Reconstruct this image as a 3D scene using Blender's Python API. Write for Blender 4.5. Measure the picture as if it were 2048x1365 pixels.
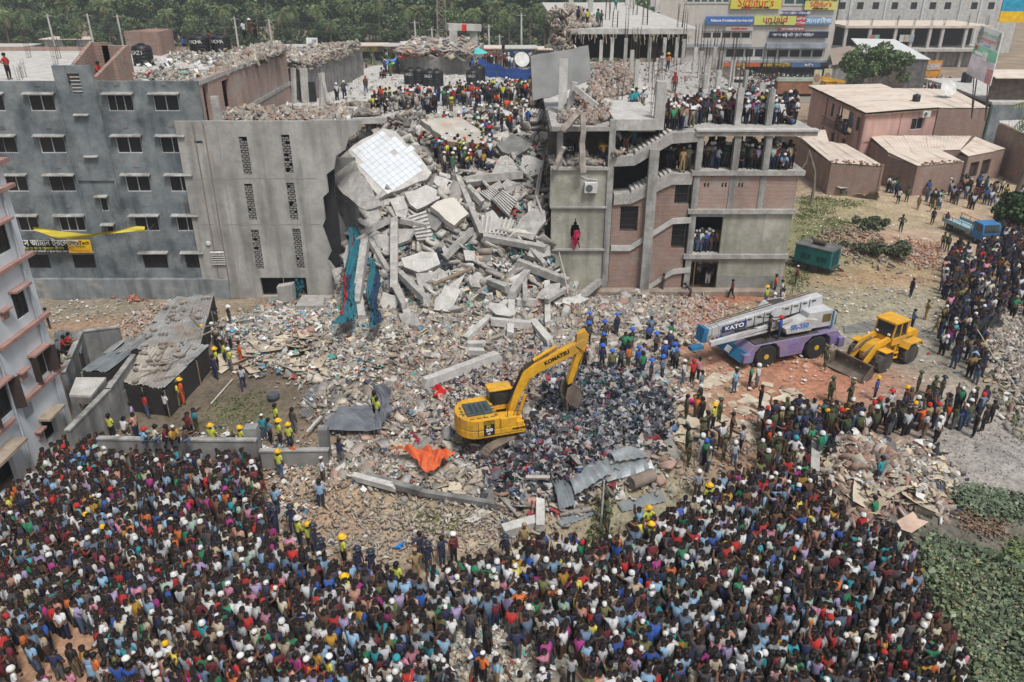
import bpy,math,random
import numpy as np
from math import radians,sin,cos,tan,pi,hypot,atan2
from mathutils import Vector,Matrix,Euler
for o in list(bpy.data.objects): bpy.data.objects.remove(o)
SC = bpy.context.scene
# ---------------------------------------------------------------- camera, light
H = 22.0; TH = radians(25.7); F = 1593.0
cam = bpy.data.cameras.new('camera'); camo = bpy.data.objects.new('camera',cam)
SC.collection.objects.link(camo); SC.camera = camo
camo.location = (0,0,H); camo.rotation_euler = (pi/2-TH,0,0)
cam.sensor_width = 36; cam.lens = 36*F/2048; cam.clip_end = 6000; cam.clip_start = .5
SUN_EL = radians(62); SUN_AZ = radians(150)
W = bpy.data.worlds.new('World'); SC.world = W; W.use_nodes = True
nt = W.node_tree; nt.nodes.clear()
sky = nt.nodes.new('ShaderNodeTexSky'); sky.sky_type = 'NISHITA'; sky.sun_disc = False
sky.sun_elevation = SUN_EL; sky.sun_rotation = SUN_AZ; sky.dust_density = 3.0; sky.air_density = 1.2
hs = nt.nodes.new('ShaderNodeHueSaturation'); hs.inputs['Saturation'].default_value = .45
bg = nt.nodes.new('ShaderNodeBackground'); bg.inputs[1].default_value = .12
wo = nt.nodes.new('ShaderNodeOutputWorld')
nt.links.new(sky.outputs[0],hs.inputs['Color']); nt.links.new(hs.outputs[0],bg.inputs[0]); nt.links.new(bg.outputs[0],wo.inputs[0])
sl = bpy.data.lights.new('sun','SUN'); sl.energy = 3.0; sl.angle = radians(14); sl.color = (1,.97,.93)
slo = bpy.data.objects.new('sun',sl); SC.collection.objects.link(slo)
sd = Vector((sin(SUN_AZ)*cos(SUN_EL),cos(SUN_AZ)*cos(SUN_EL),sin(SUN_EL)))
slo.rotation_euler = sd.to_track_quat('Z','Y').to_euler()
SC.view_settings.view_transform = 'Standard'; SC.view_settings.look = 'None'
SC.view_settings.exposure = -0.06; SC.view_settings.gamma = 1
SC.cycles.max_bounces = 5; SC.cycles.diffuse_bounces = 3; SC.cycles.glossy_bounces = 2
SC.cycles.transmission_bounces = 3; SC.cycles.transparent_max_bounces = 6; SC.cycles.volume_bounces = 0
SC.cycles.caustics_reflective = False; SC.cycles.caustics_refractive = False
SC.cycles.use_denoising = True; SC.cycles.use_adaptive_sampling = True
# ---------------------------------------------------------------- projection helpers
def ray(px,py):
    u = (px-1024)/F; v = (682.5-py)/F
    return (u,cos(TH)+v*sin(TH),-sin(TH)+v*cos(TH))
def T(px,py,z=0.0):
    d = ray(px,py); t = (z-H)/d[2]; return Vector((d[0]*t,d[1]*t,z))
def TY(px,py,Y):
    d = ray(px,py); t = Y/d[1]; return Vector((d[0]*t,Y,H+d[2]*t))
def px_of(x,y,z=0.0):
    dep = y*cos(TH)+(H-z)*sin(TH)
    return 1024+F*x/dep,682.5+F*((H-z)*cos(TH)-y*sin(TH))/dep
def Rz(a): return Matrix.Rotation(a,3,'Z')
def Rx(a): return Matrix.Rotation(a,3,'X')
def Ry(a): return Matrix.Rotation(a,3,'Y')
# ---------------------------------------------------------------- terrain
BUMP = []
for px,py,rx,ry,h in [(960,880,9,6,.8),(1200,850,5.5,5,1.9),(1130,960,4,2.2,.8),(820,720,11,5,1.0),
                          (1000,690,9,4,1.3),(1180,650,5,3,.9),(560,690,6,3,.7),(1750,950,4.6,3.6,1.2),
                          (760,1000,6,2,.35),(1040,1010,4,2,.35),(1720,470,4,2.5,.8),(1740,520,4,2,.6),
                          (1985,700,4,3,.5),(590,780,5,4,.2),(700,830,4,3,.3)]:
    p = T(px,py); BUMP.append((p.x,p.y,rx,ry,h))
PILE_Y = [0,45.5,48,50,54,57,60,63,70,77,400]
PILE_Z = [0,0,.7,1.6,4.0,6.0,7.3,7.9,8.6,9.2,9.2]
def sm(a,b,x):
    t = np.clip((x-a)/(b-a),0,1); return t*t*(3-2*t)
def hgt(x,y):
    x = np.asarray(x,float); y = np.asarray(y,float)
    z = np.zeros(np.broadcast(x,y).shape)
    for bx_,by_,rx,ry,h in BUMP:
        z = z+h*np.exp(-((x-bx_)/rx)**2-((y-by_)/ry)**2)
    pz = np.interp(y,PILE_Y,PILE_Z)*sm(-13.4,-10.8,x+sm(52,54,y)*0)*(1-sm(2.4,5.5-3.0*sm(51,54,y)+.01,x))
    z = z+pz*(1-sm(73,73.5,y))
    pond = sm(14.5,19,x-(27-y)*-.35+0*y)*(1-sm(24,30,y))
    bank = sm(24,31,x)*(1-sm(35,42,y))*1.0
    z = z-1.1*pond*sm(14,20,x)-.9*bank*(1-pond)
    z = z+.06*np.sin(x*1.3+1.7*np.sin(y*.7))*np.sin(y*1.1+x*.3)
    return z
def hz(x,y): return float(hgt(x,y))
def TS(px,py,off=0.0):
    "first hit of the pixel's ray with the terrain"
    d = ray(px,py); t0 = 15.0
    ts = np.arange(15,110,.12); X = d[0]*ts; Y = d[1]*ts; Z = H+d[2]*ts
    hh = hgt(X,Y)+off
    i = np.argmax(Z <= hh)
    if Z[i] > hh[i]: return T(px,py,off)
    return Vector((X[i],Y[i],float(hh[i])))
# ---------------------------------------------------------------- materials
MATS = {}
def _ramp(nt,fac,c0,c1,p0=.35,p1=.65):
    r = nt.nodes.new('ShaderNodeMapRange'); r.inputs[1].default_value = p0; r.inputs[2].default_value = p1
    nt.links.new(fac,r.inputs[0])
    m = nt.nodes.new('ShaderNodeMix'); m.data_type = 'RGBA'
    nt.links.new(r.outputs[0],m.inputs[0])
    for i,c in ((6,c0),(7,c1)):
        if hasattr(c,'links'): nt.links.new(c,m.inputs[i])
        else: m.inputs[i].default_value = (*c,1)
    return m.outputs[2]
def M(name,col=(.5,.5,.5),rough=.9,var=.2,scale=1.5,bump=.25,bs=14,metal=0,streak=0,stain=None,st=(.55,.7),attr=None,
      brick=None,spec=.3,wave=None,camo_=None,fine=None):
    if name in MATS: return MATS[name]
    m = bpy.data.materials.new(name); MATS[name] = m; m.use_nodes = True; nt = m.node_tree; N = nt.nodes; L = nt.links
    b = N['Principled BSDF']; b.inputs['Roughness'].default_value = rough; b.inputs['Metallic'].default_value = metal
    b.inputs['Specular IOR Level'].default_value = spec
    tc = N.new('ShaderNodeTexCoord'); oc = tc.outputs['Object']
    gm = N.new('ShaderNodeNewGeometry'); pos = gm.outputs['Position']
    n1 = N.new('ShaderNodeTexNoise'); n1.inputs['Scale'].default_value = scale; n1.inputs['Detail'].default_value = 6; L.new(pos,n1.inputs['Vector'])
    if attr:
        a = N.new('ShaderNodeVertexColor'); a.layer_name = attr; base = a.outputs[0]
        mu = N.new('ShaderNodeMix'); mu.data_type = 'RGBA'; mu.blend_type = 'MULTIPLY'; mu.inputs[0].default_value = 1
        L.new(base,mu.inputs[6]); L.new(_ramp(nt,n1.outputs[0],(1-var,)*3,(1+var,)*3,.3,.7),mu.inputs[7]); c = mu.outputs[2]
    elif brick:
        cx = N.new('ShaderNodeSeparateXYZ'); L.new(pos,cx.inputs[0])
        ad = N.new('ShaderNodeMath'); L.new(cx.outputs[0],ad.inputs[0]); L.new(cx.outputs[1],ad.inputs[1])
        cb = N.new('ShaderNodeCombineXYZ'); L.new(ad.outputs[0],cb.inputs[0]); L.new(cx.outputs[2],cb.inputs[1])
        bt = N.new('ShaderNodeTexBrick'); L.new(cb.outputs[0],bt.inputs['Vector']); bt.inputs['Scale'].default_value = 1
        bt.inputs['Brick Width'].default_value = .27; bt.inputs['Row Height'].default_value = .095; bt.inputs['Mortar Size'].default_value = .014
        bt.inputs['Color1'].default_value = (*brick[0],1); bt.inputs['Color2'].default_value = (*brick[1],1); bt.inputs['Mortar'].default_value = (*brick[2],1)
        bt.inputs['Bias'].default_value = -.1
        c = _ramp(nt,n1.outputs[0],bt.outputs[0],tuple(x*1.0 for x in brick[2]),.52,.95)
    else:
        c = _ramp(nt,n1.outputs[0],tuple(min(1,x*(1-var)) for x in col),tuple(min(1,x*(1+var)) for x in col),.3,.7)
    if camo_:
        n5 = N.new('ShaderNodeTexNoise'); n5.inputs['Scale'].default_value = 7; L.new(oc,n5.inputs['Vector'])
        c = _ramp(nt,n5.outputs[0],c,camo_,.48,.52)
    if wave:
        n5 = N.new('ShaderNodeTexWave'); n5.inputs['Scale'].default_value = wave[0]; n5.bands_direction = wave[2] if len(wave) > 2 else 'Z'
        L.new(oc,n5.inputs['Vector']); c = _ramp(nt,n5.outputs[0],c,wave[1],.45,.55)
    if streak:
        mp = N.new('ShaderNodeMapping'); mp.inputs['Scale'].default_value = (1.2,1.2,.12); L.new(pos,mp.inputs[0])
        n3 = N.new('ShaderNodeTexNoise'); n3.inputs['Scale'].default_value = 1.3; n3.inputs['Detail'].default_value = 5; L.new(mp.outputs[0],n3.inputs['Vector'])
        mx = N.new('ShaderNodeMix'); mx.data_type = 'RGBA'; mx.blend_type = 'MULTIPLY'; L.new(c,mx.inputs[6])
        L.new(_ramp(nt,n3.outputs[0],(1,1,1),(1-streak,)*3,.45,.75),mx.inputs[7]); mx.inputs[0].default_value = 1; c = mx.outputs[2]
    if stain:
        n4 = N.new('ShaderNodeTexNoise'); n4.inputs['Scale'].default_value = .55; n4.inputs['Detail'].default_value = 8; n4.inputs['Roughness'].default_value = .65
        L.new(pos,n4.inputs['Vector']); c = _ramp(nt,n4.outputs[0],c,stain,*st)
    if fine:
        nf = N.new('ShaderNodeTexNoise'); nf.inputs['Scale'].default_value = fine[0]; nf.inputs['Detail'].default_value = 8; nf.inputs['Roughness'].default_value = .8; L.new(pos,nf.inputs['Vector'])
        mf = N.new('ShaderNodeMix'); mf.data_type = 'RGBA'; mf.blend_type = 'MULTIPLY'; mf.inputs[0].default_value = 1; L.new(c,mf.inputs[6])
        L.new(_ramp(nt,nf.outputs[0],(1-fine[1],)*3,(1+fine[1],)*3,.38,.62),mf.inputs[7]); c = mf.outputs[2]
    L.new(c,b.inputs['Base Color'])
    if bump:
        n2 = N.new('ShaderNodeTexNoise'); n2.inputs['Scale'].default_value = bs; n2.inputs['Detail'].default_value = 4; L.new(pos,n2.inputs['Vector'])
        bp = N.new('ShaderNodeBump'); bp.inputs['Strength'].default_value = bump; bp.inputs['Distance'].default_value = .04
        L.new(n2.outputs[0],bp.inputs['Height']); L.new(bp.outputs[0],b.inputs['Normal'])
    return m
concrete = M('concrete',(.385,.37,.345),streak=.25,stain=(.27,.26,.24),var=.22,scale=2.5,fine=(6,.14))
conc_light = M('concrete_light',(.49,.475,.445),streak=.2,stain=(.36,.345,.32),var=.14,fine=(6,.12))
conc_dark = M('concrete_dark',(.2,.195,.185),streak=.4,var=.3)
conc_wall = M('concrete_wall',(.39,.38,.355),streak=.45,stain=(.24,.235,.225),var=.2,scale=.45,fine=(2.2,.13))
conc_pill = M('concrete_pillar',(.35,.345,.325),streak=.6,var=.25,fine=(5,.15),stain=(.22,.215,.2))
pl_blue = M('grey_plaster',(.15,.175,.19),streak=.6,stain=(.25,.27,.27),st=(.42,.66),var=.3,scale=.4,fine=(1.8,.16))
pl_yel = M('stained_plaster',(.40,.39,.33),streak=.5,stain=(.25,.25,.2),st=(.45,.68),var=.2,scale=.6,fine=(4,.12))
brickm = M('brick_masonry',brick=((.32,.155,.105),(.19,.12,.095),(.36,.33,.30)),var=.2,scale=1.2,streak=.25,bump=.5,bs=30)
brickp = M('pale_brick_masonry',brick=((.38,.19,.135),(.25,.15,.12),(.42,.40,.37)),var=.2,scale=.8,streak=.3,bump=.5,bs=30,stain=(.37,.35,.32),st=(.5,.75))
brick1 = M('brick',(.30,.16,.11),var=.3)
dark = M('painted_dark_interior',(.03,.03,.032),bump=0)  # near-black backing colour, stands in for shade inside openings
darkw = M('dark_pane',(.022,.024,.028),rough=.3,bump=0,spec=.4)
white_w = M('white_frame',(.6,.6,.58),rough=.5,bump=0)
whitep = M('white_wall_paint',(.60,.64,.67),var=.06,streak=.13,scale=.5,bump=.1)
pinkp = M('pink_wall_paint',(.55,.345,.30),var=.08,streak=.25,scale=.6,bump=.1)
terra = M('terracotta_paint',(.34,.2,.17),var=.2,stain=(.4,.3,.26),st=(.55,.75))
roofdust = M('dusty_roof_sheet',(.60,.52,.44),var=.1,scale=.7,stain=(.48,.37,.29),st=(.52,.72),bump=.15)
rebar = M('rusty_rebar',(.10,.075,.06),var=.3,bump=0)
tin = M('corrugated_tin',(.34,.37,.38),rough=.45,metal=.5,var=.2,stain=(.22,.2,.18),st=(.55,.75))
tin_r = M('weathered_tin',(.31,.31,.30),rough=.7,metal=.2,var=.3,stain=(.28,.2,.15),st=(.5,.68))
cardb = M('cardboard',(.44,.36,.265),var=.25,scale=1.5)
wood = M('weathered_wood',(.24,.18,.13),var=.3)
blackp = M('black_plastic',(.018,.019,.021),rough=.45,bump=0)
steel = M('galvanised_steel',(.35,.36,.36),rough=.5,metal=.5)
rubber = M('rubber',(.03,.03,.03),rough=.85,var=.3)
dusty_rub = M('dusty_rubber',(.075,.068,.06),rough=.95,var=.4)
# ---------------------------------------------------------------- mesh helpers
class MB:
    def __init__(s): s.v = []; s.f = []; s.m = []
    def add(s,vs,fs,mi=0):
        k = len(s.v); s.v += [tuple(p) for p in vs]
        for f in fs: s.f.append(tuple(k+i for i in f)); s.m.append(mi)
        return s
    def box(s,c,sz,R=None,mi=0,taper=1.0):
        c = Vector(c); x,y,z = sz[0]/2,sz[1]/2,sz[2]/2; t = taper
        vs = [Vector(p) for p in ((-x,-y,-z),(x,-y,-z),(x,y,-z),(-x,y,-z),(-x*t,-y*t,z),(x*t,-y*t,z),(x*t,y*t,z),(-x*t,y*t,z))]
        if R is not None: vs = [R @ p for p in vs]
        return s.add([p+c for p in vs],[(0,3,2,1),(4,5,6,7),(0,1,5,4),(1,2,6,5),(2,3,7,6),(3,0,4,7)],mi)
    def bx(s,x0,x1,y0,y1,z0,z1,mi=0):
        return s.box(((x0+x1)/2,(y0+y1)/2,(z0+z1)/2),(x1-x0,y1-y0,z1-z0),None,mi)
    def prism(s,pts,d,mi=0):
        n = len(pts); d = Vector(d); pts = [Vector(p) for p in pts]
        return s.add(pts+[p+d for p in pts],[tuple(range(n))[::-1],tuple(range(n,2*n))]+[(i,(i+1) % n,n+(i+1) % n,n+i) for i in range(n)],mi)
    def tube(s,pts,r,n=6,mi=0,cap=True):
        pts = [Vector(p) for p in pts]; k = len(s.v); rs = r if isinstance(r,(list,tuple)) else [r]*len(pts)
        for i,p in enumerate(pts):
            d = (pts[min(i+1,len(pts)-1)]-pts[max(i-1,0)]).normalized()
            a = d.orthogonal().normalized() if i == 0 else (pa-d*pa.dot(d)).normalized()
            pa = a; b = d.cross(a)
            for j in range(n):
                t = 2*pi*j/n; s.v.append(tuple(p+(a*cos(t)+b*sin(t))*rs[i]))
        for i in range(len(pts)-1):
            for j in range(n):
                s.f.append((k+i*n+j,k+i*n+(j+1) % n,k+(i+1)*n+(j+1) % n,k+(i+1)*n+j)); s.m.append(mi)
        if cap:
            s.f.append(tuple(k+j for j in range(n))[::-1]); s.m.append(mi)
            q = k+(len(pts)-1)*n; s.f.append(tuple(q+j for j in range(n))); s.m.append(mi)
        return s
    def beam(s,a,b,w,h,mi=0,roll=0):
        a = Vector(a); b = Vector(b); d = b-a; L = d.length; R = d.to_track_quat('X','Z').to_matrix() @ Rx(roll)
        return s.box((a+b)/2,(L,w,h),R,mi)
    def lathe(s,prof,n=16,c=(0,0,0),R=None,mi=0):
        k = len(s.v); c = Vector(c)
        for r,z in prof:
            for j in range(n):
                p = Vector((r*cos(2*pi*j/n),r*sin(2*pi*j/n),z)); p = R @ p if R is not None else p
                s.v.append(tuple(p+c))
        for i in range(len(prof)-1):
            for j in range(n):
                s.f.append((k+i*n+j,k+i*n+(j+1) % n,k+(i+1)*n+(j+1) % n,k+(i+1)*n+j)); s.m.append(mi)
        s.f.append(tuple(k+j for j in range(n))[::-1]); s.m.append(mi)
        q = k+(len(prof)-1)*n; s.f.append(tuple(q+j for j in range(n))); s.m.append(mi)
        return s
    def grid(s,fn,nu,nv,mi=0,th=0):
        k = len(s.v)
        for i in range(nu+1):
            for j in range(nv+1): s.v.append(tuple(fn(i/nu,j/nv)))
        for i in range(nu):
            for j in range(nv):
                a = k+i*(nv+1)+j; s.f.append((a,a+nv+1,a+nv+2,a+1)); s.m.append(mi)
        return s
    def xf(s,R,t):
        t = Vector(t); s.v = [tuple(R @ Vector(p)+t) for p in s.v]; return s
    def mesh(s,name,mats):
        me = bpy.data.meshes.new(name); me.from_pydata(s.v,[],s.f)
        for m in (mats if isinstance(mats,(list,tuple)) else [mats]): me.materials.append(m)
        if any(s.m): me.polygons.foreach_set('material_index',s.m)
        me.update(); return me
COL = SC.collection
def link(name,me,parent=None,label=None,cat=None,group=None,kind=None,loc=None,rz=None,smooth=False):
    o = bpy.data.objects.new(name,me); COL.objects.link(o)
    if parent is not None: o.parent = parent
    if label: o['label'] = label
    if cat: o['category'] = cat
    if group: o['group'] = group
    if kind: o['kind'] = kind
    if loc is not None: o.location = loc
    if rz is not None: o.rotation_euler = (0,0,rz)
    if smooth and me is not None and not me.polygons[0].use_smooth:
        me.polygons.foreach_set('use_smooth',[True]*len(me.polygons))
    return o
def mk(name,mb,mats,parent=None,**k): return link(name,mb.mesh(name,mats),parent,**k)
def thing(name,label,cat,loc=(0,0,0),rz=0,group=None,sc=None):
    o = link(name,None,None,label,cat,group,None,loc,rz)
    if sc: o.scale = (sc,)*3
    return o
def copy_tree(o,parent=None,**k):
    c = o.copy(); COL.objects.link(c); c.parent = parent
    for q,v in k.items():
        if q == 'loc': c.location = v
        elif q == 'rz': c.rotation_euler = (0,0,v)
        elif q == 'sc': c.scale = (v,)*3
        elif v is not None: c[q] = v
    for ch in [x for x in o.children]: copy_tree(ch,c)
    return c
class Seg:
    "a wall line P0->P1; its front is on the right-hand side"
    def __init__(s,P0,P1):
        s.p = Vector((P0[0],P0[1],0)); e = Vector((P1[0],P1[1],0)); s.L = (e-s.p).length; s.u = (e-s.p)/s.L; s.n = Vector((s.u.y,-s.u.x,0))
    def P(s,a,z,d=0): return s.p+s.u*a+s.n*d+Vector((0,0,z))
    def box(s,mb,a0,a1,z0,z1,d0,d1,mi=0):
        v = [s.P(a,z,d) for z in (z0,z1) for a,d in ((a0,d1),(a1,d1),(a1,d0),(a0,d0))]
        return mb.add(v,[(3,2,1,0),(4,5,6,7),(0,1,5,4),(1,2,6,5),(2,3,7,6),(3,0,4,7)],mi)
    def wall(s,mb,z0,z1,th,holes=(),mi=0,a0=0,a1=None):
        a1 = s.L if a1 is None else a1
        A = sorted({a0,a1,*[min(max(h[i],a0),a1) for h in holes for i in (0,1)]}); Z = sorted({z0,z1,*[min(max(h[i],z0),z1) for h in holes for i in (2,3)]})
        inh = lambda a,z: any(h[0] < a < h[1] and h[2] < z < h[3] for h in holes)
        for i in range(len(A)-1):
            for j in range(len(Z)-1):
                if inh((A[i]+A[i+1])/2,(Z[j]+Z[j+1])/2): continue
                q = [s.P(A[i],Z[j]),s.P(A[i+1],Z[j]),s.P(A[i+1],Z[j+1]),s.P(A[i],Z[j+1])]
                b = [p-s.n*th for p in q]; mb.add(q+b,[(0,1,2,3),(7,6,5,4)],mi)
        for h in list(holes):
            x0,x1,y0,y1 = max(h[0],a0),min(h[1],a1),max(h[2],z0),min(h[3],z1)
            q = [s.P(x0,y0),s.P(x1,y0),s.P(x1,y1),s.P(x0,y1)]; b = [p-s.n*th for p in q]
            mb.add(q+b,[(1,0,4,5),(2,1,5,6),(3,2,6,7),(0,3,7,4)],mi)
        q = [s.P(a0,z0),s.P(a1,z0),s.P(a1,z1),s.P(a0,z1)]; b = [p-s.n*th for p in q]
        mb.add(q+b,[(0,4,5,1),(1,5,6,2),(2,6,7,3),(3,7,4,0)],mi)
        return mb
def np_mesh(name,V,Fq,mats,col=None,mi=None,smooth=False):
    "V (n,3), Fq (m,4) quads (or (m,3)), col (m,3) face colours"
    me = bpy.data.meshes.new(name); n = len(V); m,k = Fq.shape
    me.vertices.add(n); me.vertices.foreach_set('co',np.ascontiguousarray(V,np.float32).ravel())
    me.loops.add(m*k); me.loops.foreach_set('vertex_index',np.ascontiguousarray(Fq,np.int32).ravel())
    me.polygons.add(m); me.polygons.foreach_set('loop_start',np.arange(m,dtype=np.int32)*k)
    for x in (mats if isinstance(mats,(list,tuple)) else [mats]): me.materials.append(x)
    if mi is not None: me.polygons.foreach_set('material_index',mi.astype(np.int32))
    if smooth: me.polygons.foreach_set('use_smooth',np.ones(m,bool))
    me.update(calc_edges=True)
    if col is not None:
        ca = me.color_attributes.new('Col','FLOAT_COLOR','CORNER')
        c4 = np.concatenate([np.repeat(col,k,0),np.ones((m*k,1))],1).astype(np.float32); ca.data.foreach_set('color',c4.ravel())
    me.validate(); return me
def rotm(n,rs,tilt=pi):
    az = rs.uniform(0,2*pi,n); ti = rs.uniform(-tilt,tilt,n); ro = rs.uniform(-tilt,tilt,n)
    ca,sa,ct,st_,cr,sr = np.cos(az),np.sin(az),np.cos(ti),np.sin(ti),np.cos(ro),np.sin(ro); o = np.ones(n); z = np.zeros(n)
    A = np.stack([ca,-sa,z,sa,ca,z,z,z,o],1).reshape(n,3,3); B = np.stack([o,z,z,z,ct,-st_,z,st_,ct],1).reshape(n,3,3)
    C = np.stack([cr,z,sr,z,o,z,-sr,z,cr],1).reshape(n,3,3)
    return A @ B @ C
BQ = np.array([(0,3,2,1),(4,5,6,7),(0,1,5,4),(1,2,6,5),(2,3,7,6),(3,0,4,7)])
BC = np.array([(-1,-1,-1),(1,-1,-1),(1,1,-1),(-1,1,-1),(-1,-1,1),(1,-1,1),(1,1,1),(-1,1,1)])*.5
def boxes(P,S,R,C,rs,jit=.13):
    n = len(P); v = BC[None]*(1+rs.uniform(-jit,jit,(n,8,3)))*S[:,None,:]; v = np.einsum('nij,nkj->nki',R,v)+P[:,None,:]
    f = BQ[None]+(np.arange(n)*8)[:,None,None]
    return v.reshape(-1,3),f.reshape(-1,4),np.repeat(C,6,0)
def sheets(P,S,R,C,rs,crump=.3,k=2):
    n = len(P); g = np.linspace(-.5,.5,k+1); gx,gy = np.meshgrid(g,g); b = np.stack([gx.ravel(),gy.ravel(),0*gx.ravel()],1)
    m = (k+1)**2; v = b[None]*S[:,None,:]+rs.uniform(-1,1,(n,m,3))*crump*S[:,None,:1]*np.array([.25,.25,.6])
    v = np.einsum('nij,nkj->nki',R,v)+P[:,None,:]
    q = np.array([(i*(k+1)+j,i*(k+1)+j+1,(i+1)*(k+1)+j+1,(i+1)*(k+1)+j) for i in range(k) for j in range(k)])
    return v.reshape(-1,3),(q[None]+(np.arange(n)*m)[:,None,None]).reshape(-1,4),np.repeat(C,k*k,0)
def cat(*parts):
    V = []; Fs = []; C = []; k = 0
    for v,f,c in parts: V.append(v); Fs.append(f+k); C.append(c); k += len(v)
    return np.concatenate(V),np.concatenate(Fs),np.concatenate(C)
def pick(rs,cols,p,n):
    p = np.array(p,float); i = rs.choice(len(cols),n,p=p/p.sum()); return np.array(cols,float)[i]
def inpoly(x,y,poly):
    x = np.asarray(x); y = np.asarray(y); c = np.zeros(x.shape,bool); n = len(poly)
    for i in range(n):
        x0,y0 = poly[i][:2]; x1,y1 = poly[(i+1) % n][:2]
        if y0 == y1: continue
        c ^= ((y0 > y) != (y1 > y)) & (x < (x1-x0)*(y-y0)/(y1-y0)+x0)
    return c
RS = np.random.RandomState(7); RN = random.Random(11)
def text(s,name,p,size,mat,parent,rot,ext=.01,ax=1.0,align='CENTER',bold=0):
    c = bpy.data.curves.new(name,'FONT'); c.body = s; c.size = size; c.align_x = align; c.align_y = 'CENTER'; c.extrude = ext; c.offset = bold; c.materials.append(mat)
    c.resolution_u = 2
    t = bpy.data.objects.new(name,c); COL.objects.link(t); bpy.context.view_layer.update()
    me = bpy.data.meshes.new_from_object(t.evaluated_get(bpy.context.evaluated_depsgraph_get())); bpy.data.objects.remove(t); me.materials.clear(); me.materials.append(mat)
    o = link(name,me,parent); o.location = p; o.rotation_euler = rot; o.scale = (ax,1,1); return o
# ================================================================ ground
DIRT = (.27,.20,.135)
ZN = [(560,760,9,5,(.14,.11,.085),1),(440,800,5,5,(.10,.085,.065),1.2),(470,850,2.5,1.6,(.12,.125,.05),1),(200,640,9,6,(.25,.21,.155),1),(230,655,5,1.2,(.38,.2,.12),1),(150,610,8,2,(.22,.20,.16),1),
      (1450,600,4,1.2,(.33,.10,.055),1.4),(1620,770,5,3.5,(.38,.15,.085),1.8),(1480,720,6,3,(.36,.16,.10),1.4),(1420,760,5,3,(.42,.31,.22),.8),(1640,850,5,2.5,(.33,.15,.09),1.4),
      (1560,900,6,3,(.30,.17,.11),1),(1650,410,5,2.5,(.17,.19,.08),1.6),(1700,440,7,3,(.19,.20,.09),1),(1620,470,3,4,(.18,.2,.09),1.3),(1660,540,6,4,(.21,.21,.12),1.0),(1620,620,6,2,(.25,.24,.16),1.2),
      (1730,560,4,2,(.42,.25,.14),1.4),(1790,490,4,1.5,(.37,.19,.12),1.2),(1780,420,9,5,(.45,.34,.23),1.3),(1860,370,10,6,(.46,.36,.25),1.3),(1850,480,7,5,(.42,.32,.23),1.4),(1750,600,7,3,(.29,.27,.19),1.2),
      (1850,620,6,3,(.31,.27,.2),1),(1730,690,5,3,(.27,.27,.21),1.3),(1850,700,5,4,(.27,.26,.22),1.2),(1960,900,5,4,(.30,.29,.27),1.9),(1900,830,5,3,(.31,.29,.25),1.4),(2040,960,4,3,(.25,.24,.22),1),
      (1960,720,4,3,(.19,.16,.13),1.2),(1270,1030,4,2,(.24,.23,.16),1.7),(1160,1010,3,1.3,(.38,.26,.17),1.2),(1330,940,3,1.6,(.27,.19,.13),1.2),(860,1080,5,2,(.35,.28,.20),1.5),(620,1050,3,3,(.38,.25,.16),1.5),(820,1030,3,1,(.25,.22,.13),1.3),
      (60,1330,5,3,(.42,.24,.15),1.6),(300,1250,5,3,(.36,.22,.14),1),(960,1300,2.6,2,(.22,.205,.175),1.5),(1120,1310,2,2,(.22,.22,.19),1.6),(1860,1050,3,1.5,(.10,.095,.085),2.2),(1950,1060,4,1.3,(.10,.10,.08),2),(1900,1250,5,4,(.07,.08,.055),2),(1990,1120,3,2,(.2,.15,.12),1)]
ZW = [(T(a,b),rx,ry,c,w) for a,b,rx,ry,c,w in ZN]
def gcol(X,Y):
    C = np.zeros(X.shape+(3,))+np.array(DIRT)*.9; Wt = np.full(X.shape,.9)
    for p,rx,ry,c,w in ZW:
        e = w*3*np.exp(-(((X-p.x)/rx)**2+((Y-p.y)/ry)**2)**1.3); C += e[...,None]*np.array(c); Wt += e
    return C/Wt[...,None]
def ground_sheet(name,x0,x1,y0,y1,st,dz=0,kind='structure',mat=None):
    xs = np.arange(x0,x1+st,st); ys = np.arange(y0,y1+st,st); X,Y = np.meshgrid(xs,ys)
    Z = hgt(X,Y)+dz+RS.normal(0,.018,X.shape)
    V = np.stack([X,Y,Z],-1).reshape(-1,3); nx = len(xs); i,j = np.meshgrid(np.arange(len(ys)-1),np.arange(nx-1),indexing='ij'); a = (i*nx+j).ravel()
    Fq = np.stack([a,a+1,a+nx+1,a+nx],1); C = gcol(X,Y).reshape(-1,3)[a]
    pz = (Z.reshape(-1)[a] > 1.3) & (V[a,1] > 46) & (V[a,0] < 4) & (V[a,0] > -14); C[pz] = (.22,.205,.185)
    return link(name,np_mesh(name,V,Fq,mat,C,smooth=True),kind=kind)
earth = M('trodden_earth',attr='Col',var=.22,scale=.7,bump=.9,bs=6,rough=1,fine=(3.5,.35))
ground_sheet('ground',-46,76,14,131,.42,mat=earth)
m = MB(); m.add([(-900,-60,-.9),(900,-60,-.9),(900,14,-.9),(-900,14,-.9),(-900,131,-.05),(900,131,-.05),(900,3000,-.05),(-900,3000,-.05),(-46,14,-.9),(-46,131,-.05),(76,14,-.9),(76,131,-.05)],
            [(0,1,2,10,8,3),(3,8,9,4),(10,2,5,11),(4,9,11,5,6,7)])
mk('terrain',m,M('far_earth',(.26,.2,.14),var=.3,scale=.2),kind='structure')
m = MB(); m.bx(-300,300,138,160,-.05,.02); mk('road',m,M('road_dust',(.25,.22,.19),var=.2),kind='structure')
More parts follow.
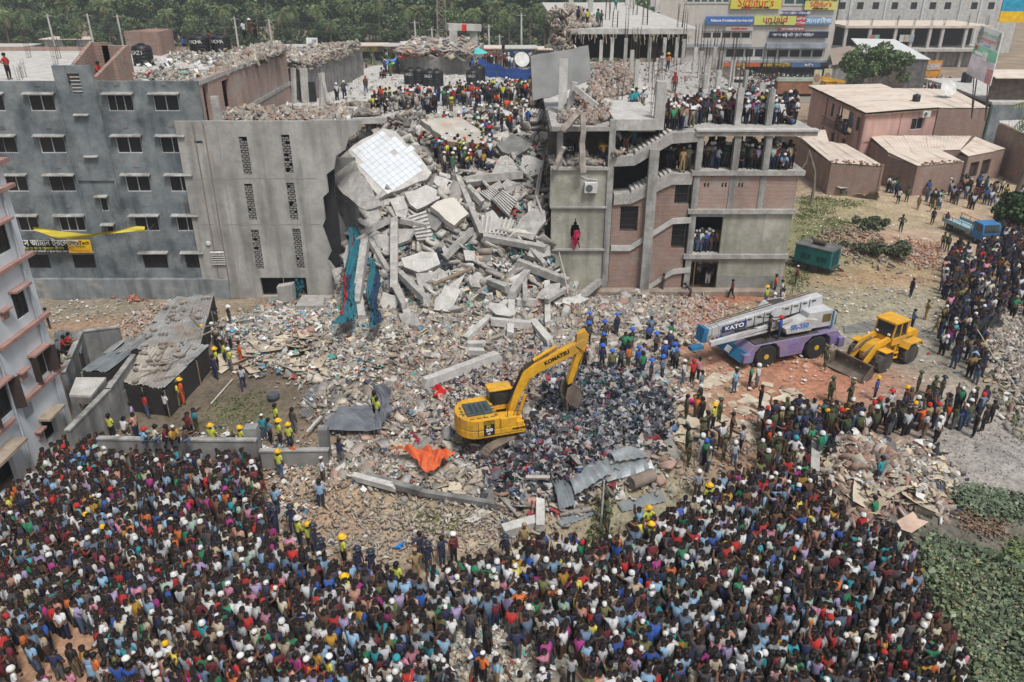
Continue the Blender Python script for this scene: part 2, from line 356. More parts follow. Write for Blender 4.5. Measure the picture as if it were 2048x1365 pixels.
# ================================================================ window pieces
def Xp(px,py,Y): return TY(px,py,Y).x
def Zp(py,Y): return TY(1024,py,Y).z
def window(par,sg,a0,a1,z0,z1,th,panes=2,ledge=True,bars=False,dep=.12,framew=.05,fm=white_w,pm=None,lw=.22,lm=None,open_=0):
    "window part: dark glazing with frame, mullion and sunshade sub-parts"
    m = MB(); sg.box(m,a0,a1,z0,z1,-dep-.03,-dep); w = mk('window',m,pm or darkw,par)
    m = MB(); f = framew
    sg.box(m,a0,a1,z0,z0+f,-dep,-dep+.05); sg.box(m,a0,a1,z1-f,z1,-dep,-dep+.05)
    for i in range(panes+1):
        a = a0+(a1-a0-f)*i/panes; sg.box(m,a,a+f,z0+f,z1-f,-dep,-dep+.05)
    mk('frame',m,fm,w)
    if ledge:
        m = MB(); v = [sg.P(a,z,d) for a,z,d in ((a0-.2,z1+.12,0),(a1+.2,z1+.12,0),(a1+.2,z1+.04,.36),(a0-.2,z1+.04,.36),(a0-.2,z1+.18,0),(a1+.2,z1+.18,0),(a1+.2,z1+.09,.36),(a0-.2,z1+.09,.36))]
        m.add(v,[(0,1,2,3)[::-1],(4,7,6,5)[::-1],(0,4,5,1),(1,5,6,2),(2,6,7,3),(3,7,4,0)]); mk('sunshade',m,lm or conc_pill,w)
    if bars:
        m = MB(); k = max(3,int((a1-a0)/.14))
        for i in range(1,k): a = a0+(a1-a0)*i/k; sg.box(m,a-.01,a+.01,z0,z1,-.06,-.045)
        for i in range(1,4): z = z0+(z1-z0)*i/4; sg.box(m,a0,a1,z-.01,z+.01,-.045,-.03)
        mk('grille',m,M('dark_iron',(.05,.05,.05),bump=0),w)
    return w
# ================================================================ grey five-storey building
GY = 53.0; gx1 = Xp(400,200,GY)
g = thing('apartment_block','grey plastered five storey block with concrete window ledges and debris on its flat roof','building',(0,0,0))
sg = Seg((-46,GY),(gx1,GY)); holes = []; wins = []
rows = [(190,223),(274,307),(352,384),(433,463),(507,537)]
cols = [[(-90,-40),(-20,12),(62,113),(218,269),(310,360)],[(-70,-30),(-15,37),(83,134),(236,286),(324,372)],[(-60,-10),(16,59),(102,153),(255,303),(342,388)],
        [(-40,0),(40,80),(122,173),(272,320),(356,398)],[(-10,30),(60,103),(150,193),(290,338),(374,409)]]
for (ya,yb),cs in zip(rows,cols):
    za,zb = Zp(yb,GY),Zp(ya,GY)
    for ca,cb in cs: wins.append((Xp(ca,yb,GY)+46,Xp(cb,yb,GY)+46,za,zb,'b'))
for ca,cb,ya,yb in [(157,182,232,265),(177,200,315,343),(197,218,395,423),(210,230,451,471)]:
    wins.append((Xp(ca,ya,GY)+46,Xp(cb,yb,GY)+46,Zp(yb,GY),Zp(ya,GY),'s'))
wins = [w for w in wins if w[0] > .3 and w[1] < sg.L-.1]; GTOP = Zp(163,GY)
m = MB(); sg.wall(m,0,GTOP,.25,[w[:4] for w in wins]); mk('wall',m,pl_blue,g)
m = MB(); m.bx(-46,gx1-.35,GY+.45,GY+.6,.3,GTOP-.6); mk('dark_room_backing',m,dark,g)
for i,w in enumerate(wins):
    low = w[2] < 3.5
    window(g,sg,*w[:4],.25,panes=3 if i % 7 == 3 else (2 if w[4] == 'b' else 1),bars=(w[4] == 's' or low or i % 3 == 0),fm=white_w if not low else M('dark_iron',(.05,.05,.05),bump=0))
m = MB(); sg.box(m,0,sg.L,0,Zp(556,GY),.003,.35); mk('plinth',m,M('stained_plinth',(.24,.26,.27),streak=.6,stain=(.4,.37,.33),st=(.55,.7)),g)
for ca,cb,yy in [(40,55,168),(72,76,168)]: pass
m = MB()
for ca,ya in [(75,170),(233,168),(327,168),(5,256),(97,254),(250,254),(342,252),(22,336),(118,334),(273,332),(138,413),(287,410),(372,407)]:
    a = Xp(ca,ya,GY)+46
    if a > .5: sg.box(m,a-.17,a+.17,Zp(ya,GY)-.1,Zp(ya,GY)+.1,.001,.03)
mk('wall_patch',m,conc_dark,g,kind='stuff')
m = MB()
for ca,cb,y0,y1 in [(103,163,165,560),(182,240,165,560)]: m.tube([(Xp(ca,y0,GY)+.2,GY-.1,GTOP-.1),(Xp(ca,y0,GY)+.2,GY-.1,.5)],.06,6)
mk('drain_pipe',m,pl_blue,g)

ss = Seg((gx1,GY+.252),(gx1,75)); m = MB(); ss.wall(m,0,GTOP,.25,[(.5,1.5,GTOP-3.1,GTOP-.3),(4.2,5.6,GTOP-4,GTOP-.6)]); mk('side_wall',m,brickp,g)
m = MB(); ss.box(m,0,22,GTOP-3.3,GTOP-3.0,.003,.06); ss.box(m,0,22,GTOP-.28,GTOP,.003,.07); mk('floor_band',m,concrete,g)
m = MB(); m.bx(-46,gx1-.3,GY+.3,75,GTOP-.55,GTOP-.35); mk('roof_slab',m,conc_light,g)
m = MB(); m.bx(-46,gx1-.01,74.8,75.0,0,GTOP); mk('rear_wall',m,brickp,g)
GR = GTOP-.35

sx0,sx1 = Xp(104,132,GY),Xp(182,132,GY); ZT = Zp(131,GY)
st = Seg((sx0,GY-.12),(sx1,GY-.12)); hA = (Xp(135,150,GY)-sx0,Xp(160,150,GY)-sx0,Zp(187,GY),Zp(147,GY))
m = MB(); st.wall(m,8.5,GTOP+.01,.11,[(hA[0],hA[1],hA[2],GTOP+.01)]); st.wall(m,GTOP+.01,ZT,.25,[(hA[0],hA[1],GTOP+.01,hA[3])]); mk('stair_tower',m,pl_blue,g)
m = MB(); st.box(m,hA[0],hA[1],hA[2],hA[3],-.3,-.28); mk('vent_recess',m,brickm,g)
for i in range(5):
    m = MB(); z = hA[2]+.1+i*.22; st.box(m,hA[0]+.15,hA[1],z,z+.06,-.26,-.02); mk('vent_slat',m,conc_light,g)

m = MB()
def ramp(m,x,y0,y1,za,zb,th=.25):
    return m.prism([(x,y0,GR),(x,y1,GR),(x,y1,zb),(x,y0,za)],(th,0,0))
ramp(m,sx0+.1,GY+.4,GY+5.2,GR+.5,GR+2.3); ramp(m,sx1-.1,GY+.1,GY+5.2,GR+.6,GR+2.0); m.bx(sx0,sx0+1.3,GY+5.2,GY+5.45,GR,GR+2.2); m.bx(sx1-1.6,sx1+.2,GY+5.2,GY+5.45,GR,GR+2.0)
ramp(m,sx1+1.3,GY+.2,GY+2.2,GR+1.6,GR+1.2)
mk('stairwell_parapet',m,brickm,g)
p0 = T(256,108,GR); p1 = T(322,112,GR); p2 = T(352,103,GR)
m = MB(); hz_ = TY(270,62,p0.y).z
for a,b,mm in ((p0,p1,0),(p1,p2,0)): Seg((a.x,a.y),(b.x,b.y)).wall(m,GR,hz_,.2)
m.add([(p0.x,p0.y,hz_-.03),(p1.x,p1.y,hz_-.03),(p2.x,p2.y,hz_-.03),(p0.x+1.5,p2.y+1,hz_-.03)],[(0,1,2,3)])
mk('roof_room',m,brickm,g)

def rebars(par,cx,cy,z,h,n=8,w=.3,lean=.04,name='rebar_bundle',r=.013):
    m = MB()
    for i in range(n):
        t = 2*pi*i/n; x = cx+w/2*np.sign(cos(t+.3))*(.6+.4*abs(cos(t))); y = cy+w/2*np.sign(sin(t+.3)); hh = h*RN.uniform(.75,1.05)
        dx,dy = RN.uniform(-lean,lean)*hh,RN.uniform(-lean,lean)*hh
        m.tube([(x,y,z),(x+dx*.4,y+dy*.4,z+hh*.5),(x+dx,y+dy,z+hh)],r,3,cap=False)
    for q in range(int(h/.35)):
        if RN.random() < .5: m.bx(cx-w/2,cx+w/2,cy-w/2-.01,cy-w/2+.01,z+.3*q,z+.3*q+.02)
    return mk(name,m,rebar,par,kind='stuff')
for px,py,h in [(40,160,1.0),(48,155,1.2),(58,116,2.6),(112,130,2.2),(118,118,2.0),(165,118,2.0),(232,95,1.8),(248,110,2.4),(256,130,1.5),(380,105,1.6),(300,135,.6)]:
    p = T(px,py,GR); rebars(g,p.x,p.y,GR,h,5,.25)

def tank(px,py,z,w,h,word,label,group=None,sc=1):
    p = T(px,py,z); t = thing('water_tank',label,'water tank',p,0,group)
    m = MB(); prof = [(w*.5,0)]
    for k in range(5): zz = h*.82*k/5; prof += [(w*.5,zz+.02),(w*.5,zz+h*.1),(w*.485,zz+h*.12),(w*.485,zz+h*.14)]
    prof += [(w*.5,h*.82),(w*.42,h*.92),(w*.2,h*.98)]; m.lathe(prof,20); mk('tank_shell',m,blackp,t,smooth=False)
    m = MB(); m.lathe([(w*.17,0),(w*.17,h*.05),(w*.1,h*.06)],12,(0,0,h*.975)); mk('lid',m,blackp,t)
    if word:
        for i,ch in enumerate(word):
            a = (i-(len(word)-1)/2)*.38/w*1.2-.12
            text(ch,'lettering',(w*.512*sin(a),-w*.512*cos(a),h*.62),.42,white_w,t,(pi/2,0,a),.004)
    return t
tank(289,131,GR,1.5,1.55,'GAZI','black ribbed water tank with white GAZI lettering alone on the grey block roof')
tank(402,106,GR,1.7,1.5,'PADMA','black water tank lettered PADMA nearer the brick room of the grey block')
tank(444,104,GR,1.7,1.45,'PADMA','black water tank lettered PADMA just below the standing roof watchers')

sgn = thing('shop_banner','long black and yellow banner board on the grey block above the lowest windows','banner',(0,0,0))
bx0,bx1,bx2 = Xp(50,505,GY),Xp(147,505,GY),Xp(193,505,GY); bz0,bz1 = Zp(504,GY)+.1,Zp(478,GY)+.08; by = GY-.5
m = MB(); m.bx(bx0,bx1,by,by+.05,bz0,bz1); mk('black_panel',m,M('banner_black',(.015,.015,.017),rough=.5,bump=0),sgn)
m = MB(); m.bx(bx1,bx2,by,by+.05,bz0,bz1); mk('yellow_panel',m,M('banner_yellow',(.75,.45,.02),rough=.5,bump=0),sgn)
ylt = M('yellow_print',(.6,.55,.1),bump=0); blk = M('black_print',(.01,.01,.01),bump=0); red = M('red_print',(.6,.04,.02),bump=0); wprint = M('white_print',(.8,.8,.78),bump=0); blu = M('blue_print',(.04,.16,.5),bump=0)
text('মেসার্স জামান ট্রেডার্স','lettering',((bx0+bx1)/2,by-.01,bz0+.72),.62,wprint,sgn,(pi/2,0,0),.003,.8,bold=.01)
text('প্রোঃ মোঃ আবদুল জলিল','lettering',((bx0+bx1)/2,by-.01,bz0+.32),.25,ylt,sgn,(pi/2,0,0),.003)
text('এখানে রড সিমেন্ট পাইকারী ও খুচরা বিক্রয় করা হয়','lettering',((bx0+bx1)/2,by-.01,bz0+.1),.17,wprint,sgn,(pi/2,0,0),.003)
text('UltraTech','lettering',((bx1+bx2)/2,by-.01,bz0+.72),.36,blk,sgn,(pi/2,0,0),.003,bold=.008)
text('C E M E N T','lettering',((bx1+bx2)/2,by-.01,bz0+.45),.17,blk,sgn,(pi/2,0,0),.003)
text('The Engineer\'s Choice','lettering',((bx1+bx2)/2,by-.01,bz0+.14),.13,red,sgn,(pi/2,0,0),.003)

ya,yb = TY(65,455,GY-1.0),TY(292,457,GY-.9)
m = MB(); m.grid(lambda u,v: (ya.x+(yb.x-ya.x)*u,ya.y+.1*sin(9*u+3*v)+.06*sin(23*u),ya.z+.05-.55*sin(pi*min(1,u*1.05+.02))*.85-(.34-.2*abs(u-.5))*v*(1+.5*sin(7*u))),40,4)
mk('cloth_banner',m,M('yellow_banner_cloth',(.62,.50,.05),rough=.8,var=.15,wave=(1.2,(.5,.4,.05))),label='crumpled yellow cloth banner drooping across the grey block wall',cat='banner')
m = MB(); m.tube([TY(0,490,GY-4),ya+Vector((.2,0,-.3))],.02,4); m.tube([yb+Vector((0,0,-.3)),(yb.x+.3,GY,yb.z+.1)],.015,4); mk('banner_rope',m,rebar,label='dark rope running from the white house to the drooping yellow banner',cat='rope')
# ================================================================ white house, near left
w = thing('white_house','tall white painted house with pink floor bands seen steeply from above','building',(0,0,0))
WX = -22.9; sw = Seg((WX,22),(WX,35.6)); wz = TY(0,320,35.6).z
def wh(px0,px1,py0,py1):
    r = []
    for px,py in ((px0,py0),(px1,py1)):
        d = ray(px,py); t = WX/d[0]; r.append((d[1]*t-22,H+d[2]*t))
    return r
WW = []
for c0,c1 in [((18,504),(41,548)),((50,622),(72,655)),((84,732),(116,762)),((2,812),(44,856)),((-14,430),(3,470))]:
    (a0,zt),(a1,zb) = wh(c0[0],c1[0],c0[1],c1[1]); WW.append((min(a0,a1),max(a0,a1)+.35,min(zt,zb)-.1,max(zt,zb)+.15))
WW = [(11.7,12.7,10.0,11.35),(11.7,12.7,6.85,8.2),(11.7,12.8,3.6,4.95),(8.2,9.6,3.3,4.9),(8.2,9.4,6.9,8.2),(8.4,9.4,10.1,11.4)]
gw = (11.2,12.3,.4,1.7)
m = MB(); sw.wall(m,0,wz,.25,WW+[gw,(6.9,8.6,.2,2.0)]); mk('wall',m,whitep,w)
m = MB(); Seg((WX-.26,35.6),(WX-12,35.6)).wall(m,0,wz,.25); mk('rear_wall',m,whitep,w)
m = MB(); m.bx(WX-12,WX-.25,22,35.35,wz-.3,wz-.1); mk('roof_slab',m,conc_light,w)
m = MB(); m.bx(WX-12,WX-.6,22,35.2,.2,wz-.5); mk('dark_room_backing',m,dark,w)
for i,q in enumerate(WW):
    window(w,sw,*q,.25,panes=2,ledge=False,bars=True,dep=.1,fm=M('dark_frame',(.06,.045,.035),bump=0))
    m = MB(); sw.box(m,q[0]-.15,q[1]+.15,q[3]+.02,q[3]+.12,0.002,.4); mk('sunshade',m,terra,w)
    if i in (2,3):
        for s in (0,1):
            m = MB(); a = q[0] if s == 0 else q[1]; v0 = sw.P(a,q[2],.0); d = sw.n*.5+sw.u*(.25 if s else -.25); m.prism([v0,v0+d,v0+d+Vector((0,0,q[3]-q[2])),v0+Vector((0,0,q[3]-q[2]))],sw.u*.04); mk('shutter',m,M('dark_shutter',(.05,.035,.03),bump=0),w)
for z in (3.25,6.2,9.3,12.6):
    m = MB(); sw.box(m,9.8,13.6+.25,z,z+.17,.002,.26); mk('floor_ledge',m,terra,w)
    m = MB(); sw.box(m,0,9.3,z-.35,z-.19,.002,.22); mk('floor_ledge',m,terra,w)
m = MB(); sw.box(m,0,13.9,wz-.15,wz+.05,-.3,.25); mk('roof_parapet',m,terra,w)
m = MB(); sw.box(m,12.2,13.4,wz+.1,wz+.7,-1.2,-.1); mk('brick_pile',m,brickm,w)
for a in (9.55,12.95): 
    m = MB(); m.tube([sw.P(a,wz-.2,.1),sw.P(a,0,.1)],.055,6); mk('drain_pipe',m,M('pale_pipe',(.4,.43,.47),bump=0),w)
for a0,a1,z in [(10.6,11.1,4.2),(10.6,11.1,7.3),(10.6,11.0,1.0)]:
    m = MB(); sw.box(m,a0,a1,z,z+.4,.002,.1); sw.box(m,a0-.1,a1+.1,z+.42,z+.5,.002,.3); mk('vent_hood',m,terra,w)
m = MB(); sw.box(m,6.6,8.9,2.1,2.25,.002,.75); sw.box(m,11.0,12.5,1.8,1.92,.002,.6); mk('doorway_canopy',m,M('crumbling_canopy',(.3,.24,.18),var=.4,stain=(.4,.38,.34)),w)
m = MB(); sw.box(m,10.2,10.9,2.4,3.0,.002,.02); mk('grey_patch',m,M('cement_patch',(.3,.33,.35)),w)
# ================================================================ tall concrete wall block
CY = 52.8; c_ = thing('cracked_wing','tall bare concrete wall of the collapsed factory with six narrow brick vent slots','building')
cx0 = -21.95; cxr = Xp(640,420,CY); sc_ = Seg((cx0,CY),(cxr,CY)); CT = Zp(243,CY)
slots = []
for a,b,ya,yb in [(484,497,274,350),(568,581,270,347),(494,508,368,441),(577,592,366,441),(507,523,460,539),(590,604,458,538)]:
    xm = Xp((a+b)/2,(ya+yb)/2,CY)-cx0; slots.append((xm-.27,xm+.27,Zp(yb,CY),Zp(ya,CY)))
gap = (Xp(520,560,CY)-cx0,Xp(612,560,CY)-cx0,.15,Zp(556,CY))
sh = [(Xp(388,284,CY)-cx0,Xp(405,284,CY)-cx0,Zp(288,CY),Zp(282,CY)),(Xp(421,502,CY)-cx0,Xp(448,502,CY)-cx0,Zp(528,CY),Zp(501,CY)),(Xp(440,560,CY)-cx0,Xp(451,560,CY)-cx0,Zp(566,CY),Zp(557,CY))]
m = MB(); sc_.wall(m,0,CT,.3,slots+[gap]+sh); mk('wall',m,conc_wall,c_)
J = [(640,243),(724,241),(712,268),(698,274),(690,300),(672,312),(668,338),(652,350),(656,386),(645,396),(650,440),(643,455),(662,505),(655,520),(676,548),(672,566),(692,592),(684,612),(640,614)]
def wallpoly(m,P,Y,th,mi=0): return m.prism([TY(a,b,Y) for a,b in P][::-1],(0,th,0),mi)
JW = [TY(a,b,CY) for a,b in J[1:-1]]; m = MB()
for p,q in zip(JW[:-1],JW[1:]):
    if max(p.x,q.x) > cxr+.02 and p.z > q.z: m.prism([(cxr+.002,CY,p.z),(max(p.x,cxr+.03),CY,p.z),(max(q.x,cxr+.03),CY,q.z),(cxr+.002,CY,q.z)],(0,.3,0))
mk('torn_wall_edge',m,conc_wall,c_)
m = MB(); m.bx(cx0+.35,cxr+1,CY+.9,CY+1.0,.1,CT-.6); mk('dark_backing',m,dark,c_)
m = MB(); a_,b_ = TY(648,590,55.2),TY(712,350,55.2); m.bx(cxr-.2,b_.x,55.2,55.5,0,9.5); m.prism([(cxr+.6,54.2,0),(cxr+1.7,54.6,0),(cxr+1.2,54.6,4.6),(cxr+.5,54.2,6.5)],(.1,.25,0)); mk('recessed_wall',m,conc_dark,c_)  # shadowed recess, its shade put into the darker concrete
m = MB(); m.bx(cx0+.02,cxr+1.6,CY+.32,61.5,CT-.75,CT-.5); mk('roof_slab',m,conc_light,c_)
m = MB(); m.bx(cx0+.01,cx0+.3,CY+.31,61.5,0,CT-.8); mk('side_wall',m,conc_wall,c_)
bb = None
for s in slots:
    nz = int((s[3]-s[2])/.16)
    for k in range(nz):
        for q in (0,1):
            if RN.random() < .1: continue
            z = s[2]+k*.16; x = cx0+s[0]+(.02 if q == 0 else .29)+(.1 if k % 2 else 0)
            if bb is None:
                mm = MB(); mm.box((0,0,0),(.215,.1,.1)); bb = mm.mesh('brick',M('grey_brick',(.24,.235,.22),var=.25))
            o = link('brick',bb,c_,loc=(x+.06,CY+.12,z+.08))
m = MB()
for k in range(6): z = sh[1][2]+k*(sh[1][3]-sh[1][2])/6; m.add([(cx0+sh[1][0],CY-.15,z),(cx0+sh[1][1],CY-.15,z),(cx0+sh[1][1],CY+.1,z+.13),(cx0+sh[1][0],CY+.1,z+.13)],[(0,1,2,3)])
mk('louvre',m,conc_light,c_)
m = MB()
for px,w_ in ((420,.25),(440,.12)): m.bx(Xp(px-6,420,CY),Xp(px-6,420,CY)+.05,CY-.06,CY-.003,1,CT-.2)
mk('drain_pipe',m,M('rust_pipe',(.25,.2,.15)),c_)
m = MB(); m.lathe([(.18,0),(.13,.06)],10,(Xp(417,487,CY),CY-.05,Zp(487,CY)),Rx(pi/2)); mk('wall_lamp_bracket',m,white_w,c_)
for P,Y in [([(553,575),(585,570),(590,620),(560,622)],CY-1.0)]:
    m = MB(); m.prism([TY(a,b,Y) for a,b in P][::-1],(.1,.25,.15)); mk('leaning_slab',m,conc_wall,label='rectangular concrete slab leaning in the broken gap at the foot of the tall wall',cat='concrete slab')
p = TY(640,640,49.5); m = MB(); m.bx(TY(598,640,50).x,TY(672,640,50).x,49.6,51.5,0,TY(600,612,49.6).z); m.bx(TY(672,640,50).x+.01,TY(690,640,50).x,49.9,51.3,0,1.1); mk('concrete_block',m,concrete,label='low squared concrete block standing in front of the tall cracked wall',cat='concrete block')
# ================================================================ unfinished building on the right
RY = 54.0; rb = thing('unfinished_building','half collapsed building frame with open floors, brick panels and an exposed staircase','building')
def X(px,py): return Xp(px,py,RY)
Z = lambda py: Zp(py,RY)
z1,z2,z3,z4 = Z(508),Z(418),Z(341),Z(262)
def part(name,boxes_,mat,**k):
    m = MB()
    for b in boxes_: m.bx(*b)
    return mk(name,m,mat,rb,**k)
xR = X(1590,400)
BAY = [X(1396,400),X(1461,400),X(1521,400),xR]

XL0 = X(1385,400)-.25
for nm,z,xo,y1 in [('floor_slab',z1,.1,61),('floor_slab',z2,.12,61),('floor_slab',z3,.35,61),('roof_slab',z4,.75,93)]:
    part(nm,[(XL0-.02,xR+xo,RY-.22,y1,z-.32,z)],concrete)
part('roof_slab',[(2.6,XL0-.02,RY+1.2,93,z4-.3,z4-.005)],conc_light)
part('roof_ledge',[(XL0,xR+.8,RY-.35,RY+.4,z4+.002,z4+.12)],conc_light)
part('plinth',[(2.4,xR+.2,RY-.9,RY-.02,0,.35)],M('earthy_plinth',(.27,.22,.18),var=.3))

for (x,za,zb) in [(BAY[0]-.25,.1,z4-.33),(BAY[1],z3,z4-.33),(BAY[2],z3,z4-.33),(X(1222,400)-.15,.1,Z(240))]:
    part('column',[(x-.2,x+.22,RY-.12,RY+.3,za,zb)],conc_pill)
for x in (BAY[1],BAY[2]): part('column',[(x-.2,x+.2,RY-.05,RY+.2,z2+.001,z3-.33)],conc_pill)
for y in (58.5,61): 
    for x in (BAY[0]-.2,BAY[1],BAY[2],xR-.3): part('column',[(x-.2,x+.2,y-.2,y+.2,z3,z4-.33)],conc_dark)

for i,(a,b) in enumerate([(BAY[0],BAY[1]-.21),(BAY[1]+.21,BAY[2]-.21),(BAY[2]+.21,xR)]):
    s = Seg((a,RY),(b,RY)); L = s.L; zt = z3-.33
    hs_ = [(L*q,L*q+.12,zt-.85,zt-.5) for q in ((.15,.26,.74,.85) if i == 0 else ((.12,.25) if i == 1 else ()))]
    m = MB(); s.wall(m,z2+.003,zt,.2,hs_); mk('brick_panel',m,brickp,rb)

for za,zb,pxs in [(z1,z2-.33,(1388,1443)),(.35,z1-.33,(1381,1433))]:
    xa,xb = X(pxs[0],470 if za > 2 else 560)-.0,X(pxs[1],470 if za > 2 else 560)
    m = MB(); Seg((xb,RY),(xR-.0,RY)).wall(m,za+.004,zb,.25); mk('plaster_panel',m,pl_yel,rb)
    m = MB(); Seg((BAY[0]-.4,RY),(xb,RY)).wall(m,zb-.25,zb,.2); mk('lintel',m,concrete,rb)
part('damp_band',[(X(1433,560)+.01,xR-.001,RY-.02,RY-.003,.36,1.25)],M('damp_cement',(.27,.27,.25),streak=.3))
part('end_wall',[(xR-.24,xR-.002,RY+.26,60.9,.35,z3-.34)],brickp)
m = MB(); m.bx(X(1385,470),xR-.4,59.8,60.0,.4,z2-.4); m.bx(X(1385,470),X(1385,470)+.1,54.5,60,.4,z2-.4); m.bx(2.8,X(1385,300),58.8,59,0.4,z4-.4); m.bx(X(1385,300),X(1440,300),60.5,60.7,z3,z4-.35); mk('dark_room_backing',m,M('painted_dim_room',(.06,.058,.055),bump=0),rb)  # dark sheets, the shade of the open rooms put into their colour
part('gate',[(X(1383,540)+.1+i*.35,X(1383,540)+.13+i*.35,RY-.02,RY+.01,2.4,z1-.6) for i in range(6)]+[(X(1383,540),X(1433,540),RY-.02,RY+.01,z_,z_+.05) for z_ in (2.4,z1-.62)]+[(X(1386,560),X(1386,560)+.06,RY-.05,RY-.01,.4,z1-.6)],M('rusty_gate',(.2,.12,.08)))

lx0,lx1 = X(1103,400),X(1222,400)-.36; l3,l2,l1 = Z(334),Z(412),Z(497)
hole = [(X(1143,460),438),]
s = Seg((lx0,RY),(lx1,RY))
for za,zb in ((l2+.02,l3-.2),(l1+.02,l2-.14),(.1,l1-.14)):
    if za == l1+.02:
        cxh = X(1150,462)-lx0; zz0,zz1 = Z(487),Z(438); H8 = []
        n = 8
        for k in range(n):
            u = (k+.5)/n; hw = .38*sin(pi*min(.98,u*.9+.12))**.8*(.6 if k > n-3 else 1); H8.append((cxh-hw+.1*(1-u),cxh+hw*.8+.1*(1-u),zz0+(zz1-zz0)*k/n,zz0+(zz1-zz0)*(k+1)/n))
        m = MB()
        for k,h8 in enumerate(H8): s.wall(m,h8[2],h8[3],.2,[h8])
        s.wall(m,za,zz0,.2); s.wall(m,zz1,zb,.2)
    else: m = MB(); s.wall(m,za,zb,.2)
    mk('plaster_panel',m,pl_yel,rb)
for z in (l3,l2,l1): part('floor_edge',[(lx0-.1,lx1+.1,RY-.18,RY+5,z-.2 if z == l3 else z-.14,z)],concrete)
for i,z in enumerate((l1,l2,l3)): part('column',[(lx1+.0,lx1+.2,RY-.1,RY+.2,[.1,l1,l2][i],z-.2)],conc_pill)
part('column',[(lx0-.12,lx0,RY-.1,RY+.3,l2,l3-.2)],conc_pill); part('column',[(lx0+.3,lx0+.7,RY+.1,RY+.5,l3,Z(262))],conc_pill)
part('roof_slab',[(lx0-.1,lx1+.3,RY-.1,62,Z(262),Z(254))],concrete); LR = Z(254)
part('roof_slab',[(lx1+.3,X(1312,240),RY+.1,62,Z(262),Z(240))],conc_light)
part('back_wall',[(lx0-.2,X(1300,300),RY+3.6,RY+3.8,l3,Z(262)-.01)],M('painted_shade_back',(.11,.10,.09),var=.3))  # dark inside of the open storey: shade painted into this wall's colour

zc = X(1297,440); part('tall_column',[(zc-.32,zc+.32,RY-.45,RY-.02,0,Z(297))],conc_pill)
part('tall_column',[(zc-.05,zc+.6,RY+.3,RY+.9,Z(262),Z(165))],conc_light)
xs0,xs1 = X(1224,400)+.05,X(1384,400)-.5
FL = [[(1226,592),(1262,592),(1345,538),(1380,534)],[(1222,490),(1260,490),(1345,436),(1382,434)],[(1228,388),(1262,386),(1345,347),(1384,347)],[(1228,312),(1270,310),(1345,266),(1396,262)]]
for k,f in enumerate(FL):
    P = [TY(a,b,RY) for a,b in f]; th = (.38,.42,.75,.7)[k]; dep = .1 if k < 2 else 1.5; m = MB()
    for a,b in zip(P[:-1],P[1:]):
        m.prism([(a.x,RY-.16,a.z),(b.x,RY-.16,b.z),(b.x,RY-.16,b.z-th),(a.x,RY-.16,a.z-th)][::-1],(0,dep,0))
    mk('stair_flight',m,concrete if k > 1 else conc_light,rb)
    if k > 1:
        a,b = P[1],P[2]; n = 10 if k == 2 else 9
        for i in range(n):
            x = a.x+(b.x-a.x)*i/n; z = a.z+(b.z-a.z)*i/n; part('step',[(x,x+(b.x-a.x)/n-.01,RY-.15,RY+1.3,z-.05,z+(b.z-a.z)/n+.12)],conc_light)
def zf(k,x):
    P = [TY(a,b,RY) for a,b in FL[k]]; return float(np.interp(x,[p.x for p in P],[p.z for p in P]))

bw = [(X(1240,440),X(1240,440)+1.25,Z(463),Z(413)),(X(1350,385),X(1350,385)+1.05,Z(409),Z(367)),(X(1343,475),X(1343,475)+1.05,Z(497),Z(447))]
m = MB(); sb = Seg((xs0,RY),(xs1+.3,RY)); N_ = 22; w_ = sb.L/N_
for i in range(N_):
    a0,a1 = i*w_,(i+1)*w_; xm = xs0+(a0+a1)/2; hh = [(h[0]-xs0,h[1]-xs0,h[2],h[3]) for h in bw]; zt = zf(2,xm)-.72
    v = [h for h in hh if h[1] > a0 and h[0] < a1]
    ah = sorted({a0,a1,*[min(max(q,a0),a1) for h in v for q in h[:2]]})
    for c0,c1 in zip(ah[:-1],ah[1:]):
        hv = [h for h in v if h[0] < (c0+c1)/2 < h[1]]; lo = .3
        for h in sorted(hv,key=lambda h: h[2]): sb.box(m,c0,c1,lo,h[2],-.2,0); lo = h[3]
        sb.box(m,c0,c1,lo,zt,-.2,0)
mk('brick_infill',m,brickm,rb)
for h in bw: window(rb,sb,h[0]-xs0,h[1]-xs0,h[2],h[3],.2,panes=1,ledge=False,bars=True,dep=.4,fm=wood)

DK = [(1250,77,126),(1262,101,154),(1272,120,177),(1365,79,129),(1388,95,148),(1399,103,157),(1410,118,179),(1427,94,140),(1434,141,194),(1441,103,142),(1461,120,182),(1463,167,210),(1490,141,180),(1521,167,210),(1475,177,252),(1537,179,252),(1216,70,118),(1190,70,112),(1288,70,118),(1312,68,115),(1340,70,118)]
for i,(px,ya,yb) in enumerate(DK):
    p = T(px,yb,z4); q = TY(px,ya,p.y); w2 = .36 if p.y > 70 else .4
    if p.y > 92.5: p.y = 92.5
    part('deck_column',[(p.x-w2/2,p.x+w2/2,p.y,p.y+w2,z4+.001,q.z)],conc_light if i % 3 else conc_pill)
    if px not in (1216,1190,1288,1312,1340): rebars(rb,p.x,p.y+w2/2,q.z,RN.uniform(1.6,3.6),9,w2*.8,.03,r=.014)
for px,yb,h in [(1300,165,4.2),(1305,250,5.5),(1240,200,2.5),(1320,190,3.5),(1395,240,4.5),(1420,215,3),(1345,200,4.2)]:
    p = T(px,yb,z4); rebars(rb,p.x,p.y,z4,h,8,.4,.09)

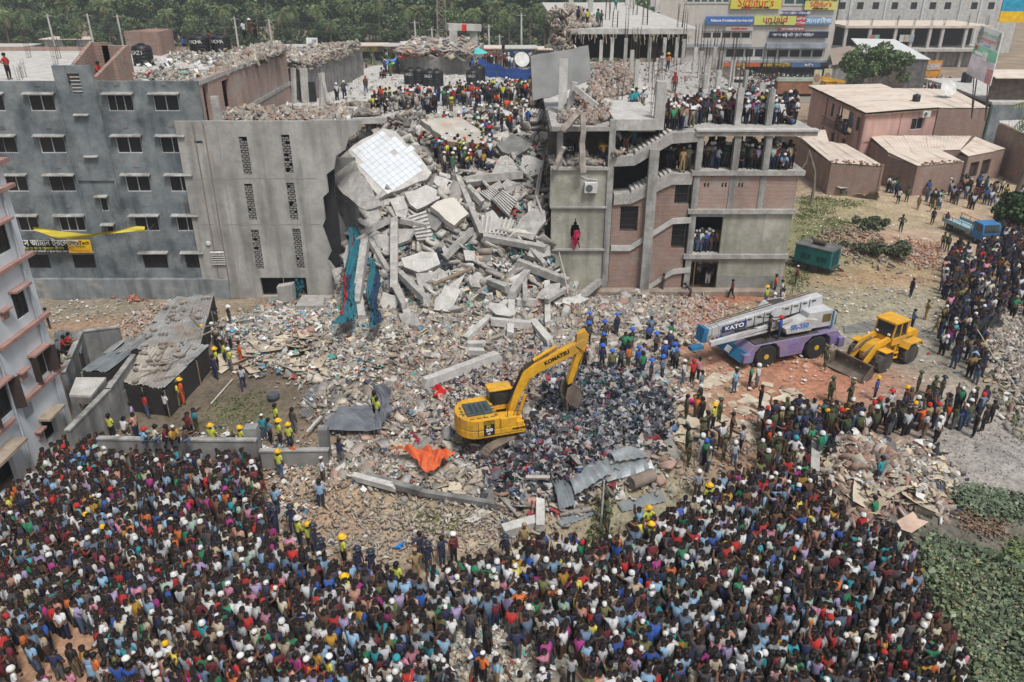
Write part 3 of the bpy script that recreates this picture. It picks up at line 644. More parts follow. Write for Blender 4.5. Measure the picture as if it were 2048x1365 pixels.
r0 = T(1130,62,15); zb_ = 15.0
part('upper_roof_slab',[(5.2,20.5,92.8,150,14.65,15.0)],conc_light)
part('dark_room_backing',[(5.5,20,97,97.2,z4,14.6)],dark)
part('upper_lip',[(5.2,20.5,92.6,92.79,14.5,15.06)],conc_light)
for px,ya,yb in [(1181,-10,24),(1142,-10,14),(1255,-15,12),(1265,-15,18),(1315,-12,25),(1305,-12,14)]:
    p = T(px,yb,15); part('deck_column',[(p.x-.35,p.x+.35,p.y,p.y+.7,15.01,TY(px,ya,p.y).z)],conc_light)
for px,py,h in [(1215,40,3),(1290,50,2.6),(1270,30,3),(1230,55,2),(1360,55,2.5)]:
    p = T(px,py,15); rebars(rb,p.x,min(p.y,140),15,h,7,.6,.05,r=.03)

m = MB()
for i in range(60):
    x = RN.uniform(5.3,20); z = 14.5; m.tube([(x,92.55,z),(x+RN.uniform(-.2,.2),92.4,z-RN.uniform(.2,1.1))],RN.uniform(.02,.06),4)
mk('hanging_scraps',m,M('hanging_scraps',(.33,.29,.24),var=.4),rb,kind='stuff')
ac = thing('air_conditioner','white outdoor air conditioner unit fixed to the stained plaster panel of the half collapsed building','air conditioner',TY(1181,374,RY))
m = MB(); m.box((0,-.2,0),(.85,.36,.68)); mk('casing',m,white_w,ac)
m = MB(); m.lathe([(.24,0),(.24,.03),(.05,.04)],16,(-.12,-.385,0),Rx(pi/2)); mk('fan_grille',m,M('fan_dark',(.12,.12,.12)),ac)
m = MB(); m.tube([(.42,-.1,-.2),(.5,-.05,.2),(.4,-.03,.5),(-.3,-.03,.55),(-.7,-.03,.75)],.03,5); mk('hose',m,white_w,ac)
m = MB(); c0 = TY(1152,470,RY-.25)
m.grid(lambda u,v: (c0.x-.25+.45*u+.12*sin(9*v),RY-.28-.08*sin(6*u+5*v),c0.z+.35-1.5*v*(.8+.2*sin(7*u))),5,9)
mk('hanging_cloth',m,M('crimson_cloth',(.35,.02,.06)),label='crimson cloth hanging out of the hole punched in the plaster wall',cat='cloth')

m = MB()
for py in (358,450): m.bx(cx0+.02,cxr-.02,CY-.012,CY-.002,Zp(py,CY),Zp(py,CY)+.05)
for px in (455,545): m.bx(Xp(px,400,CY),Xp(px,400,CY)+.04,CY-.010,CY-.002,.3,CT-.1)
mk('casting_seam',m,M('seam',(.3,.29,.27)),c_,kind='stuff')
m = MB(); q = TY(424,240,CY); m.bx(q.x,q.x+.45,CY+.31,CY+.7,CT-.49,CT+1.5); mk('column_stub',m,concrete,c_)
# ================================================================ collapse: plateau, slabs, beams
def slab_at(name,poly,c,n,th,mats,label,cat='concrete slab',group=None,jag=.1,seg=.6,parent=None):
    "poly: picture corners; laid on the plane through point c with normal n, given thickness th"
    n = Vector(n).normalized(); pts = []
    for a,b in poly:
        d = Vector(ray(a,b)); o = Vector((0,0,H)); t = (c-o).dot(n)/d.dot(n); pts.append(o+d*t)
    out = []
    for i,p in enumerate(pts):
        q = pts[(i+1) % len(pts)]; k = max(1,int((q-p).length/seg)); e = (q-p).normalized().cross(n)
        for j in range(k): out.append(p.lerp(q,j/k)+e*(RN.uniform(-jag,jag) if (j or jag > .05) else 0))
    cen = sum(out,Vector())/len(out); mb = MB(); mb.prism([p-cen for p in out],-n*th)
    o = mk(name,mb,mats,parent,label=label,cat=cat,group=group); o.location = cen; return o
def z6(L): return [(580+x/3.303,200+y/3.303) for x,y in L]
def zb(L): return [(560+x/3.303,560+y/3.303) for x,y in L]
def zc2(L): return [(500+x/3.303,y/3.303) for x,y in L]
def cen(L): return (sum(p[0] for p in L)/len(L),sum(p[1] for p in L)/len(L))
PG = None

pl = MB(); pz = 9.3
P = [T(a,b,pz) for a,b in [(560,238),(700,238),(850,232),(905,232),(1020,196),(1070,200),(1095,160),(1060,138),(820,128),(745,132),(700,150),(640,185),(560,205)]]
pl.prism(P,(0,0,-.5)); mk('collapsed_roof_deck',pl,conc_light,label='broad dusty flattened roof where the rescue crowd stands above the collapse',cat='roof deck')
m = MB(); P = [T(a,b,8.0) for a,b in [(860,250),(1130,235),(1130,180),(1000,190),(860,225)]]; m.prism(P,(0,0,-.5)); mk('sunken_deck',m,concrete,label='sunken inner deck of broken floor between the crowd and the tilted wall slab',cat='floor slab')
SL = [
 ('large slab carrying the white tiled floor, tilted steeply down to the rubble',z6([(375,330),(610,190),(700,205),(935,480),(900,520),(600,645),(555,610)]),(.25,-.62,.75),1.6,.75,conc_light),
 ('torn grey wall panel slumped beside the white tiled slab',z6([(240,470),(378,335),(600,700),(500,730),(345,625)]),(-.45,-.6,.65),1.2,.25,concrete),
 ('rounded light slab fragment just below the white tiled slab',z6([(760,620),(900,560),(1010,615),(985,650),(840,725),(790,690)]),(.15,-.6,.8),.9,.3,conc_light),
 ('small worn slab fragment left of the rounded light slab',z6([(655,655),(740,640),(782,720),(765,785),(700,765)]),(-.1,-.7,.7),.8,.3,conc_light),
 ('pale smooth slab with a clean rectangular edge above the ribbed stair slab',z6([(925,700),(1020,655),(1090,640),(1180,750),(1080,835)]),(.2,-.55,.8),1.2,.5,M('pale_screed',(.55,.52,.46),var=.08)),
 ('big leaf shaped slab leaning against the end of the plaster building',z6([(1450,880),(1520,790),(1600,720),(1690,730),(1692,800),(1600,932)]),(-.2,-.7,.65),1.3,.25,concrete),
 ('broad flat slab with a clean front edge right of the crowd on the pile',z6([(1390,375),(1440,365),(1525,470),(1520,500),(1170,545),(1150,510),(1330,480)]),(.1,-.35,.9),.9,.5,concrete),
 ('big reddish stained slab sloping behind the crowd on the pile',z6([(860,125),(1120,112),(1340,262),(1280,290),(1040,275)]),(.12,-.3,.95),1.9,.5,M('stained_slab',(.42,.39,.34),stain=(.45,.26,.19),st=(.55,.7),scale=1)),
 ('dark kite shaped slab near the reddish slab on the upper pile',z6([(1360,290),(1470,225),(1605,292),(1500,365),(1400,345)]),(.05,-.5,.8),1.0,.3,conc_dark),
 ('squarish slab hanging over the dark hollow in the middle of the pile',z6([(735,1050),(870,1000),(960,1010),(990,1080),(900,1130),(850,1140),(760,1100)]),(0,-.6,.8),1.2,.4,conc_light),
 ('tall slab standing upright over the foot of the pile',z6([(955,1364),(960,1300),(1150,1150),(1125,1240),(1110,1335),(1000,1400)]),(.05,-.8,.5),1.0,.25,conc_light),
 ('broken slab wedged beside the tall upright slab',z6([(830,1150),(970,1140),(965,1230),(905,1300),(850,1250)]),(-.1,-.8,.5),.9,.25,concrete),
 ('small square slab near the white plastic scraps on the pile',z6([(1145,992),(1220,1000),(1222,1062),(1150,1060)]),(.1,-.6,.8),.7,.15,conc_light),
 ('lower slab of the void beside the blue green netting',z6([(540,900),(640,880),(780,1000),(690,1060),(600,1010)]),(.2,-.6,.7),.5,.3,concrete),
 ('narrow slab behind the ribbed stair slab',z6([(900,750),(960,740),(1010,800),(960,870),(900,830)]),(0,-.6,.8),.7,.3,conc_dark),
 ('slab with ragged rim below the green shirted man on the pile',z6([(960,500),(1080,540),(1080,600),(1000,590),(940,540)]),(.1,-.5,.8),.6,.3,conc_light),
 ('wide upper slab at the edge of the deck above the sunken floor',z6([(1310,80),(1400,60),(1460,80),(1460,150),(1380,170),(1320,120)]),(0,-.4,.9),1.0,.3,conc_light),
 ('slab leaning against the broken frame near the building with the stair',z6([(1520,250),(1760,40),(1780,70),(1600,270)]),(-.5,-.5,.7),1.5,.35,conc_dark),
 ('grey roof slab lying on the wing roof beside the round boulder like lump',zc2([(470,770),(560,725),(600,740),(500,800)]),(0,-.2,1),4.2,.3,conc_light),
 ('flat pale slab pair near the foot of the pile beside the upright beam',zb([(900,0),(1020,10),(970,110),(925,60)]),(.1,-.7,.6),.8,.25,concrete),
 ('blank slab standing on edge at the foot of the pile in the middle',zb([(1020,200),(1090,30),(1190,60),(1120,215)]),(.1,-.75,.6),1.1,.22,conc_light),
]
RN2 = random.Random(77)
for i,(px,py,w_,h_) in enumerate([(735,430,60,45),(800,470,50,40),(700,380,55,60),(1010,380,60,40),(1060,330,50,50),(880,560,50,36),(780,600,48,40),(960,560,46,36),(1040,560,52,30),(1080,500,50,36),(840,260,50,24),(1020,300,55,30),(1075,420,40,60),(940,470,44,30),(985,440,40,40),(700,520,30,60),(760,500,34,50),(1100,580,60,26),(1150,600,50,26),(900,610,46,26),(1000,620,50,26),(820,640,50,24),(1090,270,40,50),(755,330+70,40,40)]):
    a = RN2.uniform(-.6,.6); P_s = []
    for k in range(RN2.choice((5,6,7))):
        t = 2*pi*k/6.3+RN2.uniform(-.3,.3); x,y = cos(t)*w_/2*RN2.uniform(.8,1.2),sin(t)*h_/2*RN2.uniform(.8,1.2); P_s.append((px+x*cos(a)-y*sin(a),py+x*sin(a)+y*cos(a)))
    P_s = P_s[:6]
    SL.append((('pale','grey')[i % 2]+' broken slab '+('beside the teal netting','left of the tallest leaning post','under the torn grey panel','right of the long pale beam','by the leaning pipes near the top','under the squarish slab','at the foot of the tall leaning posts','above the upright slab','below the level beam','touching the leaf shaped slab','behind the top of the tiled slab','beneath the rescuers group','against the plaster wall end','left of the wide ribbed slab','above the wide ribbed slab','behind the netting strips','between the two tall leaning posts','at the foot of the plaster wall','near the cardboard by the plaster wall','among cardboard below the upright slab','left of the crossed beams','below the teal curtain','by the tall leaning pipes at the broken frame','just under the lower edge of the tiled slab')[i],P_s,(RN2.uniform(-.35,.35),RN2.uniform(-.8,-.35),RN2.uniform(.5,.9)),RN2.uniform(.4,.9),RN2.uniform(.2,.4),(conc_light,concrete)[i % 2]))
for lb,poly,n,lift,th,mt in SL:
    c = TS(*cen(poly),lift) if not lb.startswith('torn grey') else TY(*cen(poly),53.6); slab_at('concrete_slab',poly,c,n,th,mt,lb)

ts = [o for o in COL.objects if o.get('label','').startswith('large slab carrying')][0]
n = Vector((.25,-.62,.75)).normalized(); c = TS(*cen(SL[0][1]),1.6)+n*.02; n0 = n
def on(px,py):
    d = Vector(ray(px,py)); o = Vector((0,0,H)); return o+d*((c-o).dot(n0)/d.dot(n0))
tp = z6([(405,335),(600,213),(640,215),(660,240),(700,240),(740,290),(790,300),(895,480),(655,605),(580,575)])
A,B,D = on(*tp[0]),on(*tp[1]),on(*tp[9]); u = (B-A).normalized(); v = (D-A-u*(D-A).dot(u)).normalized(); TP = [on(*q) for q in tp]; P2 = [((q-A).dot(u),(q-A).dot(v)) for q in TP]
tm = MB(); ts_ = .44; tm.box((0,0,0),(ts_-.018,ts_-.018,.04)); tme = tm.mesh('tile',M('white_glazed_tile',(.60,.63,.66),rough=.35,var=.06,bump=0,spec=.4,stain=(.42,.43,.42),st=(.55,.75)))
R4 = Matrix((u,v,u.cross(v))).transposed().to_4x4()
for i in range(-3,28):
    for j in range(-16,22):
        x,y = (i+.5)*ts_,(j+.5)*ts_
        if inpoly(x,y,P2) and RN.random() > .005 and abs((x-3.9)+.25*(y-1.5)+.3*sin(y*2)) > .0:
            o = link('tile',tme,ts); w = A+u*x+v*y; o.matrix_world = Matrix.Translation(w-ts.location) @ R4 @ Matrix.Rotation(RN.uniform(-.012,.012),4,'X') @ Matrix.Rotation(RN.uniform(-.012,.012),4,'Y')

for k,(poly,lift,nn,lb) in enumerate([(z6([(1250,620),(1345,580),(1385,612),(1318,672)]),.9,(.1,-.5,.8),'short ribbed stair slab near the rebar tangle'),(z6([(1340,660),(1405,600),(1505,665),(1440,770)]),.9,(.1,-.5,.8),'long ribbed stair slab above the dark hollow'),
        (z6([(1265,765),(1480,790),(1440,895),(1255,880)]),.8,(0,-.7,.7),'wide ribbed stair slab beside the leaf shaped slab'),(z6([(785,775),(900,735),(945,915),(845,925)]),.8,(0,-.6,.8),'ribbed stair slab in the middle of the pile'),
        (zc2([(1690,640),(1850,640),(1890,690),(1720,700)]),1.4,(0,-.3,.9),'ribbed slab where a yellow vested man stands near the tilted wall'),(zc2([(1800,720),(1940,730),(1900,810),(1800,800)]),1.2,(0,-.5,.8),'lower ribbed slab of the sunken deck')]):
    c = TS(*cen(poly),lift); nv = Vector(nn).normalized(); par = slab_at('stair_slab',poly,c,nn,.15,concrete,lb)
    q = []
    for a,b in poly:
        d = Vector(ray(a,b)); o = Vector((0,0,H)); q.append(o+d*((c-o).dot(nv)/d.dot(nv)))
    for i in range(7):
        t0,t1 = (i+.15)/7,(i+.6)/7; L4 = [q[0].lerp(q[1],t0),q[0].lerp(q[1],t1),q[3].lerp(q[2],t1),q[3].lerp(q[2],t0)] if k not in (3,) else [q[0].lerp(q[3],t0),q[0].lerp(q[3],t1),q[1].lerp(q[2],t1),q[1].lerp(q[2],t0)]
        m = MB(); m.prism([p-par.location for p in L4],nv*.14); mk('step',m,conc_light,par)

BM = []
def beams(L,conv,w,lift,mt,lb=None):
    for it in L: BM.append((conv([it[:2]])[0],conv([it[2:4]])[0],it[4] if len(it) > 4 else w,lift,mt,it[5] if len(it) > 5 else None))
beams([(470,885,668,790,.42,'beam end resting on the head of the tallest leaning post beside the netting'),(720,798,912,845,.36,'short beam branching to the right from the head of the tallest post'),(690,795,688,1255,.5,'tallest straight post leaning on the pile under two crossed beams'),
       (500,915,440,1355,.5,'stout post leaning over the red cloth beside the blue green netting'),(520,925,645,1135,.34,'thin oblique beam between the two tall leaning posts'),(690,1240,755,1360,.36,'lower broken end of the tallest leaning post'),
       (720,1150,900,1325,.4,'sloping beam in the dark hollow below the squarish slab'),(1020,1050,1205,865,.4,'rough crumbled beam rising towards the long pale beam'),(1108,515,1265,895,.4,'long pale smooth beam sliding down from the crowd on the pile'),
       (1175,580,1275,690,.4,'short beam with frayed rods beside the long pale beam'),(1270,910,1690,985,.45,'long level beam below the leaf shaped slab'),(1505,1075,1835,1205,.45,'sloping beam ending by the plaster wall'),
       (1465,1300,1565,1150,.42,'inclined beam of the crossed group near the middle foot of the pile'),(1545,1160,1553,1310,.3,'upright strut behind the inclined beam of the crossed group'),(1945,1280,2045,1200,.4,'beam lying against the plaster wall near the cardboard boxes'),
       (800,225,852,105,.45,'short upright beam beside the reddish stained slab'),(1640,600,1610,720,.2,'thin post standing in the rebar tangle'),(600,60,790,60,.5,None),(1480,20,1470,160,.55,'squat column still standing on the sunken deck'),
       (1320,1200,1440,1250,.4,'half buried beam end near the blue plastic at the pile foot'),(1600,1000,1690,1100,.3,None),(640,560,560,690,.3,None),(1840,1240,1700,1330,.3,None)],z6,.4,.9,concrete)
beams([(945,685,1450,500,.5,'long beam lying alone on the rubble between the pile and the yellow excavator'),(1520,110,1610,-20,.42,'upper arm of the crossed beams at the foot of the pile'),(1530,130,1520,365,.4,'vertical beam in the crossed group at the foot of the pile'),
       (1400,280,1655,300,.42,'horizontal beam of the crossed group at the foot of the pile'),(1555,148,1695,150,.4,'short horizontal stub near the top of the crossed beams'),(1230,395,1505,145,.4,'long oblique beam crossing behind the vertical one'),
       (1665,270,1785,415,.42,'beam pointing down towards the tip of the excavator boom'),(1765,15,1770,295,.36,'slender upright beam by the thin green cord'),(1880,235,1960,15,.4,'leaning beam on the slope beneath the plaster wall'),
       (765,40,845,245,.42,'post fallen forward at the left foot of the pile'),(505,-20,540,255,.45,'post behind the netting with its broken foot in cardboard'),(1240,435,1350,430,.35,'stub of beam stacked under the broken cardboard'),(1245,475,1350,478,.35,'second stub stacked below the first under the broken cardboard'),
       (500,1310,760,1375,.3,'thin kerb like beam lying in front of the clearing'),(190,1005,280,900,.12,'thin pale plank on the muddy ground near the boundary wall')],zb,.4,.45,conc_light)
beams([(1140,750,1320,680,.35,'beam along the broken lip of the upper deck beside the crowd'),(760,745,1130,760,.4,'ring beam along the front edge of the flattened roof'),(1070,880,1100,790,.4,None),(460,780,600,730,.5,'thick beam end lying across the rubble on the wing roof'),
       (380,1025,520,1100,.35,'broken bracket beam jutting from the torn wall edge'),(500,1060,650,950,.25,'narrow beam leaning along the torn wall edge'),(640,800,800,765,.45,'rounded beam lying on top of the wing wall'),(1420,1200,1790,1160,.5,None),(800,760,930,790,.35,None)],zc2,.4,.9,concrete)
beams([(1230,890,1110,900,.1,None)],lambda L: L,.3,.3,steel)
BM += [((1010,1065),(1078,1045),.45,.35,conc_light,'squared beam lying at the edge of the crowd beside a white post'),((1080,1000),(1080,1060),.35,.5,conc_light,'white post fallen on the rubble above the crowd edge'),((730,955),(840,985),.3,.4,conc_dark,'dark beam edge in the rubble near the orange tarpaulin'),((830,985),(990,1010),.25,.35,conc_dark,None),((1630,880),(1628,950),.38,.6,concrete,'tall square post upright beside the cardboard and brick heap')]
nb = 0
for a,b,w,lift,mt,lb in BM:
    A3 = TS(*a,lift); B3 = TS(*b,lift); hw = w*RN.uniform(.9,1.15); mid = (A3+B3)/2; mb = MB(); d = B3-A3; L = d.length; k = max(2,int(L/.8))
    R = d.to_track_quat('X','Z').to_matrix() @ Rx(RN.uniform(-.2,.2)); sec = []
    for i in range(k+1):
        t = (i/k-.5)*L; j = RN.uniform(-.03,.03)
        sec.append([R @ Vector((t+(RN.uniform(-.15,.15) if i in (0,k) else 0),sy*w/2*(1+j),sz*hw/2*(1+j))) for sy,sz in ((-1,-1),(1,-1),(1,1),(-1,1))])
    vs = [p for s_ in sec for p in s_]; fs = [(3,2,1,0),(4*k,4*k+1,4*k+2,4*k+3)]
    for i in range(k):
        for j in range(4): fs.append((4*i+j,4*i+(j+1) % 4,4*i+4+(j+1) % 4,4*i+4+j))
    mb.add(vs,fs); nb += 1
    o = mk('concrete_beam',mb,mt,label=lb or 'plain broken beam half buried among other beams of the pile',cat='concrete beam',group=None if lb else 'half buried beams'); o.location = mid
    if lb is None or RN.random() < .35:
        mb = MB()
        for q in range(5):
            e = R @ Vector((L/2-.05,RN.uniform(-w,w)*.35,RN.uniform(-w,w)*.35)); dd = R @ Vector((RN.uniform(.3,.9),RN.uniform(-.3,.3),RN.uniform(-.3,.1))); mb.tube([e,e+dd*.5,e+dd+Vector((0,0,-.15))],.013,3,cap=False)
        mk('rebar',mb,rebar,o,kind='stuff')

poly = [(1061,112),(1178,91),(1181,160),(1150,172),(1117,190),(1066,202)]
slab_at('wall_slab',poly,TY(1120,150,63),(.1,-.95,.3),.3,M('smooth_cement',(.24,.245,.24),var=.18,scale=.8,stain=(.3,.3,.29)),'large smooth grey wall slab standing tilted beside the broken column',jag=.06)
m = MB(); a,b = TY(1128,118,60),TY(1124,248,59); m.beam(a,b,.6,.6); mk('concrete_column',m,conc_light,label='freestanding broken column in front of the large tilted grey slab',cat='concrete column')
m = MB(); a,b = TY(1150,165,58),TY(1135,235,58); m.beam(a,b,.5,.4); a,b = TY(1148,175,57.5),TY(1195,213,57); m.beam(a,b,.3,.35); mk('broken_struts',m,conc_light,label='pair of broken struts leaning on the column by the plaster building',cat='concrete strut')
for a,b,c2,w,lb in [((1165,225),(1165,345),RY-.6,.42,'rough brick faced beam hanging down over the air conditioner'),((1160,222),(1125,262),RY-.5,.5,'short beam slumped over the edge of the roof of the half collapsed building'),((1127,295),(1110,338),RY-.5,.35,'pinkish brick fragment hanging beside the black tank')]:
    m = MB(); A3,B3 = TY(*a,c2),TY(*b,c2+.1); k = 6; pts = [A3.lerp(B3,i/k)+Vector((RN.uniform(-.05,.05),RN.uniform(-.05,.05),0)) for i in range(k+1)]; m.tube(pts,[w*.55*RN.uniform(.85,1.1) for _ in pts],5); mk('concrete_beam',m,M('pinkish_concrete',(.41,.36,.32),var=.25),label=lb,cat='concrete beam')
t_ = tank(1137,322,Z(334),1.0,1.5,'GAZI','black water tank lettered GAZI inside the open top storey above the plaster panels')

GREY = [(.30,.28,.25),(.25,.235,.21),(.34,.29,.245),(.30,.225,.185),(.40,.355,.28),(.16,.15,.14),(.50,.48,.44),(.28,.175,.135)]
def scatter_px(poly,n,zoff=0.0,use=TS,level=None):
    xs = [p[0] for p in poly]; ys = [p[1] for p in poly]; out = []
    while len(out) < n:
        a = RS.uniform(min(xs),max(xs),n*2); b = RS.uniform(min(ys),max(ys),n*2); k = inpoly(a,b,poly)
        out += list(zip(a[k],b[k]))
    return out[:n]
def surf_world(poly,n,level=None,soft=1.0):
    "uniform in world area inside the picture polygon"
    if level is not None: W_ = [T(a,b,level) for a,b in poly]
    else: W_ = [TS(a,b) for a,b in poly]
    xs = [p.x for p in W_]; ys = [p.y for p in W_]; P2 = [(p.x,p.y) for p in W_]; X_ = []; Y_ = []
    while sum(map(len,X_)) < n:
        a = RS.uniform(min(xs),max(xs),n*3+10); b = RS.uniform(min(ys),max(ys),n*3+10); k = inpoly(a,b,P2); k &= (RS.uniform(0,1,len(a)) < (1 if (level is not None or not soft) else np.clip(.62+.5*np.sin(a*.55+1.3*np.sin(b*.41))*np.sin(b*.62+.8*np.sin(a*.37))+.35*np.sin(a*1.7+b*.9)*np.sin(b*1.5-a*.6),.08,1))); X_.append(a[k]); Y_.append(b[k])
    X_ = np.concatenate(X_)[:n]; Y_ = np.concatenate(Y_)[:n]
    if level is None: X_ = X_+RS.normal(0,.55,n)*soft; Y_ = Y_+RS.normal(0,.55,n)*soft
    return X_,Y_,(np.full(n,float(level)) if level is not None else hgt(X_,Y_))
attr = M('rubble_surface',attr='Col',var=.22,scale=4,bump=.35,bs=10)
attr_s = M('cloth_scraps',attr='Col',var=.2,scale=5,bump=0)
def rubble(name,poly,n,smin,smax,pal,wts,level=None,lift=0,flat=.6,pw=2.2,tilt=pi,big=None,hump=0):
    x,y,z = surf_world(poly,n,level); s = smin+(smax-smin)*RS.power(1,n)**pw
    if hump:
        cx_,cy_ = x.mean(),y.mean(); z = z+hump*np.exp(-((x-cx_)/(x.std()*1.2))**2-((y-cy_)/(y.std()*1.2))**2)*RS.uniform(.2,1,n)
    S = np.stack([s*RS.uniform(.8,2.3,n),s*RS.uniform(.5,1.2,n),s*RS.uniform(.12,flat*.75,n)],1)
    P_ = np.stack([x,y,z+s*.12+lift+RS.uniform(0,.12,n)],1); return boxes(P_,S,rotm(n,RS,tilt),pick(RS,pal,wts,n)*RS.uniform(.8,1.15,(n,1)),RS)
F1 = [(440,650),(600,590),(700,640),(1100,590),(1230,590),(1400,600),(1440,650),(1360,700),(1330,850),(1340,960),(1200,980),(1160,1010),(1050,1040),(1000,1000),(800,970),(700,1010),(650,990),(665,940),(740,890),(640,840),(620,760),(500,740)]
PILE = [(690,600),(690,440),(680,300),(760,240),(900,230),(1110,240),(1110,480),(1120,600)]
R = [rubble('a',F1,3600,.2,.6,GREY,(4,2,4,1.5,5,1.2,2.5,1),flat=.35,tilt=.6,pw=2),rubble('a',F1,28000,.05,.3,GREY,(4,3,4,3,2.5,2,1.2,2)),
     rubble('a',PILE,2600,.4,1.3,[(.44,.42,.38),(.36,.34,.31),(.5,.47,.42),(.28,.26,.24)],(3,3,2,1),flat=.3,tilt=1.0,pw=1.6),rubble('a',PILE,9000,.08,.5,GREY,(5,4,2,1,1,2,.5,.6),pw=1.7),
     rubble('a',[(640,620),(1110,570),(1200,600),(1150,680),(850,740),(620,700)],8000,.08,.42,GREY,(4,3,3,2,3,2,1,1)),
     rubble('a',[(880,640),(1050,620),(1180,760),(1080,860),(870,900),(780,820)],7000,.07,.3,GREY,(1,1,3,5,1,2,.6,4)),
     rubble('a',[(700,980),(1000,1000),(1090,1070),(980,1110),(850,1080),(760,1130),(640,1080),(660,990)],2000,.05,.2,GREY,(1,1,4,2,4,0,1,0)),
     rubble('a',[(1620,900),(1720,890),(1870,920),(1890,1000),(1760,1040),(1640,1010)],2400,.1,.5,GREY,(1,1,4,5,3,1,.6,4),hump=.5)]
V,Fq,C = cat(*R); me = np_mesh('rubble',V,Fq,attr,C); link('rubble',me,kind='stuff')

R = [rubble('a',[(400,165),(480,120),(545,90),(570,100),(560,110),(400,168)],5200,.06,.5,GREY,(4,3,3,1,4,1,2,1),level=GR,flat=.35,hump=.7,pw=2.6),
     rubble('a',[(230,160),(330,140),(400,150),(400,166),(240,166)],800,.05,.25,GREY,(4,3,3,1,3,1,3,0),level=GR,hump=.4),
     rubble('a',[(330,105),(400,100),(500,100),(440,135),(340,120)],260,.1,.4,GREY,(4,3,3,1,3,1,1,0),level=GR)]
V,Fq,C = cat(*R); link('roof_rubble',np_mesh('roof_rubble',V,Fq,attr,C),kind='stuff')
WT = CT-.5
R = [rubble('a',[(370,235),(470,222),(700,222),(700,243),(370,243)],2600,.06,.45,GREY,(4,3,3,1.5,2,1,1.5,2),level=WT,hump=.5),
     rubble('a',[(700,235),(740,222),(800,235),(860,330),(800,300),(720,262)],1500,.08,.5,GREY,(4,3,1,1,1,3,.5,1),level=None,lift=2.2)]
V,Fq,C = cat(*R); link('wing_roof_rubble',np_mesh('wing_roof_rubble',V,Fq,attr,C),kind='stuff')
R = [rubble('a',[(560,235),(690,215),(760,205),(760,232),(570,240)],1600,.07,.4,GREY,(4,3,1,1,1,3,.5,1),level=9.4,hump=.6),rubble('a',[(600,205),(700,160),(1090,150),(1090,195),(900,230),(600,235)],900,.05,.2,GREY,(4,3,2,1,5,0,5,0),level=9.32),
     rubble('a',[(860,225),(1110,200),(1110,250),(880,260)],2200,.08,.5,GREY,(4,4,2,1,2,3,1,1),level=8.1,hump=.7)]
V,Fq,C = cat(*R); link('deck_rubble',np_mesh('deck_rubble',V,Fq,attr,C),kind='stuff')
zt = Z(254)
R = [rubble('a',[(1115,246),(1130,215),(1180,205),(1220,215),(1225,240),(1180,252)],2600,.06,.42,GREY,(3,3,3,4,2,1,1,3),level=zt,hump=1.6),
     rubble('a',[(1180,135),(1270,130),(1260,190),(1180,200)],4500,.07,.42,GREY,(3,3,4,5,2,1,1,3),level=z4+.02,hump=1.0),
     rubble('a',[(1150,120),(1490,120),(1580,240),(1200,230)],900,.06,.25,GREY,(3,3,4,5,2,1,1,3),level=z4+.02),
     rubble('a',[(1105,332),(1225,332),(1225,322),(1105,320)],500,.12,.45,GREY,(3,3,1,1,1,3,0,1),level=Z(334)+.02,hump=.4),
     rubble('a',[(1225,312),(1300,302),(1300,285),(1240,300)],260,.12,.4,GREY,(3,3,3,1,1,1,1,2),level=Z(310)),
     rubble('a',[(1125,60),(1200,55),(1170,20),(1130,10)],2000,.1,.5,GREY,(3,3,4,3,4,1,2,1),level=15.0,hump=.4)]
x = RS.normal(5.6,.5,500); zz = 12+5*RS.power(1,500)**1.7; s = RS.uniform(.15,.7,500)
R.append(boxes(np.stack([x-.12*(zz-12),RS.uniform(91,94,500),zz],1),np.stack([s*1.7,s*.6,s*.25],1),rotm(500,RS),pick(RS,GREY,(3,3,4,3,4,1,2,1),500),RS))
V,Fq,C = cat(*R); link('building_rubble',np_mesh('building_rubble',V,Fq,attr,C),kind='stuff')

CH = []
for i in range(10):
    rs = np.random.RandomState(40+i); v,f,c_x = boxes(np.zeros((1,3)),np.array([[1.2,rs.uniform(.5,.9),rs.uniform(.18,.45)]]),np.eye(3)[None],np.ones((1,3)),rs,.2)
    CH.append([np_mesh('concrete_chunk',v,f,mt) for mt in (concrete,conc_light,M('brickish_chunk',(.38,.25,.2),var=.3,scale=3),M('beige_chunk',(.5,.44,.35),var=.15))])
def near_mark(px,py):
    L = [(760,330,'near the white tiled slab'),(720,560,'near the teal netting'),(900,300,'near the rescuers on the pile'),(1050,350,'near the leaning pipes'),(860,440,'near the pale screed slab'),(1050,450,'near the leaf shaped slab'),(860,540,'near the squarish slab'),(1000,560,'near the level beam'),(1030,630,'near the crossed beams'),(480,680,'near the tall cracked wall'),(600,720,'near the sandy cardboard'),(900,720,'near the lone long beam'),(800,800,'near the grey sheeting'),(860,930,'near the orange tarpaulin'),(960,900,'near the excavator tracks'),(1060,740,'under the excavator boom'),(1180,640,'below the plaster wall'),(1320,640,'below the brick stair wall'),(1250,860,'near the garment heap'),(1100,1000,'near the tin sheets'),(720,1020,'near the thin kerb beam'),(900,1010,'near the dark beam edge')]
    return min(L,key=lambda q: hypot(q[0]-px,q[1]-py))[2]
CN = ['grey','pale','brick red','beige']
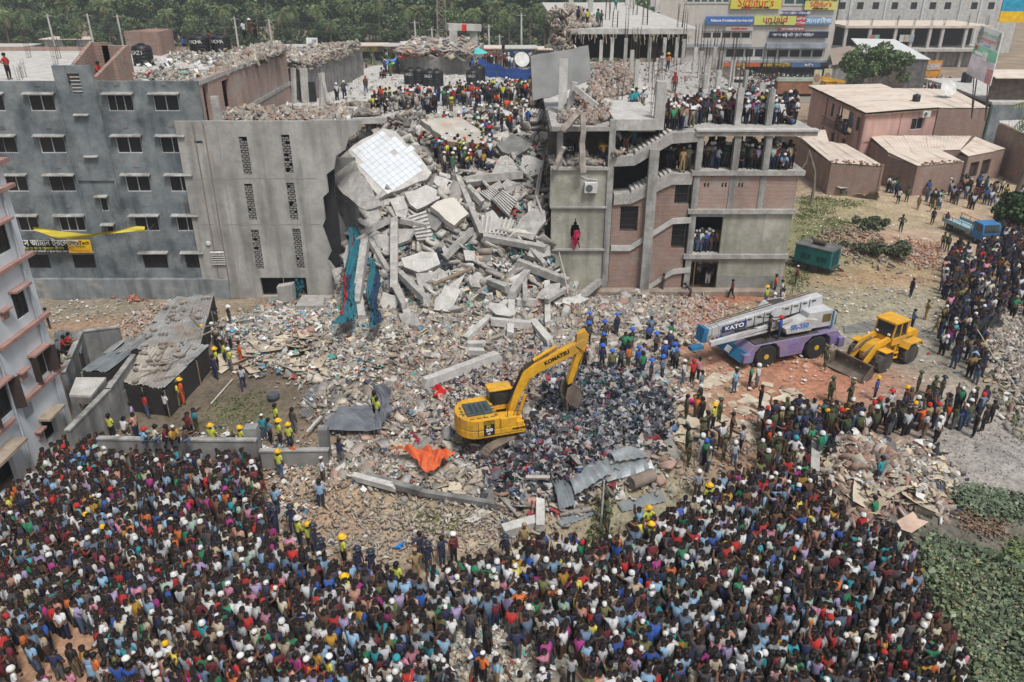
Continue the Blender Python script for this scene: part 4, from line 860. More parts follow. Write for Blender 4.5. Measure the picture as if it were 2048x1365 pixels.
for px,py in scatter_px(PILE,120)+scatter_px(F1,140):
    p = TS(px,py,.18); s = RN.uniform(.35,.95)*(1.25 if px > 690 and py < 600 else .8); inn = py < 600; ci = RN.choice((0,0,1,1) if inn else (0,1,2,2,3))
    o = link('concrete_chunk',RN.choice(CH)[ci],label='%s %s broken chunk %s' % ('big' if s > .75 else 'middling' if s > .5 else 'small',CN[ci],near_mark(px,py)+(' on the pile' if inn else '')),cat='rubble chunk',group='chunks on the collapse pile' if inn else 'chunks on the rubble field',loc=p)
    o.rotation_euler = (RN.uniform(-.7,.7),RN.uniform(-.7,.7),RN.uniform(0,6)); o.scale = (s,s,s)

cbm = []
for i in range(6):
    mb = MB(); cv = RN.uniform(-.12,.15); mb.grid(lambda u,v: (u-.5+.05*v,(v-.5)*(.6+.07*i),cv*(u-.5)**2*2+cv*.5*sin(3*v+i)),3,3); cbm.append(mb.mesh('cardboard_sheet',[cardb,M('pale_cardboard',(.52,.45,.34),var=.2)][i % 2]))
K = 0
for poly,n,s0,s1,lb,gp in [([(430,680),(620,640),(700,700),(620,740),(450,740)],34,.6,1.6,'flattened sandy cardboard sheet in the debris below the cracked tall wall','cardboard below the cracked wall'),([(740,600),(960,600),(1010,700),(840,740),(720,680)],60,.5,1.1,'buff cardboard sheet at the foot of the collapse pile','cardboard at the pile foot'),
                    ([(1310,750),(1500,740),(1640,800),(1580,880),(1340,880)],80,.35,1.15,'flattened cardboard sheet on the trampled ground in front of the crane','cardboard near the crane'),([(1640,895),(1760,900),(1870,940),(1880,1010),(1720,1020)],45,.6,1.9,'bent cardboard sheet on the brick heap by the pond','cardboard on the pond side heap'),
                    ([(860,890),(960,950),(940,1010),(860,1000),(770,880)],22,.5,.9,'cardboard scrap beside the orange tarpaulin','cardboard by the orange tarpaulin'),([(1010,300),(1060,300),(1070,400),(1030,380)],12,.8,1.6,'yellowish board on the upper pile near the leaning poles','boards near the leaning poles')]:
    for px,py in scatter_px(poly,n):
        fl = 'crane' in lb; p = TS(px,py,.07 if fl else .2); s = RN.uniform(s0,s1); ci = RN.randrange(6); o = link('cardboard_sheet',cbm[ci],label=('large ' if s > s0+.66*(s1-s0) else 'small ' if s < s0+.33*(s1-s0) else 'middling ')+('pale ' if ci % 2 else 'tan ')+lb.replace('flattened sandy ','').replace('buff ','').replace('flattened ','').replace('bent ','').replace('yellowish ',''),cat='cardboard',group=gp,loc=p); o.scale = (s,s,s); tl_ = .1 if fl else .35; o.rotation_euler = (RN.uniform(-tl_,tl_),RN.uniform(-tl_,tl_),RN.uniform(0,6))

def scraps(poly,n,s0,s1,pal,wts,crump=.5,tilt=.9,lift=.1,level=None,k=2):
    x,y,z = surf_world(poly,n,level); s = RS.uniform(s0,s1,n); S = np.stack([s,s*RS.uniform(.4,1,n),s],1)
    return sheets(np.stack([x,y,z+lift+RS.uniform(0,.18,n)],1),S,rotm(n,RS,tilt),pick(RS,pal,wts,n)*RS.uniform(.7,1.15,(n,1)),RS,crump,k)
CL = [(.035,.04,.05),(.06,.065,.085),(.42,.42,.43),(.25,.255,.28),(.30,.05,.06),(.03,.13,.11),(.13,.135,.155),(.40,.34,.28),(.07,.14,.3)]
R = [scraps([(1110,760),(1200,745),(1310,790),(1345,850),(1300,900),(1180,890),(1100,830)],5200,.14,.5,CL,(3.5,3.5,5,5,1.1,1.5,3.5,2.2,1),.8,1.3,.15),
     scraps([(1000,900),(1090,860),(1200,870),(1200,930),(1100,980),(1000,960)],3800,.14,.5,CL,(2.6,2.6,5,4,1.4,.7,3.5,3.5,.8),.8,1.3,.15),
     scraps([(900,700),(1050,700),(1120,760),(1050,840),(1000,930),(860,930),(850,800)],1300,.1,.4,CL,(3,3,3,3,1.2,.3,3,2,.5),.7,1.2)]
V,Fq,C = cat(*R); link('garment_scraps',np_mesh('garment_scraps',V,Fq,attr_s,C,smooth=True),kind='stuff')
LT = [(.6,.6,.58),(.5,.42,.3),(.06,.07,.1),(.1,.3,.45),(.45,.06,.06),(.1,.35,.3),(.35,.33,.3)]
R = [scraps([(440,650),(600,600),(760,640),(760,760),(620,760),(480,740)],2600,.08,.4,LT,(5,6,.6,.5,.3,.5,2),.4,.5),scraps(F1,6500,.05,.3,LT,(4,4.5,1.2,.5,.4,.3,3),.4,.5),
     scraps(PILE,1200,.08,.4,LT,(3,2,3,.7,.6,.6,3),.6,1.2),
     scraps([(560,640),(700,600),(1120,560),(1130,700),(600,720)],1600,.1,.5,LT,(6,5,2,.8,.4,.6,2),.6,.9),
     scraps([(1330,600),(1600,590),(1900,560),(1960,700),(1900,800),(1700,820),(1400,880),(1330,800)],1000,.05,.22,LT,(5,5,.6,.3,.2,.1,3),.3,.3,.03),
     scraps([(1600,370),(1760,400),(1880,500),(1860,600),(1600,600)],450,.06,.25,LT,(6,3,.6,.3,.2,.1,3),.3,.3,.03),
     scraps([(90,600),(400,590),(420,640),(100,650)],200,.05,.22,LT,(8,2,.3,.3,.2,.1,2),.3,.3,.03),
     scraps([(1880,640),(2048,620),(2048,800),(1990,780)],700,.1,.5,LT,(3,3,2,.3,.2,.1,4),.4,.6,.05),
     scraps([(900,1240),(1080,1230),(1090,1365),(900,1365)],800,.06,.3,LT,(3,3,.6,.3,.1,.3,4),.4,.5,.03),
     scraps([(1630,900),(1880,920),(1890,1010),(1640,1000)],500,.1,.4,LT,(5,5,1,.3,.2,.1,2),.4,.7,.4),
     scraps([(150,880),(520,860),(640,960),(660,1130),(600,1100),(540,940)],500,.06,.3,LT,(3,3,.6,.3,.1,.3,4),.4,.5,.03)]
V,Fq,C = cat(*R); link('litter',np_mesh('litter',V,Fq,attr_s,C),kind='stuff')
R = [scraps([(680,620),(710,480),(1110,480),(1130,620)],500,.2,.7,LT,(4,4,5,1,1,2,1),.8,1.3,.3),
     scraps([(700,245),(760,232),(900,232),(1100,200),(1100,140),(800,130),(600,200)],500,.1,.4,LT,(5,3,3,.4,.4,.4,2),.4,.5,.06,9.3),scraps([(240,165),(400,160),(540,95),(300,130)],160,.1,.5,LT,(6,3,1,.4,.1,.4,2),.4,.5,.3,GR)]
V,Fq,C = cat(*R); link('cloth_litter',np_mesh('cloth_litter',V,Fq,attr_s,C),kind='stuff')

m = MB()
for px,py in scatter_px([(1000,330),(1110,300),(1110,560),(1000,600)],60)+scatter_px(PILE,90)+scatter_px(F1,70):
    a = TS(px,py,.2); pts = [a]; d = Vector((RN.uniform(-1,1),RN.uniform(-.7,.3),RN.uniform(0,.7)))
    for i in range(4): d += Vector((RN.uniform(-.5,.5),RN.uniform(-.5,.5),RN.uniform(-.6,.3))); pts.append(pts[-1]+d*.35)
    m.tube(pts,.016,3,cap=False)
mk('rebar_tangle',m,rebar,kind='stuff')
pipe = M('pale_pipe_metal',(.42,.38,.33),rough=.6)
for i,(a,b,c3,r) in enumerate([((1108,235),(1085,330),(1075,395),.07),((1112,240),(1095,325),(1070,430),.06),((1104,250),(1080,340),(1065,420),.05),((1085,390),(1100,470),(1118,510),.1),((1072,395),(1085,430),(1092,450),.08),((1118,505),(1128,545),(1136,590),.04),((1100,300),(1092,350),(1098,400),.05)]):
    mb = MB(); mb.tube([TS(*a,2.2),TS(*b,1.6),TS(*c3,.8)],r,6)
    mk('metal_pipe',mb,pipe,label=['thickest bent pipe of the leaning bundle beside the broken building edge','longest thin pipe reaching down from the broken column','bent pipe crossing over the yellowish boards','dark heavy pipe sliding down past the leaf shaped slab','short pipe between the leaning bundle and the leaf shaped slab','thin rod slanting in front of the lowest plaster panel','inner pipe half hidden in the leaning bundle'][i],cat='pipe')
m = MB(); a,b = TS(*z6([(945,1222)])[0],.9),TS(*z6([(1190,1118)])[0],1.1); m.tube([a,b],.13,8); mk('wooden_log',m,wood,label='brown tubular pole lying obliquely on the pile above the upright slab',cat='pole')

NT = M('teal_netting',(.02,.13,.165),rough=.9,var=.3,wave=(3,(.02,.10,.13),'X')); NB = M('navy_netting',(.02,.05,.1),var=.3,wave=(6,(.015,.03,.06),'Z'))
for i,(pts,w,mt,lb) in enumerate([([(705,455),(706,500),(700,560),(690,620),(672,650)],.3,NT,'teal netting draped from the broken slab edge and trailing onto the cardboard'),([(712,470),(712,540),(706,600),(700,640)],.2,NT,'narrow teal netting strip twisted beside the stout leaning post'),
        ([(693,540),(694,590),(697,645)],.18,NB,'navy netting strip hanging down to the rubble'),([(742,520),(743,580),(744,655)],.2,NT,'teal curtain hanging between the leaning posts'),([(750,540),(752,600),(752,650)],.2,NB,'dark blue hanging cloth beside the teal curtain'),
        ([(703,470),(695,540),(682,630)],.07,M('red_cloth',(.28,.02,.02)),'thin red cloth strip stretched along the leaning post'),([(598,560),(594,590),(590,615)],.25,NT,'torn teal scrap hanging in the gap of the tall wall')]):
    mb = MB(); Q = [TS(*q,1.5 if i < 6 else 0) for q in pts]
    if i == 6: Q = [TY(*q,CY-.4) for q in pts]
    def fn(u,v,Q=Q,w=w):
        t = u*(len(Q)-1); k = min(int(t),len(Q)-2); p = Q[k].lerp(Q[k+1],t-k); ww = w*(.7+.5*abs(sin(3*u+1)))
        return p+Vector(((v-.5)*ww*2+.12*sin(9*u),.12*sin(16*v+5*u),0))
    mb.grid(fn,26,10); mb.v = [(x+RN.gauss(0,.035),y+RN.gauss(0,.05),z+RN.gauss(0,.03)) for x,y,z in mb.v]; mk('netting',mb,mt,label=lb,cat='netting',smooth=True)

def cloth(name,poly,mt,lb,cat_='tarpaulin',lift=.25,amp=.2,nu=16,nv=12,level=None,fr=6):
    P4 = [T(*q,level) if level is not None else TS(*q,lift) for q in poly]; mb = MB(); ph = RN.uniform(0,6)
    def fn(u,v):
        p = (P4[0].lerp(P4[1],u)).lerp(P4[3].lerp(P4[2],u),v); z = amp*(sin(fr*u+ph+3*v)*sin(fr*.8*v+2*u)+.4*sin(fr*2.3*u+fr*1.7*v)); p.z = (max(hz(p.x,p.y)+lift*.5,p.z) if level is None else p.z)+abs(z)
        p.x += .15*sin(fr*v+ph); return p
    mb.grid(fn,nu,nv); return mk(name,mb,mt,label=lb,cat=cat_)
cloth('tarpaulin',[(788,896),(868,903),(916,912),(862,952)],M('orange_tarp',(.62,.13,.045),rough=.6,var=.15,bump=.1),'bright orange tarpaulin crumpled on the rubble in front of the yellow excavator',amp=.25,lift=.75,nu=24,nv=18,fr=8)
cloth('tarpaulin',[(640,862),(690,815),(745,812),(770,866)],M('grey_sheeting',(.14,.15,.17),rough=.5,var=.25),'grey plastic sheeting spread on the rubble beside two yellow vested men',amp=.15,lift=.5,nu=20,nv=16)
cloth('tarpaulin',[(760,868),(790,820),(770,770),(745,775)],MATS['grey_sheeting'],'rolled strip of grey sheeting curving around the yellow vested men',amp=.25,lift=.55)
cloth('cloth',[(885,1130+0),(900,1130),(905,1150),(890,1150)],M('maroon_cloth',(.25,.02,.05)),'maroon cloth trampled at the edge of the crowd','cloth',amp=.1) if 0 else None
cloth('cloth',[(868,778),(885,775),(892,795),(872,800)],M('scarlet_cloth',(.6,.02,.02)),'scarlet clothes heap lying on the rubble behind the excavator','cloth',.3,.25,8,8)
cloth('cloth',[(822,868),(832,868),(836,905),(828,905)],M('maroon_cloth',(.25,.02,.05)),'maroon cloth strip trailing to the orange tarpaulin','cloth',.2,.1,4,8)
cloth('plastic_sheet',[(790,1090),(806,1088),(808,1098),(794,1100)],M('blue_plastic',(.02,.2,.6),rough=.4),'small bright blue plastic sheet on the bare ground before the crowd','plastic sheet',.1,.08,5,5)
cloth('board',[(925,1040),(962,1020),(985,1025),(945,1048)],conc_light,'pale flat board lying on bare ground above the riot police','board',.12,.02,3,3)
cloth('board',[(1786,1045),(1820,1025),(1853,1045),(1818,1068)],M('pinkish_board',(.50,.36,.28)),'pinkish square board floating at the pond edge','board',.6,.01,3,3)
cloth('cloth',[(1345,793),(1365,795),(1395,800),(1390,810)],M('magenta_cloth',(.6,.04,.2)),'magenta cloth lying on the cardboard before the crane','cloth',.12,.08,6,5)

def tin_sheet(name,poly,lb,mt=tin,lift=.3,amp=.05,waves=9,bend=0,level=None,th=0,par=None,cat_='metal sheet',nv=6,tag_=True):
    P4 = [(q if isinstance(q,Vector) else (TS(*q,lift) if level is None else T(*q,level))) for q in poly]; mb = MB(); nrm = (P4[1]-P4[0]).cross(P4[3]-P4[0]).normalized(); nrm = nrm if nrm.z > 0 else -nrm
    nu = waves*4
    mb.grid(lambda u,v: P4[0].lerp(P4[1],u).lerp(P4[3].lerp(P4[2],u),v)+nrm*(amp*sin(2*pi*waves*u)+bend*sin(pi*v)+abs(bend)*.3*sin(5*u+4*v)),nu,nv)
    return mk(name,mb,mt,par,label=lb if tag_ else None,cat=cat_ if tag_ else None,smooth=False)
tin_sheet('metal_sheet',[(1170,935),(1282,897),(1308,942),(1135,985)],'widest crumpled corrugated sheet on top of the garment heap',lift=.45,waves=6,bend=.16,amp=.07,nv=10)
tin_sheet('metal_sheet',[(1138,962),(1205,925),(1222,948),(1150,992)],'folded corrugated sheet lapping over the widest one',lift=.7,waves=5,bend=.12,amp=.07)
tin_sheet('metal_sheet',[(1215,905),(1262,895),(1300,915),(1230,925)],'dented corrugated sheet lying across the upper edge of the widest one',lift=.75,waves=5,bend=.1,amp=.06)
tin_sheet('metal_sheet',[(1104,965),(1135,960),(1150,1012),(1118,1020)],'narrow corrugated sheet curling down over the soil bank',lift=.45,waves=5,bend=.2,amp=.05)
tin_sheet('metal_sheet',[(1112,1045),(1180,1018),(1195,1030),(1125,1058)][::-1],'flat corrugated sheet on the ground beside the slender pale post',lift=.12,waves=7)
tin_sheet('metal_sheet',[(1235,1008),(1322,983),(1333,1003),(1245,1028)][::-1],'flat corrugated sheet on the ground behind the yellow helmeted man',lift=.12,waves=8)
tin_sheet('metal_sheet',[(1090,1225),(1115,1225),(1112,1262),(1088,1262)],'upright corrugated sheet standing inside the dense crowd',lift=.6,waves=4)
m = MB(); a,b = TS(1262,968,.5),TS(1306,950,.5); m.tube([a,b],.3,14); mk('metal_drum',m,M('rusty_drum',(.2,.16,.13),var=.3),label='brown metal drum lying beside the widest corrugated sheet',cat='drum')
m = MB(); m.tube([TS(1052,958,.7),TS(1100,956,.8)],.1,6); mk('pipe',m,pipe,label='straight pale pipe lying left of the corrugated sheets',cat='pipe')

vp = thing('marker_post','slender pale post beside three soldiers in file at the edge of the crowd','post',T(1200,1075))
m = MB(); m.tube([(0,0,0),(.03,0,2.9)],.04,6); mk('post',m,conc_light,vp)

b2 = thing('pancaked_block','grey wing with thick rubble on its sagging roof behind the five storey block','building')
A2 = [T(572,195,9.3),T(615,205,9.3),T(660,185,9.3),T(728,150,9.3)]
m = MB(); top = [TY(572,152,A2[0].y).z,TY(640,145,A2[1].y).z,12.6,13.2]; zA = 12.2
back = [Vector((A2[3].x-.5,98,0)),Vector((A2[0].x-3,98,0))]; ring = [Vector((q.x,q.y,0)) for q in A2]+back
m.prism([q+Vector((0,0,8.5)) for q in ring],(0,0,zA-8.5)); mk('wall',m,conc_dark,b2)
rp = [(q.x,q.y) for q in ring]; xs = [p[0] for p in rp]; ys = [p[1] for p in rp]; n = 5200
x = RS.uniform(min(xs),max(xs),n*2); y = RS.uniform(min(ys),max(ys),n*2); k = inpoly(x,y,rp); x = x[k][:n]; y = y[k][:n]; n = len(x); s = .12+.65*RS.power(1,n)**2.4
v,f,c_x = boxes(np.stack([x,y,zA+RS.uniform(0,1.2,n)*np.clip((x-min(xs))/8,.2,.8)],1),np.stack([s*1.8,s*.8,s*.22],1),rotm(n,RS,.8),pick(RS,GREY,(4,4,2,1,3,1,2,.5),n),RS)
link('rubble_cover',np_mesh('rubble_cover',v,f,attr,c_x),b2,kind='stuff')
for px in (587,607,612,640,655):
    m = MB(); p = TY(px,190,A2[1].y-.4 if px < 640 else 76); m.beam((p.x,p.y,9.3),(p.x+RN.uniform(-.6,.6),p.y+.3,12.5),.35,.35); mk('column',m,conc_light,b2)
m = MB(); q = T(603,205,9.3); m.bx(q.x-.1,q.x+1.5,q.y-.15,q.y+.1,9.4,11.2); mk('doorway',m,dark,b2)

b3 = thing('rag_covered_block','broken grey block beyond the deck with red rags and flat slabs on its top','building')
Q = [T(800,143,9.3),T(880,150,9.3),T(945,140,9.3)]; ring = [Vector((q.x,q.y,9.3)) for q in Q]+[Vector((Q[2].x+1,Q[2].y+14,9.3)),Vector((Q[0].x-.5,Q[0].y+14,9.3))]
m = MB(); m.prism(ring,(0,0,1.9)); mk('wall',m,concrete,b3)
n = 900; x = RS.uniform(Q[0].x,Q[2].x,n); y = RS.uniform(Q[1].y-1,Q[2].y+12,n); s = .2+.9*RS.power(1,n)**2
v,f,c_x = boxes(np.stack([x,y,11.3+RS.uniform(0,.9,n)],1),np.stack([s*1.5,s,s*.2],1),rotm(n,RS,.5),pick(RS,GREY+[(.6,.05,.04)],(4,4,3,1,4,1,4,.5,1),n),RS)
link('slab_debris',np_mesh('slab_debris',v,f,attr,c_x),b3,kind='stuff')
fr = thing('concrete_portal','white concrete portal frame standing behind the rag covered block','frame')
a,b = TY(908,105,108),TY(948,105,110); zt = TY(908,60,108).z
for p in (a,b): m = MB(); m.bx(p.x-.5,p.x+.5,p.y-.5,p.y+.5,3,zt); mk('column',m,conc_light,fr)
m = MB(); m.beam((a.x-.8,a.y-.01,zt+.35),(b.x+.8,b.y-.01,zt+.1),1.1,.8); mk('crossbeam',m,conc_light,fr)
m = MB(); p = TY(930,63,109); m.bx(p.x-.3,p.x+.3,a.y-.6,a.y-.58,zt-.1,zt+.7); mk('red_mark',m,red,fr)

for i,(px,py,lb) in enumerate([(822,168,'black water tank on the dusty deck, outermost beside the rag covered block'),(838,168,'black water tank touching the outermost tank on the dusty deck'),(860,172,'black water tank second pair, beside a standing man'),(874,172,'black water tank of the second pair, nearer the blue sheet'),(946,172,'black water tank in front of the blue sheet, lower one'),(958,162,'black water tank close behind the lower one by the blue sheet')]): tank(px,py,9.3,1.5,1.75,None if i % 2 else 'GAZI',lb)
a,b = T(957,155,9.3),T(1064,165,9.3); mb = MB()
mb.grid(lambda u,v: Vector((a.x+(b.x-a.x)*u,a.y+(b.y-a.y)*u+.3*sin(8*u)+.25*v,9.3+1.35*(1-.28*sin(pi*u))*(1-v)+.1+.1*sin(20*u)+.7*(1-u)*(1-v))),30,5)
mk('sheet_barrier',mb,M('royal_blue_sheet',(.05,.13,.42),rough=.6,var=.15,wave=(.5,(.04,.11,.37))),label='long royal blue sheet stretched as a barrier on the deck',cat='tarpaulin')
for u in (0,.35,.7,1): m = MB(); q = a.lerp(b,u); m.tube([(q.x,q.y+.3,9.3),(q.x,q.y+.3,11.0)],.04,5); mk('barrier_pole',m,wood,label='thin pole holding the blue sheet barrier',cat='pole',group='poles of the blue barrier')
um = thing('parasol','turquoise parasol standing beyond the blue sheet barrier','umbrella',T(956,140,9.3)); m = MB(); m.lathe([(1.25,2.0),(.8,2.3),(.05,2.6)],8); mk('canopy',m,M('turquoise_cloth',(.1,.5,.5)),um); m = MB(); m.tube([(0,0,0),(0,0,2.55)],.03,5); mk('pole',m,steel,um)
cloth('tarpaulin',[(772,135),(785,125),(797,128),(795,140)],M('yellow_tarp',(.6,.55,.06)),'small yellow tarpaulin beside the rag covered block',level=9.8,amp=.3,nu=6,nv=6)
cloth('tarpaulin',[(772,130),(784,120),(795,120),(796,127)],M('blue_tarp',(.1,.3,.55)),'small blue tarpaulin above the yellow one',level=10.4,amp=.3,nu=6,nv=6)
# ================================================================ background: trees
def leafmesh(name,blobs,n,size,pal,wts,mat='leaf_scatter',seed=1):
    rs = np.random.RandomState(seed); B = np.array(blobs,float); w = B[:,3]**2; i = rs.choice(len(B),n,p=w/w.sum())
    d = rs.normal(size=(n,3)); d /= np.linalg.norm(d,axis=1)[:,None]; r = rs.uniform(.55,1.02,n)**.6
    P_ = B[i,:3]+d*(r*B[i,3])[:,None]*np.array([1,1,.8]); s = rs.uniform(.6,1.4,n)*size
    v,f,c = sheets(P_,np.stack([s,s*.8,s],1),rotm(n,rs,1.3),pick(rs,pal,wts,n)*(.85+.3*rs.uniform(0,1,len(B))[i])[:,None],rs,.5,1)
    return np_mesh(name,v,f,M(mat,attr='Col',var=.3,rough=.7,bump=0),c)
GR1 = [(.07,.115,.05),(.10,.155,.06),(.15,.2,.08),(.045,.075,.035),(.19,.23,.09)]
def blobs(rs,h,r,n):
    out = []
    for k in range(n):
        a = rs.uniform(0,2*pi); q = r*rs.uniform(0,.75)**.8; z = h*rs.uniform(.45,.95)*(1-.25*q/r); out.append((q*cos(a),q*sin(a),z,r*rs.uniform(.25,.45)))
    return out
TV = []
for k in range(6):
    rs = np.random.RandomState(k+60); h = 11+k; bl = blobs(rs,h,4.5+.4*k,16); cr = leafmesh('crown',bl,4200,.48,GR1,[(4,3,1,3,.3),(2,3,3,1,1.2),(4,2,.5,4,0),(3,4,2,2,.6),(1,3,4,1,2),(5,2,.3,5,0)][k],seed=k)
    mb = MB(); mb.tube([(0,0,-.5),(.2,.1,h*.35),(0,.3,h*.6)],[.4,.3,.18],7)
    for bq in bl[:6]: mb.tube([(.1,.1,h*.35),((bq[0])*.5,bq[1]*.5,(h*.35+bq[2])/2),bq[:3]],[.16,.1,.05],5)
    TV.append((cr,mb.mesh('trunk',wood)))
PV = []
for k in range(3):
    rs = np.random.RandomState(k+90); h = 11+2*k; mb = MB(); mb.tube([(0,0,-.5),(.3*k,.1,h*.5),(.5*k-.3,.2,h)],[.28,.2,.15],7); tr = mb.mesh('trunk',M('palm_trunk',(.16,.13,.10),var=.3)); top = Vector((.5*k-.3,.2,h)); V_ = []; F_ = []; C_ = []
    for j in range(22):
        a = rs.uniform(0,2*pi); el = rs.uniform(-.5,1.2); L = rs.uniform(3.2,4.6); pts = []; p = top.copy(); e = el
        for q in range(9): p = p+Vector((cos(a)*cos(e),sin(a)*cos(e),sin(e)))*(L/9); e -= .2; pts.append(p.copy())
        side = Vector((-sin(a),cos(a),0)); c0 = np.array([(.10,.15,.05),(.06,.10,.035),(.17,.2,.08),(.25,.2,.1)][rs.choice(4,p=[.3,.2,.4,.1])])
        for q in range(1,9):
            w = .75*sin(pi*(q+.5)/9.5)+.15; t = (pts[q]-pts[q-1])
            for sgn in (-1,1):
                for sub in (0,.5):
                    b0 = pts[q-1].lerp(pts[q],sub); k0 = len(V_); V_ += [tuple(b0),tuple(b0+t*.22),tuple(b0+side*sgn*w+t*.5+Vector((0,0,-.45*w))),tuple(b0+side*sgn*w*.9+t*.3+Vector((0,0,-.5*w)))]; F_.append((k0,k0+1,k0+2,k0+3)); C_.append(c0*rs.uniform(.8,1.2))
    PV.append((np_mesh('fronds',np.array(V_),np.array(F_),M('leaf_scatter'),np.array(C_)),tr))
TREELOOK = ['dark green rounded tree','mid green spreading tree','deep green dense tree','fresh green bushy tree','yellowish green tall tree','very dark tall tree']
PALMLOOK = ['short coconut palm with drooping fronds','coconut palm of middling height','tall coconut palm with leaning trunk']
def nearby(px):
    for lim,s in ((70,'at the far end of the wood'),(200,'behind the grey block stair tower'),(330,'behind the brick roof room'),(470,'behind the pair of black tanks'),(600,'behind the three roof watchers'),(740,'behind the distant roadside billboard'),(860,'between the billboard and the lattice mast'),(960,'behind the white concrete portal'),(1050,'beyond the roadside shops with blue signs'),(1400,'beside the high wrecked frame'),(3000,'at the far end of the street')):
        if px < lim: return s
def tree(px,py,kind,sc,palm=False,lb=None,grp='trees of the wood beyond the road',n_=[0]):
    p = T(px,py); p.z = -.1
    lb = lb or ((PALMLOOK[kind] if palm else TREELOOK[kind])+' '+nearby(px))
    t = thing('palm_tree' if palm else 'tree',lb,'palm tree' if palm else 'tree',p,RN.uniform(0,6),grp,sc)
    a,b = (PV if palm else TV)[kind]; link('fronds' if palm else 'crown',a,t); link('trunk',b,t); TREES.append(t); return t
TREES = []
k = 0
for row,(py,st_) in enumerate([(112,62),(101,58),(93,56),(87,56)]):
    px = -120+row*25
    while px < 1160:
        kd = RN.randrange(6); tree(px+RN.uniform(-14,14),py+RN.uniform(-2,2),kd,RN.uniform(.75,1.15)*(.62,.85,1.05,1.3)[row]); px += st_*RN.uniform(.75,1.2); k += 1
for px,py,kd,sc in [(25,112,0,1.1),(62,108,1,1.0),(150,110,2,.95),(165,108,0,1.0),(345,112,1,1.0),(455,112,1,1.05),(570,112,0,1.1),(588,110,1,1),(640,108,1,1.05),(665,112,0,1),(820,112,1,1.1),(845,108,2,.9),(955,112,1,1.05),(990,108,2,.95),(1020,112,1,1.0),(1060,112,2,.95),(1090,110,1,1.05),(1110,112,0,1.1),(760,106,2,1.0),(230,106,2,1),(520,104,2,1),(905,102,2,1.1),(700,100,2,1.05)]:
    tree(px,py+1.5,kd,sc*RN.uniform(.68,.86),True)
bylab = {}
for t in TREES: bylab.setdefault(t['label'],[]).append(t)
ORD = ['first','second','third','fourth','fifth','sixth','seventh','eighth']
for lb,L_ in bylab.items():
    if len(L_) > 1:
        for i,t in enumerate(sorted(L_,key=lambda t: t.location.x/t.location.y)): t['label'] = lb+', '+ORD[min(i,7)]+' from left'

n = 22000; x = RS.uniform(-150,60,n); y = RS.uniform(190,330,n); z = RS.uniform(0,3.0,n)+(y > 230)*RS.uniform(0,9,n); s = RS.uniform(.4,1.1,n)
v,f,c_x = sheets(np.stack([x,y,z],1),np.stack([s,s,s],1),rotm(n,RS,1.4),pick(RS,GR1,(4,4,2,3,.6),n),RS,.5,1); link('undergrowth',np_mesh('undergrowth',v,f,M('leaf_scatter'),c_x),kind='stuff')
n = 16000; x = RS.uniform(-260,200,n); y = RS.uniform(330,480,n); z = RS.uniform(0,20,n); s = RS.uniform(1.5,3.2,n)
v,f,c_x = sheets(np.stack([x,y,z],1),np.stack([s,s,s],1),rotm(n,RS,1.4),pick(RS,GR1,(4,4,2,3,.6),n),RS,.5,1); link('distant_wood',np_mesh('distant_wood',v,f,M('leaf_scatter'),c_x),kind='stuff')

POLE = [(118,95,28,'between the stair tower and the wood'),(196,92,28,'behind the rooftop brick walls'),(254,62,30,'beside the brick roof room'),(549,85,38,'just right of the three roof watchers'),(482,80,34,'behind the pair of tanks'),(834,90,42,'near the red rags'),(867,70,56,'thin one beside the lattice mast'),(979,118,50,'behind the cyan parasol'),(1043,85,27,'before the shops with blue signs'),(1000,100,70,'short one by the deck edge')]
tops = []
for px,yb,yt,lb in POLE:
    p = T(px,yb if yb > 96 else 112); p = T(px,128,0); h = TY(px-2,yt,p.y).z; t = thing('utility_pole','grey concrete utility pole '+lb,'utility pole',p,0,'roadside utility poles'); m = MB(); m.tube([(0,0,-.2),(-.1,0,h)],[.28,.18],7); mk('pole',m,conc_light,t)
    m = MB(); m.bx(-1.1,.9,-.06,.06,h-.5,h-.35); mk('crossarm',m,steel,t); tops.append((p.x-.1,p.y,h-.4))
m = MB()
for a,b in zip(sorted(tops)[:-1],sorted(tops)[1:]):
    for dz in (0,-1.6): m.tube([Vector(a)+Vector((0,0,dz)),(Vector(a)+Vector(b))/2+Vector((0,0,dz-.7)),Vector(b)+Vector((0,0,dz))],.05,3,cap=False)
t0 = min(tops); m.tube([(t0[0]-60,t0[1],t0[2]+1),t0],.05,3); mk('power_line',m,M('wire',(.1,.1,.11),bump=0),label='power lines sagging between the roadside utility poles',cat='power line')
ms = thing('lattice_mast','rusty lattice mast rising before the wood behind the concrete portal','mast',T(886,112,0)); hM = 24
m = MB()
for sx in (-1,1):
    for sy in (-1,1): m.tube([(sx*1.25,sy*1.25,0),(sx*.7,sy*.7,hM)],.1,4)
mk('mast_leg',m,M('mast_steel',(.3,.25,.2),var=.3),ms); m = MB()
for i in range(14):
    w0,w1 = 1.25-.55*i/14,1.25-.55*(i+1)/14; z0,z1_ = hM*i/14,hM*(i+1)/14
    for sx,sy,tx,ty in ((-1,-1,1,-1),(1,-1,-1,-1),(-1,1,1,1),(-1,-1,-1,1),(1,1,1,-1)): m.tube([(sx*w0,sy*w0,z0),(tx*w1,ty*w1,z1_)],.06,3)
    m.bx(-w0,w0,-w0-.04,-w0+.04,z0-.05,z0+.05)
mk('bracing',m,MATS['mast_steel'],ms,kind='stuff')

